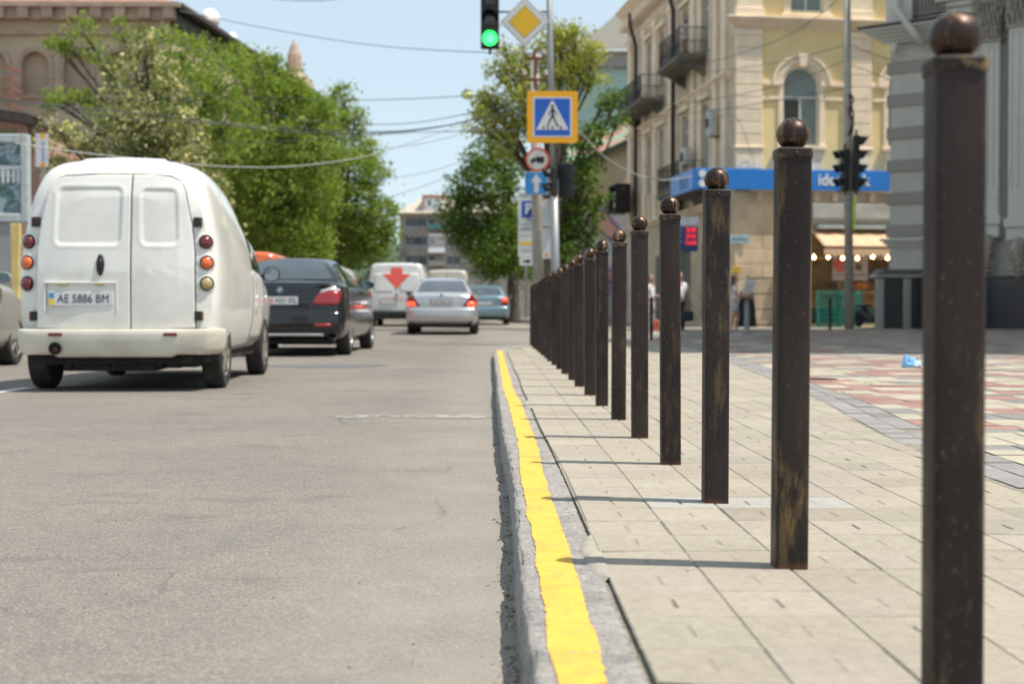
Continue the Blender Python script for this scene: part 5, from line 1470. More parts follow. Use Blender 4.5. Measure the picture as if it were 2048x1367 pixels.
# recess wall between pilasters
mb = MB(); mb.box(4.12, 4.4, -.2, -.003, gzz(120, 4), gzz(30, 4)); mb.build("door_lintel", M_gtrim, grey, bevel=.01)
def flute_pilaster(xa, xb, zb, zt, out, nm="pilaster"):
    mb = MB(); n = 3; w_ = xb-xa; mb.box(xa, xb, -out+.03, -.005, zb, zt)
    f = w_/(2*n+1)
    for k in range(n+1): mb.box(xa+2*k*f, xa+(2*k+1)*f, -out, -out+.032, zb+(.9 if k in (0, n) else .9), zt-.15)
    mb.box(xa, xb, -out, -out+.031, zb, zb+.9); mb.box(xa, xb, -out, -out+.031, zt-.15, zt)
    o = mb.build(nm, M_gtrim, grey, bevel=.01, seg=1)
    # capital: bell with acanthus curls and volutes
    mb = MB(); zc = zt
    mb.box(xa-.06, xb+.06, -out-.08, -.004, zc, zc+.10)
    mb.prism([(xa, zc+.1), (xb, zc+.1), (xb+.16, zc+1.35), (xa-.16, zc+1.35)], 'Y', -out-.06, -.006)
    mb.box(xa-.22, xb+.22, -out-.22, -.007, zc+1.36, zc+1.5)
    g_ = random.Random(int(xa*10))
    for row in range(3):
        for q in range(5):
            cx = xa+(xb-xa)*(q+.5*(row % 2))/4.5; z_ = zc+.15+row*.38
            mb.tube([(cx, -out-.07, z_), (cx, -out-.16, z_+.22), (cx, -out-.22, z_+.30), (cx+g_.uniform(-.03, .03), -out-.19, z_+.20)], [.075, .07, .05, .03], 6)
    for s_ in (xa-.12, xb+.12):
        mb.tube([(s_+.16*(1-a/9)*math.cos(a), -out-.14, zc+1.15+.16*(1-a/9)*math.sin(a)) for a in [q*.6 for q in range(14)]], .045, 6)
    mb.build("capital", M_capst, o)
    mb = MB(); mb.box(xa-.1, xb+.1, -out-.1, -.006, zb-.3, zb-.003); mb.box(xa-.04, xb+.04, -out-.05, -.006, zb-.7, zb-.303)
    mb.build("pilaster_base", M_gtrim, o, bevel=.04)
    mb = MB(); g_ = random.Random(3)
    pts = [(xa+.1+(xb-xa-.2)*.5, -out-.02, zb-.72), (xa+(xb-xa)*.5, -out-.22, zb-.95), (xa+(xb-xa)*.5, -out-.14, zb-1.4), (xa+(xb-xa)*.5, -out-.02, zb-1.85)]
    mb.tube(pts, [.2, .24, .17, .11], 10)
    for q in range(7): z_ = zb-.8-q*.15; mb.tube([(xa+.05, -out-.12, z_), (xa+(xb-xa)/2, -out-.30+.02*q, z_-.06), (xb-.05, -out-.12, z_)], .045, 6)
    mb.build("console", M_capst, o, smooth=True)
    return o
flute_pilaster(gs(1969), gs(2008), gzz(432, 3.3), gzz(88, 3.3), .35)
flute_pilaster(gs(2036), gs(2036)+.75, gzz(438, 4.3), gzz(62, 4.3), .75)
mb = MB(); mb.box(2.0, gs(1962), -.12, -.004, gzz(545, 2), gzz(95, 2)); mb.build("wall_panel", M_gcream, grey)
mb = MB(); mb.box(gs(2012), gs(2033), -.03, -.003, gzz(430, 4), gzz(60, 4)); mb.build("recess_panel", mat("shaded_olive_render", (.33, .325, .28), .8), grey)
mb = MB(); mb.box(1.8, 6.3, -.42, -.005, -.1, gzz(556, 3.5)); mb.box(1.75, 6.3, -.46, -.005, gzz(556, 3.5), gzz(553, 3.5)+.02); mb.build("granite_plinth", M_graniteD, grey, bevel=.01)
mb = MB(); mb.lathe([(.02, .25), (.1, .2), (.12, .05), (.05, -.05), (.1, -.1)], (.28, -.35, gzz(92, .3)-.2), 10); mb.build("wall_lamp", M_gtrim, grey, smooth=True)
# entrance parapet of dark granite with steel posts
par = thing("granite_parapet", "low dark granite parapet with steel corner posts before the grey building", "parapet", (0, 0, 0))
YP = 44.5
def pxp(px, y=YP): return (px-984)/F*y
mb = MB(); mb.box(pxp(1762), pxp(1890), YP+.02, YP+.6, .05, (622-556)/F*YP+.65); mb.build("granite_block", M_graniteD, par, bevel=.01)
mb = MB(); mb.box(pxp(1752), pxp(1900), YP-.10, YP+.7, (622-555)/F*YP+.655, (622-549)/F*YP+.65); mb.build("steel_cap", M_steel, par, bevel=.02)
mb = MB(); mb.prism([(pxp(1762), (622-549)/F*YP+.66), (pxp(1900), (622-549)/F*YP+.66), (pxp(1900), (622-538)/F*YP+.66), (pxp(1775), (622-538)/F*YP+.66)], 'Y', YP+.3, YP+1.3); mb.build("cap_stone", mat("grey_cap_stone", (.10, .11, .12), .6), par, bevel=.02)
for px in (1762, 1817):
    mb = MB(); mb.box(pxp(px)-.13, pxp(px)+.13, YP-.06, YP+.018, .05, (622-556)/F*YP+.65); mb.build("steel_post", M_steel, par, bevel=.02)
mb = MB(); mb.box(pxp(1840), pxp(1900), YP-.9, YP-.08, .08, (622-552)/F*YP+.65); mb.build("granite_block", M_graniteD, par, bevel=.01)

# ---- left beige building -------------------------------------------------------------
M_lb = mat("beige_stucco", (.52, .42, .30), .85, var=.08, scale=.7, bump=.2, bscale=8, dirt=(.27, .2, .14), dirt_amt=.5, dscale=.5, rand=False)
M_lbt = mat("pinkish_cornice_stone", (.44, .33, .25), .85, var=.12, scale=1.5, dirt=(.2, .14, .10), dirt_amt=.5)
M_rroof = mat("red_brown_roof", (.32, .17, .12), .7, var=.15, scale=1.5, dirt=(.2, .12, .09), dirt_amt=.5)
M_pinkfill = mat("pale_pink_infill", (.42, .32, .23), .85, var=.08, scale=1)
YL = 55.0; CX = (345-984)/F*YL
def lx(px): return (px-984)/F*YL
def lz(py): return .65+(622-py)/F*YL
lb = thing("stucco_building", "beige building with blind arches, bracketed eaves and red roof behind the left trees", "building", (0, YL, 0))
EZ = lz(16)
arch = [(lx(52), lx(106), lz(192), lz(108), 1), (lx(135), lx(189), lz(192), lz(108), 1), (lx(-31), lx(23), lz(192), lz(108), 1), (lx(218), lx(272), lz(192), lz(108), 1), (lx(-114), lx(-60), lz(192), lz(108), 1)]
mb = MB(); wall_holes(mb, -36, CX, -.2, EZ, arch, depth=.22); mb.build("wall", M_lb, lb, fixn=False)
mb = MB()
for h in arch: mb.quad((h[0], .22, h[2]), (h[1], .22, h[2]), (h[1], .22, h[3]), (h[0], .22, h[3]))
mb.build("arch_infill", M_pinkfill, lb)
for h in arch:
    cx, r = (h[0]+h[1])/2, (h[1]-h[0])/2; sp = h[3]-r; mb = MB()
    arc = [(math.cos(R(a)), math.sin(R(a))) for a in range(0, 181, 12)]
    for (a, b), (c_, d) in zip(arc[:-1], arc[1:]):
        mb.prism([(cx+a*r, sp+b*r), (cx+a*(r+.16), sp+b*(r+.16)), (cx+c_*(r+.16), sp+d*(r+.16)), (cx+c_*r, sp+d*r)], 'Y', -.08, -.003)
    mb.box(h[0]-.16, h[0], -.08, -.003, h[2], sp); mb.box(h[1], h[1]+.16, -.08, -.003, h[2], sp); mb.build("arch_moulding", M_lbt, lb)
SD = Vector((.114, 1, 0)).normalized(); SL = 27
P1 = Vector((CX, 0, 0)); P2 = P1+SD*SL
mb = MB(); mb.quad((P1.x, P1.y, -.2), (P2.x, P2.y, -.2), (P2.x, P2.y, EZ), (P1.x, P1.y, EZ)); mb.quad((P2.x, P2.y, -.2), (-30, P2.y, -.2), (-30, P2.y, EZ), (P2.x, P2.y, EZ)); mb.build("side_wall", M_lb, lb)
for k in range(7):
    p = P1+SD*(2.2+3.4*k)
    for z0, z1 in ((7.6, 10.2), (3.4, 6.0)):
        mb = MB(); mb.bar(p+Vector((.03, 0, z0)), p+Vector((.03, 0, z1)), .12, 1.3, (SD.x, SD.y, 0)); mb.build("window", M_dglass, lb)
mb = MB(); mb.box(-36, CX+.5, -.55, -.004, EZ-.16, EZ); mb.box(-36, CX+.25, -.3, -.005, EZ-.6, EZ-.163)
xx = -30.0
while xx < CX: mb.box(xx, xx+.42, -.5, -.29, EZ-.58, EZ-.165); xx += .92
mb.box(-36, CX+.1, -.16, -.006, EZ-1.15, EZ-1.0); mb.box(-36, CX+.05, -.12, -.006, lz(202), lz(193)); mb.box(-36, CX+.05, -.12, -.006, lz(300), lz(290))
mb.build("cornice", M_lbt, lb)
mb = MB(); o_ = Vector((SD.y, -SD.x, 0)); a_, b_ = P1+o_*.28, P2+o_*.28
mb.bar(a_+Vector((0, -.3, EZ-.08)), b_+Vector((0, .3, EZ-.08)), .62, .16); mb.bar(P1+o_*.1+Vector((0, 0, EZ-.5)), P2+o_*.1+Vector((0, 0, EZ-.5)), .2, .5)
mb.build("side_eaves", M_dpipe, lb)
mb = MB(); rz_ = EZ+2.6; R1, R2 = Vector((CX-8, 6, rz_)), Vector((CX-5, 21, rz_)); e = EZ+.01
c1, c2, c3, c4 = Vector((CX+.5, -.55, e)), Vector((P2.x+.6, P2.y+.5, e)), Vector((-36, P2.y+.5, e)), Vector((-36, -.55, e)); R0 = Vector((-36, 6, rz_))
mb.poly([c4, c1, R1, R0]); mb.poly([c1, c2, R2, R1]); mb.poly([c2, c3, R0, R2, R1][:3]+[R0]) ; mb.poly([R0, R1, R2]); mb.build("roof", M_rroof, lb)
mb = MB(); mb.box(lx(55), lx(152), .2, 1.2, EZ+.02, EZ+.55); mb.build("roof_parapet", mat("pale_blue_parapet", (.5, .55, .58), .6), lb)
# corner turret with spire
T = P2 - SD*4 + Vector((-1.0, 0, 0))
mb = MB(); mb.lathe([(.9, EZ-2), (.9, EZ+.2), (1.1, EZ+.3), (.9, EZ+.9), (.45, EZ+1.2), (.38, EZ+2.2), (.2, EZ+2.7), (.03, EZ+3.0)], (T.x, T.y, 0), 10); mb.build("turret", M_lbt, lb)
for (px, py, d_, Yd, nm) in ((420, 38, .42, 60, "large white satellite dish on the eaves of the beige building"), (464, 76, .24, 62, "smaller white satellite dish farther down the same eaves")):
    c0 = at(px, py, Yd); t = thing("satellite_dish", nm, "satellite dish", c0, R(20))
    mb = MB(); pr = [(.001, .16)] + [(d_*q/6, .16*(1-(q/6)**2)) for q in range(1, 7)]; mb.lathe([(a, b) for a, b in pr], (0, 0, 0), 22, 'Y'); mb.build("dish", M_white, t, smooth=True)
    mb = MB(); mb.tube([(0, .1, -d_), (0, -.35, -.1)], .015, 6); mb.tube([(0, .16, 0), (0, .4, -.2), (0, .45, -c0.z+EZ-.1)], .03, 6); mb.build("mast", M_iron, t)
# red barred balcony on the beige building
rb = thing("red_balcony", "rust-red barred balcony high at the left edge of the picture", "balcony", at(5, 228, 53.5))
mb = MB(); mb.box(-1.6, .32, 0, 1.5, -.25, 0); mb.build("floor_slab", M_dpipe, rb)
mb = MB()
for z in (.05, .35, .65, .95, 1.3, 1.75): mb.bar((-1.6, .03, z), (.3, .03, z), .06, .06); mb.bar((.3, .03, z), (.3, 1.4, z), .06, .06)
for x_ in (-1.6, -1, -.35, .3): mb.bar((x_, .03, 0), (x_, .03, 1.8), .07, .07, (0, 1, 0))
mb.build("railing", mat("rust_red_bars", (.30, .12, .085), .7), rb)
# ---- low pink building in front at the left edge ----
pk = thing("pink_house", "low pink rendered house with a dark sloping eave at the left edge", "house", (0, 42, 0))
def qx(px): return (px-984)/F*42
def qz(py): return .65+(622-py)/F*42
mb = MB(); mb.poly([(-24, 0, 0), (qx(68), 0, 0), (qx(68), 0, qz(250)), (-24, 0, qz(140))]); mb.quad((qx(68), 0, 0), (qx(68), 7, 0), (qx(68), 7, qz(250)), (qx(68), 0, qz(250))); mb.build("wall", mat("pink_render", (.47, .28, .22), .85, var=.1, scale=.8, dirt=(.3, .2, .16)), pk)
mb = MB(); mb.bar((-24, .0, qz(133)), (qx(78), .0, qz(246)), 1.2, .28, (0, 0, 1)); mb.build("eave", M_dpipe, pk)
mb = MB(); mb.box(-16, qx(40), -.05, -.004, 1.8, qz(262)); mb.build("olive_panel", mat("olive_panel_paint", (.22, .2, .10), .7), pk)
mb = MB(); mb.tube([(qx(72), -.2, qz(252)), (qx(73), -.25, 3.2), (qx(72), -.2, .2)], .06, 8); mb.build("drainpipe", M_dpipe, pk)
mb = MB(); mb.poly([(-24, -.6, qz(133)), (qx(78), -.6, qz(246)), (qx(78), 7, qz(246)), (-24, 7, qz(133))]); mb.build("roof", M_rroof, pk)

# ---- pale building with gabled roof and brick house, right background ---------------
YT = 108.0
tb = thing("teal_building", "tall pale teal building with cream gable roof behind the right-hand trees", "building", (0, YT, 0))
def tx(px): return (px-984)/F*YT
def tz(py): return .65+(622-py)/F*YT
mb = MB(); mb.box(tx(1120), tx(1330), 0, 12, 0, tz(138)); mb.build("wall", mat("pale_teal_render", (.36, .50, .46), .85, var=.05, scale=.3), tb)
mb = MB(); mb.box(tx(1118), tx(1335), -.5, 12.4, tz(137), tz(110)); mb.build("attic_band", mat("grey_attic_render", (.30, .28, .26), .85), tb)
mb = MB(); mb.box(tx(1114), tx(1340), -1, 13, tz(109), tz(103)); mb.build("cornice", M_white, tb)
mb = MB(); mb.prism([(tx(1110), tz(102)), (tx(1345), tz(102)), (tx(1345), tz(-10)), (tx(1275), tz(-2)), (tx(1190), tz(70))], 'Y', -1, 13); mb.build("gable_roof", mat("cream_metal_roof", (.60, .55, .46), .6, var=.05), tb)
mb = MB(); mb.box(tx(1192), tx(1200), 3, 3.6, tz(75), tz(45)); mb.build("chimney", M_rroof, tb)
YH = 92.0
def hx(px): return (px-984)/F*YH
def hz(py): return .65+(622-py)/F*YH
M_patch = bpy.data.materials.new("patchy_red_green_roof"); M_patch.use_nodes = True
_n = M_patch.node_tree.nodes; _l = M_patch.node_tree.links
_t = _n.new("ShaderNodeTexCoord"); _v = _n.new("ShaderNodeTexNoise"); _v.inputs["Scale"].default_value = .45; _l.new(_t.outputs["Object"], _v.inputs["Vector"])
_r = _n.new("ShaderNodeValToRGB"); _r.color_ramp.elements[0].position = .46; _r.color_ramp.elements[0].color = (.25, .38, .26, 1); _r.color_ramp.elements[1].position = .54; _r.color_ramp.elements[1].color = (.50, .22, .15, 1)
_l.new(_v.outputs[0], _r.inputs[0]); _l.new(_r.outputs[0], _n["Principled BSDF"].inputs["Base Color"])
bh = thing("brick_house", "beige brick house with a patchy red and green metal roof", "house", (0, YH, 0))
mb = MB(); mb.poly([(hx(1130), 0, 0), (hx(1290), 0, 0), (hx(1290), 0, hz(268)), (hx(1130), 0, hz(345))]); mb.build("wall", mat("beige_brickwork", (.48, .37, .26), .85, var=.12, scale=1.5), bh)
mb = MB(); mb.poly([(hx(1120), -.4, hz(348)), (hx(1295), -.4, hz(262)), (hx(1295), 10, hz(200)), (hx(1120), 10, hz(250))]); mb.build("roof", M_patch, bh, solid=.15)
mb = MB(); mb.bar((hx(1120), -.5, hz(350)), (hx(1295), -.5, hz(266)), .1, .35); mb.build("eave_board", M_dpipe, bh)
mb = MB(); mb.box(hx(1150), hx(1290), -.3, -.01, hz(430), hz(397)); mb.build("red_band", mat("faded_red_band", (.50, .22, .15), .8, var=.1, scale=.8), bh)
mw = thing("mural_wall", "garden wall with blue, pink and white spray-painted mural beyond the trees", "wall", (0, 84, 0))
M_mural = bpy.data.materials.new("mural_paint"); M_mural.use_nodes = True
_n = M_mural.node_tree.nodes; _l = M_mural.node_tree.links
_t = _n.new("ShaderNodeTexCoord"); _v = _n.new("ShaderNodeTexVoronoi"); _v.inputs["Scale"].default_value = 1.1; _v.feature = 'SMOOTH_F1'; _l.new(_t.outputs["Object"], _v.inputs["Vector"])
_s = _n.new("ShaderNodeSeparateColor"); _l.new(_v.outputs["Color"], _s.inputs[0])
_r = _n.new("ShaderNodeValToRGB"); _r.color_ramp.interpolation = 'CONSTANT'
for p_, c_ in ((0, (.08, .3, .42, 1)), (.3, (.5, .5, .48, 1)), (.5, (.4, .25, .42, 1)), (.65, (.1, .12, .14, 1)), (.75, (.55, .3, .25, 1))):
    e_ = _r.color_ramp.elements.new(p_) if p_ > 0 else _r.color_ramp.elements[0]; e_.color = c_
_l.new(_s.outputs[0], _r.inputs[0]); _l.new(_r.outputs[0], _n["Principled BSDF"].inputs["Base Color"])
mb = MB(); mb.box((1160-984)/F*84, (1258-984)/F*84, 0, .25, 0, .65+(622-405)/F*84); mb.build("panel", M_mural, mw, bevel=.02)
mb = MB(); mb.box((1155-984)/F*84, (1260-984)/F*84, -.05, .3, .65+(622-405)/F*84+.01, .65+(622-398)/F*84); mb.build("coping", M_slab, mw)

# ---- grey block closing the street ----------------------------------------------------
YE = 150.0
def ex(px): return (px-984)/F*YE
def ez(py): return .65+(622-py)/F*YE
eb = thing("apartment_block", "grey brick apartment block with beige hipped roof closing the far end of the street", "building", (0, YE, 0))
M_gbr = mat("grey_brick", (.30, .265, .235), .9, var=.12, scale=1.2, dirt=(.2, .18, .16), dirt_amt=.5)
M_fglass = mat("far_window_glass", (.09, .11, .12), .15, var=.4, scale=.5)
hl = []; zf = [520, 482, 445]
for py in zf:
    for px in (818, 833, 849, 863, 900, 915, 940, 960, 980): hl.append((ex(px)-.45, ex(px)+.45, ez(py+10), ez(py-10)))
mb = MB(); wall_holes(mb, ex(800), ex(1060), 0, ez(432), hl, depth=.2); mb.box(ex(800), ex(1060), .3, 12, 0, ez(432)); mb.build("wall", M_gbr, eb, fixn=False)
for h in hl: window(eb, h[0], h[1], h[2], h[3], .12, gl=M_fglass, mull=0, trans=.99)
mb = MB(); mb.box(ex(796), ex(1064), -.6, 12.5, ez(432), ez(427)); mb.build("eaves", M_lbt, eb)
mb = MB(); a, b, c_, d = (ex(795), -.8, ez(427)), (ex(1065), -.8, ez(427)), (ex(1065), 13, ez(427)), (ex(795), 13, ez(427)); r1, r2 = (ex(850), 6, ez(380)), (ex(1010), 6, ez(380))
mb.poly([a, b, r2, r1]); mb.poly([b, c_, r2]); mb.poly([c_, d, r1, r2]); mb.poly([d, a, r1]); mb.build("roof", mat("beige_metal_roof", (.46, .40, .32), .7, var=.08, scale=.6), eb)
mb = MB(); mb.box(ex(847), ex(886), -.2, 5, ez(427), ez(396)); dmr = mb.build("dormer", M_white, eb)
mb = MB(); mb.box(ex(845), ex(888), -.4, 5.2, ez(396)+.01, ez(391)); mb.box(ex(845), ex(848), -.3, 0, ez(427), ez(396)); mb.build("dormer_trim", mat("faded_red_trim", (.5, .2, .14), .8), dmr)
mb = MB(); mb.box(ex(857), ex(862), -.25, -.2, ez(412), ez(402)); mb.build("dormer_window", M_fglass, dmr)
for py, k in ((455, 0), (502, 1), (528, 2)):
    mb = MB(); mb.box(ex(858), ex(890), -1.3, -.004, ez(py+4), ez(py-6) if k else ez(py-4)); o = mb.build("balcony", (M_white if k else mat("teal_balcony_panel", (.08, .22, .2), .7)) if k < 2 else M_gbr, eb)
    if k == 1:
        mb = MB()
        for q in range(8): mb.box(ex(860)+q*.2, ex(860)+q*.2+.05, -1.3, -1.25, ez(495), ez(472))
        mb.box(ex(858), ex(890), -1.3, -1.2, ez(472), ez(470)); mb.build("glazing_bars", M_white, o)
for py in (470, 505): 
    mb = MB(); mb.box(ex(801), ex(814), -1.2, -.004, ez(py+4), ez(py-2)); mb.build("balcony", M_slab, eb)
# low wooded rise behind
# ------------------------------------------------------------------ trees
def leaf_material(name, c1, c2, c3=None, trans=.35):
    m = bpy.data.materials.new(name); m.use_nodes = True
    N, L = m.node_tree.nodes, m.node_tree.links
    b = N["Principled BSDF"]; b.inputs["Roughness"].default_value = .55; b.inputs["Specular IOR Level"].default_value = .3
    ca = N.new("ShaderNodeVertexColor"); ca.layer_name = "tint"
    se = N.new("ShaderNodeSeparateColor"); L.new(ca.outputs[0], se.inputs[0])
    r = N.new("ShaderNodeValToRGB"); r.color_ramp.elements[0].color = (*c1, 1); r.color_ramp.elements[1].color = (*c2, 1)
    if c3:
        e = r.color_ramp.elements.new(.5 if 'linden' in name else .8); e.color = (*c2, 1); r.color_ramp.elements[-1].color = (*c3, 1)
        if 'linden' in name: r.color_ramp.elements[-1].position = .72
    L.new(se.outputs[0], r.inputs[0]); L.new(r.outputs[0], b.inputs["Base Color"])
    tr = N.new("ShaderNodeBsdfTranslucent"); sc = N.new("ShaderNodeVectorMath"); sc.operation = 'MULTIPLY'; sc.inputs[1].default_value = (1.5, 1.5, .7)
    L.new(r.outputs[0], sc.inputs[0]); L.new(sc.outputs[0], tr.inputs[0])
    ms = N.new("ShaderNodeMixShader"); ms.inputs[0].default_value = trans
    L.new(b.outputs[0], ms.inputs[1]); L.new(tr.outputs[0], ms.inputs[2]); L.new(ms.outputs[0], N["Material Output"].inputs[0])
    return m
M_bark = mat("tree_bark", (.10, .08, .06), .95, var=.3, scale=6, bump=.8, bscale=20, stretch=(1, 1, .3))
L_green = leaf_material("fresh_green_leaves", (.13, .20, .03), (.28, .37, .07), (.40, .47, .13))
L_dark = leaf_material("deep_green_leaves", (.06, .115, .02), (.15, .24, .04), (.30, .36, .08))
L_linden = leaf_material("linden_leaves_and_blossom", (.10, .13, .05), (.22, .25, .10), (.66, .62, .36))
L_yel = leaf_material("yellow_green_leaves", (.20, .25, .04), (.46, .46, .12), (.62, .58, .22))
def tree(name, label, lm, Y, blobs, trunk_px, base_y=None, leaf=.13, dens=1.0, seed=1, depth=1.0, cl=.34, fuzz=1.0, tr=.22, xspread=1, z0=0.0, forks=True):
    """blobs: (px, py, radius_px[, depth offset m]) seen at distance Y"""
    g = random.Random(seed)
    k = Y/F
    base = Vector(((trunk_px-984)*k, Y, z0))
    t = thing(name, label, "tree", base, group="street trees")
    mb = MB(); W_ = MB()
    top = max((at(b[0], b[1], Y).z for b in blobs))
    cents = []
    for b in blobs:
        p = at(b[0], b[1], Y); off = b[3] if len(b) > 3 else g.uniform(-.8, .8)*depth*b[2]*k
        c = Vector((p.x, Y+off, p.z))-base; r = b[2]*k; cents.append((c, r))
    # trunk and limbs
    lowz = min(c.z-r for c, r in cents); tz_ = max(1.6, min(lowz+.6, top*.45)); hub = Vector((g.uniform(-.1, .1), 0, tz_))
    W_.tube([(0, 0, -.1), (0.02, 0, .4), (hub.x*.5, 0, tz_*.6), tuple(hub)], [tr*1.5, tr*1.1, tr, tr*.85], 9)
    o = W_.build("trunk", M_bark, t, smooth=True)
    W_ = MB()
    for c, r in cents:
        m1 = hub + (c-hub)*.45 + Vector((g.uniform(-.3, .3), g.uniform(-.3, .3), abs(c.z-hub.z)*.12))
        W_.tube([tuple(hub), tuple(m1), tuple(c), tuple(c+Vector((0, 0, r*.6)))], [tr*.38, tr*.22, tr*.11, .012], 6)
        for q in range(5):
            d = Vector((g.gauss(0, 1), g.gauss(0, 1), g.gauss(0.2, .8))).normalized()
            W_.tube([tuple(m1+(c-m1)*g.uniform(.2, 1)), tuple(c+d*r*.5), tuple(c+d*r*.95)], [tr*.09, tr*.05, .008], 4)
    W_.build("limbs", M_bark, t, smooth=True)
    for c, r in cents:
        n = max(10, int(46*dens*(r/ .9)**2*1.2))
        for q in range(n):
            d = Vector((g.gauss(0, 1), g.gauss(0, 1)*depth, g.gauss(0, 1))).normalized()
            rr = r*(g.uniform(.35, 1.0)**.6)*(1+.22*noise.noise(d*2.3+c)*fuzz)
            cc = c+d*rr; cc.z -= .0
            cs = cl*g.uniform(.6, 1.25)*(1 if g.random() < .85 else 1.5)
            tone = min(1, max(0, g.gauss(.45, .17)+.12*noise.noise(cc*1.1)))
            for l in range(int(24*g.uniform(.7, 1.2))):
                p = cc+Vector((g.gauss(0, cs*.5), g.gauss(0, cs*.5), g.gauss(0, cs*.38)))
                nn = Vector((g.gauss(0, .7), g.gauss(0, .7), g.gauss(.6, .6))).normalized()
                a = nn.cross(Vector((g.gauss(0, 1), g.gauss(0, 1), g.gauss(0, 1)))).normalized(); b_ = nn.cross(a)
                s1 = leaf*g.uniform(.6, 1.2); s2 = s1*.62
                v = min(1, max(0, tone+g.gauss(0, .16)))
                mb.cur = (v, v, v)
                m = len(mb.v)
                mb.v += [tuple(p-a*s1*.5), tuple(p+b_*s2*.5), tuple(p+a*s1*.5+nn*s1*.1), tuple(p-b_*s2*.5)]
                mb.face((m, m+1, m+2, m+3))
    mb.build("crown", lm, t, fixn=False)
    return t
tree("linden_tree", "linden with pale blossom directly behind the white van's roof", L_linden, 33,
     [(292, 85, 32), (285, 140, 60), (250, 200, 62), (335, 200, 55), (290, 250, 80), (225, 290, 62), (350, 290, 75), (390, 350, 60), (300, 350, 80), (210, 360, 55), (130, 280, 38), (105, 330, 36), (430, 400, 50), (350, 430, 80), (180, 420, 60), (440, 480, 50), (160, 300, 40)], 285, leaf=.12, dens=1.2, seed=11, cl=.26, tr=.2)
tree("robinia_tree", "tall tree with reaching branches before the beige facade, above the linden", L_green, 42,
     [(165, 62, 30), (185, 100, 24), (215, 130, 24), (110, 88, 16), (135, 92, 16), (95, 200, 22), (130, 202, 22), (165, 195, 22), (235, 60, 26), (330, 100, 50), (400, 120, 60), (450, 165, 62), (370, 190, 70), (460, 240, 65), (400, 280, 70), (190, 215, 26), (240, 240, 30)], 330, leaf=.12, dens=1.15, seed=5, cl=.26, tr=.22)
tree("robinia_tree", "broad fresh green tree in the middle of the left row, turret above it", L_green, 50,
     [(520, 145, 42), (490, 190, 60), (560, 200, 50), (540, 250, 70), (600, 300, 75), (510, 330, 85), (470, 400, 80), (560, 390, 85), (620, 390, 70), (520, 460, 80), (600, 470, 75), (440, 300, 60), (655, 240, 36), (470, 110, 28), (555, 130, 20), (585, 178, 36), (630, 235, 46), (650, 285, 50), (605, 215, 44)], 545, leaf=.14, dens=1.1, seed=8, cl=.32)
tree("robinia_tree", "green tree at the right end of the left row, overhanging the black car", L_green, 58,
     [(690, 190, 22), (665, 225, 40), (710, 240, 28), (690, 290, 50), (740, 300, 26), (700, 345, 55), (745, 350, 35), (650, 400, 65), (720, 410, 62), (765, 430, 42), (690, 465, 60), (740, 470, 45), (640, 490, 50), (780, 460, 26), (700, 500, 40)], 680, leaf=.15, dens=1.15, seed=3, cl=.34)
tree("maple_tree", "dark bushy tree low behind the linden and robinias", L_dark, 64,
     [(450, 430, 90), (560, 450, 90), (350, 420, 90), (640, 440, 75), (500, 500, 60), (620, 500, 50), (690, 505, 40), (430, 330, 80), (560, 340, 80), (740, 500, 32)], 520, leaf=.2, dens=.9, seed=23, cl=.5)
tree("maple_tree", "yellow-green tree top rising behind the priority sign and signal pole", L_yel, 40,
     [(1095, 75, 34), (1150, 85, 36), (1110, 125, 48), (1170, 125, 34), (1050, 115, 30), (1030, 150, 32), (1010, 100, 22), (985, 200, 28), (1060, 180, 40), (1120, 190, 44), (1010, 240, 34), (970, 195, 18), (1190, 160, 22), (1150, 150, 40), (1050, 250, 34), (1000, 235, 38), (960, 250, 32), (1040, 200, 44), (1080, 140, 44), (1190, 110, 26), (1125, 65, 28), (1095, 235, 48), (1000, 150, 28), (960, 215, 24), (1010, 290, 36)], 1100, leaf=.115, dens=1.5, seed=31, cl=.27)
tree("maple_tree", "dark green tree behind the pedestrian-crossing sign, reaching toward the bank", L_dark, 43,
     [(1120, 250, 40), (1170, 280, 36), (1210, 205, 12), (1235, 195, 14), (1200, 255, 18), (1235, 245, 12), (1130, 330, 50), (1165, 360, 45), (1110, 400, 55), (1160, 430, 46), (1120, 480, 60), (1180, 470, 28), (1180, 330, 28), (1195, 400, 22), (1090, 520, 45)], 1120, leaf=.13, dens=1.25, seed=41, cl=.3)
tree("maple_tree", "green tree arching over the road left of the parking board", L_dark, 58,
     [(955, 320, 36), (985, 355, 48), (930, 380, 42), (905, 420, 34), (960, 430, 60), (1010, 430, 45), (940, 480, 45), (1000, 490, 55), (905, 455, 22), (1020, 350, 40), (975, 285, 24), (1005, 290, 30), (985, 535, 36), (1030, 520, 34)], 1028, leaf=.15, dens=1.2, seed=52, cl=.36)
tree("maple_tree", "small bright tree between the dark trunk and the parking sign, far down the pavement", L_green, 75,
     [(1010, 470, 40), (965, 500, 34), (1040, 470, 40), (1000, 520, 32), (1050, 530, 30), (1060, 430, 34)], 1022, leaf=.2, dens=.9, seed=61, cl=.5)
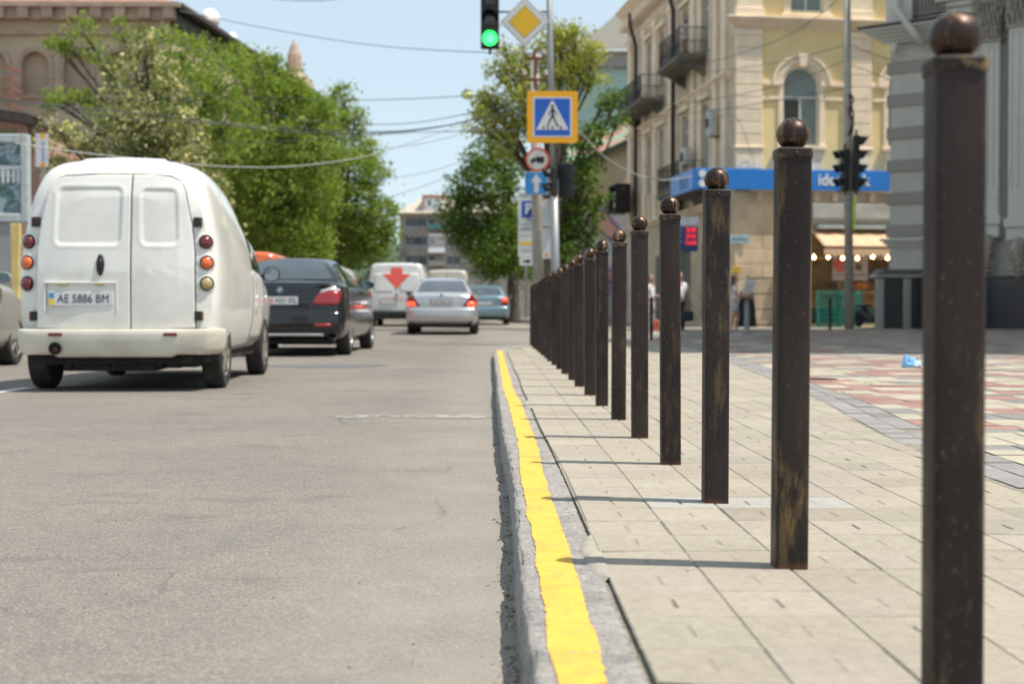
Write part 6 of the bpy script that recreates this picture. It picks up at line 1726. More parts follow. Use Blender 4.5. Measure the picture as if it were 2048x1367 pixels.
# wooded hill far behind the closing block
mb = MB(); g = random.Random(77); pts = []
for i in range(26):
    x = -60+i*5.2; h = 12.5+2.4*noise.noise(Vector((i*.31, 0, 0)))-abs(x+22)*.03 + (1.2 if i % 3 == 0 else 0)
    pts.append((x, h))
rows = [[(x, 236, -.3) for x, h in pts], [(x, 238, h*.6) for x, h in pts], [(x, 250, h) for x, h in pts], [(x, 330, h*.9) for x, h in pts], [(x, 380, -.3) for x, h in pts]]
mb.grid(rows); tag(mb.build("hill", mat("wooded_hill", (.07, .10, .055), .95, var=.3, scale=.15), smooth=True), kind="structure")
mb = MB()
for q in range(9000):
    i = g.uniform(0, 24.9); a = int(i); f = i-a; x = pts[a][0]*(1-f)+pts[a+1][0]*f; h = pts[a][1]*(1-f)+pts[a+1][1]*f
    p = Vector((x, g.uniform(237, 262), h*g.uniform(.35, 1.04)+g.uniform(-.3, .9)))
    s_ = g.uniform(.3, .8); v = min(1, max(0, g.gauss(.4, .2))); mb.cur = (v, v, v); n = len(mb.v)
    a_ = Vector((g.gauss(0, 1), g.gauss(0, 1), g.gauss(0, 1))).normalized(); b_ = a_.cross(Vector((0, 0, 1))).normalized()
    mb.v += [tuple(p-a_*s_), tuple(p+b_*s_*.7), tuple(p+a_*s_), tuple(p-b_*s_*.7)]; mb.face((n, n+1, n+2, n+3))
tag(mb.build("far_woods", leaf_material("far_leaves", (.05, .08, .045), (.10, .14, .07)), fixn=False), "soft green mass of trees on the rise behind the grey block", kind="stuff")
# ------------------------------------------------------------------ poles, signs, signals
M_galv = mat("galvanised_steel", (.36, .37, .38), .5, .5, var=.12, scale=5, stretch=(1, 1, .2), dirt=(.22, .2, .18), dirt_amt=.4)
M_conc = mat("weathered_concrete_pole", (.38, .35, .30), .85, var=.15, scale=3, dirt=(.2, .17, .13), dirt_amt=.5)
M_rustm = mat("rusty_iron", (.20, .09, .045), .85, var=.3, scale=8)
M_sblk = mat("signal_black", (.012, .013, .014), .5, var=.2)
M_swh = mat("sign_white", (.62, .62, .61), .45, var=.04, scale=3, dirt=(.45, .44, .42), dirt_amt=.3)
M_syel = mat("sign_yellow", (.72, .42, .015), .4, var=.03)
M_sora = mat("sign_orange_fluo", (.85, .38, .0), .4, var=.03)
M_sblue = mat("sign_blue", (.01, .10, .48), .4, var=.03)
M_sblue2 = mat("sign_light_blue", (.03, .24, .58), .4, var=.03)
M_sred = mat("sign_faded_red", (.62, .12, .09), .45, var=.05)
M_sink = mat("sign_black", (.015, .015, .017), .5)
M_sback = mat("sign_back_grey", (.3, .31, .32), .5, .4)
M_gree = mat("lit_green_lens", (.0, .5, .1), .3, emit=(.03, 1.0, .12), estr=1.9)
M_greec = mat("lit_green_core", (.1, .7, .2), .3, emit=(.05, 1.0, .16), estr=2.2)
M_dlens = mat("unlit_signal_lens", (.03, .028, .025), .15, coat=.6)
S = 26.0
def sxp(px, Y=S): return (px-984)/F*Y
def szp(py, Y=S): return .65+(622-py)/F*Y
pole = thing("signal_pole", "tall galvanised signal pole leaning slightly, behind the far bollards", "pole", (sxp(1114), S, .0))
mb = MB(); b0_ = Vector((0, 0, 0))
def polept(py): return Vector((sxp(1114-(622-py)*.0255)-sxp(1114), 0, szp(py)))
mb.tube([(0, 0, -.1), polept(366)], .078, 16); mb.build("shaft", M_galv, pole, smooth=True)
mb = MB(); mb.tube([polept(366), polept(-160)], [.058, .05], 16); mb.build("upper_shaft", M_galv, pole, smooth=True)
mb = MB(); mb.lathe([(.079, -.06), (.082, -.05), (.082, .05), (.06, .09)], tuple(polept(366)), 16); mb.build("joint_collar", M_galv, pole, smooth=True)
mb = MB(); mb.tube([polept(27)+Vector((0, 0, 0)), (sxp(975)-sxp(1114), 0, szp(27))], .022, 8); mb.tube([polept(-80), (sxp(980)-sxp(1114), 0, szp(-62))], .03, 8); mb.build("arm", M_galv, pole, smooth=True)

def signal(name, label, loc, rz, n=3, lit=None, parent_none=True, sz=1.0, lens_r=.15, W_=.36, back=False):
    t = thing(name, label, "traffic light", loc, rz)
    t.scale = (sz, sz, sz); h = .36
    mb = MB(); mb.box(-W_/2, W_/2, -.02, .13, -h*n/2, h*n/2); mb.build("housing", M_sblk, t, bevel=.025, seg=3)
    for k in range(n):
        z = h*n/2-h/2-h*k
        ml = MB(); ml.lathe([(lens_r*1.08, -.015), (lens_r*1.08, -.03), (lens_r, -.03)], (0, 0, z), 28, 'Y'); rg = ml.build("lens_ring", M_sblk, t, auto=40)
        ml = MB(); ml.lathe([(lens_r, -.022), (lens_r*.9, -.032), (lens_r*.5, -.045), (.001, -.05)], (0, 0, z), 28, 'Y')
        ml.build("lens", M_gree if lit == k else M_dlens, t, smooth=True)
        if lit == k:
            ml = MB(); ml.lathe([(lens_r*.55, -.045), (lens_r*.3, -.052), (.001, -.055)], (0, 0, z), 20, 'Y'); ml.build("lamp_core", M_greec, t, smooth=True)
        # visor: open half tube, tapering
        rows = []
        for q in range(9):
            a = R(-10+200*q/8); rows.append([(lens_r*1.08*math.cos(a), -.03-d*(1-.55*(1-max(0, math.sin(a)))), z+lens_r*1.08*math.sin(a)-d*.12) for d in (0, .12, .24)])
        mv = MB(); mv.grid(rows); mv.build("visor", M_sblk, t, smooth=True, solid=.008)
    mb = MB(); mb.tube([(0, .05, h*n/2), (0, .05, h*n/2+.15)], .03, 8); mb.build("hanger", M_sblk, t); mb = MB(); mb.tube([(0, .05, -h*n/2), (0, .05, -h*n/2-.1)], .022, 8); mb.build("lower_pin", M_sblk, t)
    return t
signal("traffic_light", "hanging traffic light showing a lit green lamp, above the road", (sxp(980), S-.05, szp(81)+.36), R(0), 3, lit=2, W_=.335, lens_r=.148)
signal("traffic_light", "small black signal on the pole with visors pointing left toward the blue arrow sign", (sxp(1103), S-.03, szp(365)), R(-82), 2, sz=.72)
signal("traffic_light", "black signal seen from behind, on the right side of the galvanised pole", (sxp(1133), S+.1, szp(361)), R(155), 2, sz=.86)

def board(name, label, px0, px1, py0, py1, Y, m, cat="sign", rz=0.0, th=.02, post=None, round_=0, dia=False):
    c = Vector((sxp((px0+px1)/2, Y), Y, szp((py0+py1)/2, Y))); t = thing(name, label, cat, c, rz)
    w_, h_ = (px1-px0)/F*Y, (py1-py0)/F*Y
    mb = MB()
    if dia: mb.prism([(0, -h_/2), (w_/2, 0), (0, h_/2), (-w_/2, 0)], 'Y', -th/2, th/2)
    elif round_: mb.lathe([(w_/2, th/2), (w_/2, -th/2)], (0, 0, 0), 32, 'Y')
    else: mb.prism(rrect(-w_/2, w_/2, -h_/2, h_/2, min(w_, h_)*.04), 'Y', -th/2, th/2)
    p = mb.build("panel", m, t, bevel=.003)
    return t, p, w_, h_
def flat(parent, poly, y, m, name):
    mb = MB(); mb.prism(poly, 'Y', y, y+.0015); return mb.build(name, m, parent)
YS = S-.12
# priority road diamond
t, p, w_, h_ = board("priority_sign", "white-bordered yellow diamond priority sign beside the green light", 1000, 1099, -3, 97, YS, M_swh, dia=True)
for sc_, m_, y, nm in ((.96, M_sback, -.012, "rim_line"), (.93, M_swh, -.0136, "white_border"), (.665, M_sink, -.0152, "black_line"), (.645, M_syel, -.0168, "yellow_field")):
    a = w_/2*sc_; flat(p, [(0, -a), (a, 0), (0, a), (-a, 0)], y, m_, nm)
mb = MB(); mb.bar((0, .03, 0), (.42, .09, -.02), .04, .03); mb.bar((0, .03, .16), (.42, .09, .14), .04, .03); mb.build("bracket", M_galv, t)
# pedestrian crossing
t, p, w_, h_ = board("crossing_sign", "blue pedestrian crossing sign with walking figure in an orange frame", 1054, 1155, 184, 287, YS, M_sora)
a = w_/2
flat(p, rrect(-a*.77, a*.77, -a*.79, a*.79, .02), -.012, M_swh, "white_line"); flat(p, rrect(-a*.70, a*.70, -a*.73, a*.73, .015), -.0136, M_sblue, "blue_field")
flat(p, [(-a*.64, -a*.50), (a*.64, -a*.50), (a*.02, a*.66), (-a*.02, a*.66)], -.0152, M_swh, "white_triangle")
fig = MB(); y = -.0168
def seg(x0, z0, x1, z1, wd): 
    d = Vector((x1-x0, z1-z0)).normalized(); n = Vector((-d.y, d.x))*wd/2; fig.prism([(x0+n.x, z0+n.y), (x0-n.x, z0-n.y), (x1-n.x, z1-n.y), (x1+n.x, z1+n.y)], 'Y', y, y+.0014)
q = a/.5
fig.lathe([(.028*q, y), (.028*q, y+.0014)], (0.0, 0, .21*q), 16, 'Y')
for s__ in ((.0, .175, .01, .03, .052), (.01, .04, -.06, -.09, .034), (-.06, -.09, -.10, -.205, .03), (.01, .04, .05, -.07, .034), (.05, -.07, .115, -.20, .03), (.0, .16, -.055, .09, .022), (-.055, .09, -.06, .02, .02), (.01, .16, .065, .10, .022), (.065, .10, .09, .04, .02),
            (-.19, -.235, -.165, -.185, .036), (-.10, -.24, -.09, -.21, .03), (.0, -.24, .005, -.185, .036), (.19, -.235, .15, -.185, .036)):
    x0_, z0_, x1_, z1_, wd_ = [v*q for v in s__]; seg(x0_, z0_, x1_, z1_, wd_)
fig.build("walking_figure", M_sink, p)
mb = MB(); mb.box(-.02, .14, .012, .07, .1, .14); mb.box(-.02, .14, .012, .07, -.2, -.16); mb.build("bracket", M_galv, t)

# concrete pole with the other signs
YC = 27.5
cp = thing("utility_pole", "old concrete pole with rusty crossarms on top, carrying the round lorry sign", "pole", (sxp(1079, YC), YC, 0))
def cpt(py): return Vector((sxp(1079-(622-py)*.021, YC)-sxp(1079, YC), 0, szp(py, YC)))
mb = MB(); mb.tube([(0, 0, -.1), cpt(110)], [.12, .085], 14); mb.build("shaft", M_conc, cp, smooth=True)
mb = MB()
for py, hw in ((121, .19), (163, .23)):
    c = cpt(py); mb.bar(c+Vector((-hw, -.1, 0)), c+Vector((hw, -.1, 0)), .05, .05)
c = cpt(150); mb.bar(c+Vector((0, -.11, -.3)), c+Vector((0, -.11, .45)), .06, .05); mb.build("crossarm", M_rustm, cp)
for py, hw in ((121, .19), (163, .23)):
    for s_ in (-1, 1):
        c = cpt(py); mb = MB(); mb.lathe([(.015, 0), (.015, .05), (.04, .06), (.045, .09), (.03, .1), (.04, .13), (.02, .16)], tuple(c+Vector((s_*hw*.9, -.1, .02))), 10); mb.build("insulator", M_conc, cp, smooth=True)
YD = YC-.2
t, p, w_, h_ = board("no_lorries_sign", "round red-ringed sign with a black lorry below the crossing sign", 1051, 1099, 296, 344, YD, M_sred, round_=1)
mb = MB(); mb.lathe([(w_*.40, 0), (w_*.40, .0015)], (0, -.012, 0), 30, 'Y'); mb.build("white_field", M_swh, p)
lor = MB(); y = -.0136
for x0, x1, z0, z1 in ((-.03, .13, -.045, .055), (-.14, -.035, -.045, .0), (-.10, -.035, .0, .03)): lor.prism([(x0, z0), (x1, z0), (x1, z1), (x0, z1)], 'Y', y, y+.0014)
for x0 in (-.10, .03, .09): lor.lathe([(.024, y-.001), (.024, y)], (x0, 0, -.055), 12, 'Y')
lor.build("lorry_symbol", M_sink, p)
t, p, w_, h_ = board("one_way_sign", "light blue square sign with a white upward arrow", 1049, 1096, 344, 390, YD, M_swh)
a = w_/2; flat(p, rrect(-a*.93, a*.93, -a*.93, a*.93, .02), -.012, M_sblue2, "blue_field"); flat(p, [(-.045, -a*.8), (.045, -a*.8), (.045, .02), (.11, .02), (0, a*.8), (-.11, .02), (-.045, .02)], -.0136, M_swh, "arrow")
YP2 = 29.0
t, p, w_, h_ = board("parking_board", "tall white parking information board with blue P, on the kerb behind the concrete pole", 1036, 1078, 384, 513, YP2, M_swh)
def rr_(px0, px1, py0, py1, m_, nm, y=-.012):
    cx, cz = (1036+1078)/2, (384+513)/2; k_ = YP2/F
    return flat(p, [((px0-cx)*k_, (cz-py1)*k_), ((px1-cx)*k_, (cz-py1)*k_), ((px1-cx)*k_, (cz-py0)*k_), ((px0-cx)*k_, (cz-py0)*k_)], y, m_, nm)
rr_(1043, 1071, 402, 436, M_sblue, "blue_square"); rr_(1036, 1078, 448, 449.5, M_sback, "divider"); rr_(1036, 1078, 470, 471.5, M_sback, "divider"); rr_(1039, 1075, 483, 491, mat("sign_ochre", (.72, .48, .08), .5), "yellow_band")
text_mb("P", .30, "lettering", M_swh, p, Matrix.Translation((0, -.014, (448.5-419)*YP2/F)) @ FACE_CAM, .002, .012)
mb = MB(); mb.tube([(.06+.09*math.cos(R(a_)), -.02, (448.5-432)*YP2/F+.09*math.sin(R(a_))) for a_ in range(60, 330, 20)], .014, 6); mb.lathe([(.03, -.01), (.03, 0)], (.06, -.014, (448.5-418)*YP2/F), 12, 'Y'); mb.build("wheelchair_symbol", M_sink, p)
text_mb("ПЛАТНА", .075, "lettering", M_sink, p, Matrix.Translation((0, -.013, (448.5-392)*YP2/F)) @ FACE_CAM, .001, .001)
text_mb("ПАРКОВКА", .075, "lettering", mat("sign_grey_ink", (.12, .12, .13), .6), p, Matrix.Translation((0, -.013, (448.5-459)*YP2/F)) @ FACE_CAM, .001, .001, sx=.9)
for pyy in (498, 503): rr_(1042, 1072, pyy, pyy+1.5, M_sback, "text_line")
mb = MB(); mb.tube([(-.05, .03, .4), (-.05, .03, -(448.5-622)/F*YP2*0-1.9)], .03, 8); mb.build("post", M_galv, t, smooth=True)
t, p, w_, h_ = board("small_plate", "small white plate with a black arrow mark hung under the parking board", 1039, 1070, 514, 531, YP2-.05, M_swh)
flat(p, [(-.08, -.02), (.0, -.02), (.0, -.05), (.08, .0), (.0, .05), (.0, .02), (-.08, .02)], -.012, M_sink, "mark")
for (a_, b_, lb_) in ((400, 453, "upper plain white board between the two poles"), (456, 517, "lower plain white board between the two poles, stained at its foot")):
    t, p, w_, h_ = board("notice_board", lb_, 1084, 1106, a_, b_, S+.35, M_swh)
    mb = MB(); mb.bar((-.18, .03, .1), (.2, .03, .1), .03, .02); mb.build("bracket", M_galv, t)
    if a_ > 450: flat(p, [(-.05, -.24), (.03, -.24), (.03, -.2), (-.05, -.2)], -.012, mat("orange_stain", (.6, .25, .1), .6), "orange_sticker")

# pole with two signals before the bank
YR = 44.0
rp = thing("utility_pole", "slim weathered concrete pole before the bank, with signals on both sides", "pole", (sxp(1701, YR), YR, .1))
def rpt(py): return Vector((sxp(1701-(622-py)*.0125, YR)-sxp(1701, YR), 0, szp(py, YR)-.1))
mb = MB(); mb.tube([(0, 0, -.1), rpt(-80)], [.14, .10], 14); mb.build("shaft", M_conc, rp, smooth=True)
mb = MB(); g = random.Random(5); pts = []
for k in range(24): py = 190+k*3.6; pts.append(rpt(py)+Vector((.06+.07*math.sin(k*.5), -.14, 0)))
mb.tube(pts, .03, 6); mb.tube([rpt(270)+Vector((.1, -.1, 0)), rpt(230)+Vector((.14, -.12, 0)), rpt(190)+Vector((0, -.13, 0))], .03, 6); mb.build("cable_coil", M_dpipe, rp, smooth=True)
mb = MB(); mb.lathe([(.15, -.05), (.16, -.04), (.16, .04), (.15, .05)], tuple(rpt(395)), 14); mb.lathe([(.15, -.04), (.16, -.03), (.16, .03), (.15, .04)], tuple(rpt(407)), 14); mb.build("clamp", M_galv, rp)
mb = MB(); c = rpt(425); mb.box(c.x+.10, c.x+.16, -.22, -.14, c.z-.55, c.z+.45); mb.build("neon_strip", mat("neon_yellow_tape", (.55, .75, .03), .5), rp, bevel=.01)
signal("traffic_light", "black signal on the left of the pole before the bank, visors facing left", (sxp(1686, YR)-.02, YR-.1, szp(341, YR)), R(-84), 3, sz=1.18)
signal("traffic_light", "black signal on the right of the pole before the bank, visors facing right", (sxp(1712, YR)+.05, YR-.1, szp(327, YR)), R(84), 4, sz=1.18)

# pendant lamp on the wire
lp = thing("pendant_lamp", "pale yellow-green street lamp head hanging on a wire over the road", "street lamp", at(935, 190, 38))
mb = MB(); mb.lathe([(.02, -.12), (.13, -.09), (.19, 0), (.15, .06), (.05, .12), (.02, .16)], (0, 0, 0), 16); mb.build("glass", mat("lamp_glass_yellowgreen", (.62, .66, .30), .3), lp, smooth=True)
mb = MB(); mb.lathe([(.06, .1), (.16, .07), (.05, .16), (.02, .22)], (0, 0, 0), 14); mb.build("hood", M_galv, lp, smooth=True)

# overhead cables
M_cab = mat("black_cable", (.06, .065, .07), .6); M_cabw = mat("pale_cable", (.42, .42, .40), .6); M_cabg = mat("grey_cable", (.22, .26, .29), .6)
def cable(label, pts, r, m=None):
    """pts: (px, py, Y) the cable passes through; smooth through them"""
    P = [at(*p) for p in pts]; n = 6
    pp = [Vector(catmull([tuple(v) for v in P], i/n)) for i in range((len(P)-1)*n+1)]
    o = thing("overhead_cable", label, "cable", P[0], group="overhead cables"); 
    mb = MB(); mb.tube([p-P[0] for p in pp], r*.62, 5); mb.build("strand", m or M_cab, o, smooth=True); return o
cable("thin grey cable crossing the open sky from the satellite dish to the green light", [(360, 22, 40), (560, 62, 36), (760, 92, 32), (990, 106, 28), (1085, 104, 28)], .018, M_cabg)
cable("dark cable along the very top edge of the sky", [(480, -8, 34), (620, 2, 34), (740, -10, 34)], .018)
cable("dark cable carrying the pendant lamp over the road", [(330, 186, 42), (520, 196, 42), (740, 200, 40), (935, 192, 38), (1080, 182, 36)], .018)
cable("upper of the two dark cables sagging from far left to the tree", [(-40, 138, 30), (180, 166, 32), (420, 190, 34), (600, 240, 36), (800, 248, 36), (960, 222, 34), (1075, 190, 28)], .016)
cable("thick dark cable bundle sagging across the street at half height", [(-40, 192, 28), (150, 216, 30), (330, 232, 32), (560, 262, 34), (760, 266, 34), (900, 250, 32), (1070, 205, 28)], .025)
cable("thin dark cable just under the thick bundle", [(-40, 196, 28), (200, 230, 30), (420, 246, 32), (640, 258, 33), (800, 262, 33), (960, 240, 32), (1075, 222, 28)], .016)
cable("dark cable meeting the bundle and running level to the right tree", [(380, 285, 36), (560, 283, 36), (720, 272, 36), (860, 264, 35), (1060, 262, 28)], .016)
cable("pale cable sagging low across the left trees just above the van", [(30, 286, 20), (150, 304, 22), (300, 320, 24), (430, 332, 26), (560, 334, 28), (680, 322, 30), (770, 302, 31), (950, 240, 32)], .016, M_cabw)
cable("thin cable rising from the left tree toward the right one, upper", [(740, 300, 45), (840, 288, 45), (950, 262, 45), (1010, 250, 45)], .016, M_cabg)
cable("thin cable rising from the left tree toward the right one, lower", [(740, 362, 50), (850, 345, 50), (960, 312, 50)], .016, M_cabg)
cable("lowest thin cable slanting above the far grey block", [(740, 405, 60), (830, 378, 60), (960, 330, 60)], .02, M_cabg)
cable("pale cable sagging from the crossing sign to the bank sign", [(1110, 235, 27), (1160, 265, 31), (1215, 318, 38), (1275, 350, 46), (1330, 360, 52), (1385, 352, 57)], .028, M_cabw)
cable("dark cable climbing steeply across the bank's upper cornice", [(1395, 130, 60), (1480, 108, 55), (1570, 74, 50), (1650, 22, 46), (1694, -20, 44)], .02)
cable("dark cable crossing the arched window toward the pole, topmost", [(1320, 156, 60), (1440, 142, 56), (1570, 122, 50), (1694, 90, 44)], .018)
cable("dark cable crossing the arched window's glass toward the pole", [(1310, 212, 60), (1440, 196, 56), (1570, 168, 50), (1694, 120, 44)], .018)
cable("dark cable under the arched window's springing toward the pole", [(1270, 238, 62), (1420, 222, 57), (1560, 200, 50), (1696, 176, 44)], .02)
cable("short dark cable on the right from the pole to the grey building", [(1696, 88, 44), (1750, 110, 46), (1795, 124, 47)], .018)
cable("lower short cable from the pole to the grey building's pier", [(1696, 128, 44), (1750, 148, 46), (1795, 168, 47)], .018)
cable("dark cable looping down the bank's left facade", [(1385, 246, 60), (1420, 240, 58), (1470, 232, 57), (1500, 300, 57.8), (1510, 340, 57.8)], .014)

# ------------------------------------------------------------------ left foreground furniture
bb = thing("billboard", "light grey framed lightbox billboard with a green and blue picture at the left edge", "billboard", (sxp(-60, 25), 25, 0))
def bx_(px): return sxp(px, 25)-sxp(-60, 25)
def bz_(py): return szp(py, 25)
mb = MB(); x0, x1, z0, z1 = bx_(-190), bx_(66), bz_(446), bz_(272)
for a, b, c, d in ((x0, x0+.13, z0, z1), (x1-.13, x1, z0, z1), (x0+.13, x1-.13, z0, z0+.15), (x0+.13, x1-.13, z1-.15, z1)): mb.box(a, b, -.1, .1, c, d)
mb.build("frame", mat("pale_grey_frame", (.42, .46, .46), .5), bb, bevel=.02)
M_pic = bpy.data.materials.new("printed_landscape"); M_pic.use_nodes = True
N = M_pic.node_tree.nodes; L = M_pic.node_tree.links
tc = N.new("ShaderNodeTexCoord"); nz = N.new("ShaderNodeTexNoise"); nz.inputs["Scale"].default_value = 4.5; nz.inputs["Detail"].default_value = 6; L.new(tc.outputs["Object"], nz.inputs["Vector"])
rp_ = N.new("ShaderNodeValToRGB"); els = [(0.30, (.02, .05, .035)), (.42, (.05, .12, .08)), (.48, (.10, .18, .22)), (.54, (.34, .40, .40)), (.62, (.12, .2, .24)), (.72, (.05, .11, .07))]
while len(rp_.color_ramp.elements) < len(els): rp_.color_ramp.elements.new(.5)
for e, (p_, c_) in zip(rp_.color_ramp.elements, els): e.position = p_; e.color = (*c_, 1)
L.new(nz.outputs[0], rp_.inputs[0]); L.new(rp_.outputs[0], N["Principled BSDF"].inputs["Base Color"]); N["Principled BSDF"].inputs["Roughness"].default_value = .25
mb = MB(); mb.box(x0+.13, x1-.13, -.04, .04, z0+.15, z1-.15); pc = mb.build("picture", M_pic, bb)
mb = MB()
for k in range(5): mb.box(bx_(2)+k*.09, bx_(2)+k*.09+.045, -.047, -.042, bz_(368), bz_(342))
mb.box(bx_(0), bx_(0)+.46, -.047, -.042, bz_(341), bz_(334)); mb.build("white_columns", M_swh, pc)
mb = MB(); mb.poly([(bx_(14), -.045, bz_(428)), (bx_(52), -.045, bz_(428)), (bx_(52), -.045, bz_(405))]); mb.build("grey_wedge", mat("print_grey_blue", (.14, .16, .22), .4), pc)
mb = MB(); mb.box(x0+.25, bx_(44), -.07, .07, 0, z0-.004); mb.build("stand", mat("grey_concrete_stand", (.30, .29, .28), .8, var=.1), bb, bevel=.02)
yp = thing("yellow_post", "short pale yellow post between the billboard and the white van", "post", (sxp(38, 24), 24, 0))
mb = MB(); mb.prism([(-.05, 0), (.04, 0), (.075, szp(448, 24)), (-.075, szp(448, 24))], 'Y', -.06, .06); mb.build("post", mat("pale_yellow_paint", (.62, .48, .18), .6), yp, bevel=.01)
t, p, w_, h_ = board("banner_sign", "narrow upright white sign with orange ends and blue letters beside the linden", 78, 103, 270, 336, 30, M_swh)
a, b = w_/2, h_/2
flat(p, [(-.03, b-.10), (.07, b-.10), (.07, b-.0), (-.03, b-.0)], -.012, M_sora, "orange_end"); flat(p, [(-.03, -b), (.07, -b), (.07, -b+.09), (-.03, -b+.09)], -.012, M_sora, "orange_end")
for k in range(6): flat(p, [(.0, -b+.13+k*.07), (.05, -b+.13+k*.07), (.05, -b+.165+k*.07), (.0, -b+.165+k*.07)], -.012, M_sblue, "blue_letter")
mb = MB(); mb.tube([(0, .05, b), (0, .05, -szp(303, 30))], .04, 8); mb.build("post", M_galv, t)

# ------------------------------------------------------------------ plaza clutter
for i, (px, Y_, lab) in enumerate(((1303, 30.2, "lone far bollard standing at the crossing beside the person in white"), (1662, 41.2, "lone far bollard standing in front of the green crates"))):
    c = copy_tree(b0); c.location = ((px-984)/F*Y_, Y_, .1 if i else .0); c.rotation_euler = (0, 0, .1); tag(c, lab, "bollard", "far bollards at the crossing")
M_crate = mat("green_plastic_crate", (.05, .42, .28), .5, var=.2, scale=3); M_crate2 = mat("pale_green_plastic_crate", (.16, .55, .40), .5, var=.2, scale=3)
def crate(label, loc, m, rz):
    t = thing("crate", label, "crate", loc, rz, "green crates stacked by the shop")
    W_, D_, H_ = .70, .4, .158; mb = MB()
    mb.box(-W_/2, W_/2, -D_/2, D_/2, 0, .015)
    for y in (-D_/2, D_/2-.015):
        mb.box(-W_/2, W_/2, y, y+.015, .016, .05); mb.box(-W_/2, W_/2, y, y+.015, H_-.035, H_-.005)
        for k in range(8): xx = -W_/2+.02+k*(W_-.06)/7; mb.box(xx, xx+.02, y+.002, y+.013, .05, H_-.035)
    for x in (-W_/2, W_/2-.015): mb.box(x, x+.015, -D_/2+.016, D_/2-.016, .016, H_-.04)
    mb.build("basket", m, t)
    for x in (-W_/2-.012, W_/2-.03): mb = MB(); mb.box(x, x+.042, -D_/2-.012, -D_/2+.03, 0.002, H_-.001); mb.build("corner_post", m, t)
    return t
g = random.Random(9)
cr = None
NTH = ["bottom", "second from the bottom", "third from the bottom", "fourth from the bottom", "fourth from the top", "third from the top", "second from the top", "top"]
for col_ in range(2):
    for k in range(8):
        lb_ = "%s crate of the %s green stack by the shop" % (NTH[k], ("left", "right")[col_])
        X = (1657-984)/F*49 if col_ == 0 else (1701-984)/F*49
        if cr is None or (col_ == 1 and k == 0) :
            t = crate(lb_, (0, 0, 0), M_crate if col_ == 0 else M_crate2, 0); cr = t
        else: t = copy_tree(cr); tag(t, lb_)
        t.location = (X+g.uniform(-.02, .02), 49+g.uniform(-.02, .02), .1+k*.16); t.rotation_euler = (0, 0, g.uniform(-.03, .03))
# advertising stand
ad = thing("information_stand", "tilted white information panel on a grey post beside the sandstone wall", "stand", ((1495-984)/F*40.5, 40.5, .02))
mb = MB(); mb.lathe([(.16, 0), (.16, .04), (.075, .05), (.07, 1.05)], (0, 0, 0), 14); mb.build("post", M_galv, ad, smooth=True)
mb = MB(); mb.prism([(-.17, 1.1), (.12, 1.06), (.26, 1.52), (-.03, 1.56)], 'Y', -.05, .0); pn = mb.build("panel", M_swh, ad, bevel=.01)
mb = MB(); mb.prism([(-.2, .98), (.2, .98), (.16, 1.12), (-.16, 1.12)], 'Y', -.1, .08); mb.build("panel_holder", mat("brown_wood", (.25, .14, .09), .7), ad, bevel=.01)
for k in range(3):
    mb = MB(); mb.prism([(-.06+k*.03, 1.2+k*.09), (.10+k*.03, 1.18+k*.09), (.107+k*.03, 1.205+k*.09), (-.053+k*.03, 1.225+k*.09)], 'Y', -.054, -.0515); mb.build("text_line", mat("pink_print", (.5, .2, .2), .6), pn)
ab = thing("black_banner_stand", "black tapered sandwich board behind the information stand", "stand", ((1493-984)/F*49, 49, .1))
mb = MB(); mb.prism([(-.38, 0), (.38, 0), (.25, 1.25), (-.2, 1.25)], 'Y', -.03, .03); mb.build("board", M_sblk, ab, bevel=.01)
mb = MB(); mb.bar((-.3, .02, 0), (-.15, .5, 0), .03, .03); mb.bar((0, .03, 1.2), (0, .5, 0.02), .04, .03); mb.build("rear_strut", M_iron, ab)
fe = thing("mesh_fence", "dark green mesh fence panel against the sandstone wall", "fence", ((1527-984)/F*50.5, 50.5, .1))
mb = MB()
for k in range(14): mb.box(-.5+k*.077, -.485+k*.077, -.01, .01, .05, 1.75)
for z in (.05, .6, 1.15, 1.72): mb.box(-.52, .53, -.015, .015, z, z+.03)
mb.build("mesh", mat("dark_green_mesh", (.04, .07, .05), .6), fe); mb = MB(); mb.box(-.56, -.525, -.03, .03, 0, 1.82); mb.build("post", M_iron, fe); mb = MB(); mb.box(.535, .57, -.03, .03, 0, 1.82); mb.build("post", M_iron, fe)
# parked scooter half hidden by the parapet
sc = thing("scooter", "dark scooter with white front fairing parked beside the granite parapet", "scooter", ((1738-984)/F*47.5, 47.5, .1), R(200))
mb = MB(); rows = []
for y_, w_, z0_, z1_ in ((-.62, .10, .30, .42), (-.5, .16, .25, .62), (-.2, .17, .22, .70), (.05, .14, .20, .55), (.25, .13, .18, .32), (.5, .14, .2, .34), (.62, .16, .3, .8), (.70, .08, .45, .9)):
    rows.append([(w_*math.cos(a_)*1.0, y_, (z0_+z1_)/2+(z1_-z0_)/2*math.sin(a_)) for a_ in [2*math.pi*q_/14 for q_ in range(15)]])
mb.grid(rows); mb.build("body", M_sblk, sc, smooth=True)
mb = MB(); mb.lathe([(.04, -.22), (.17, -.12), (.21, 0), (.17, .12), (.03, .2)], (0, .76, .55), 14); mb.build("front_fairing", M_white, sc, smooth=True)
mb = MB(); mb.lathe([(.01, -.05), (.05, 0), (.01, .05)], (.14, .86, .5), 10); mb.build("indicator", M_orange, sc, smooth=True)
mb = MB(); mb.box(-.13, .13, -.6, .05, .68, .76); mb.build("seat", M_plast, sc, bevel=.03)
mb = MB(); mb.tube([(-.3, .5, .98), (0, .6, 1.0), (.3, .5, .98)], .018, 8); mb.tube([(0, .62, .8), (0, .6, 1.0)], .03, 8); mb.build("handlebar", M_iron, sc)
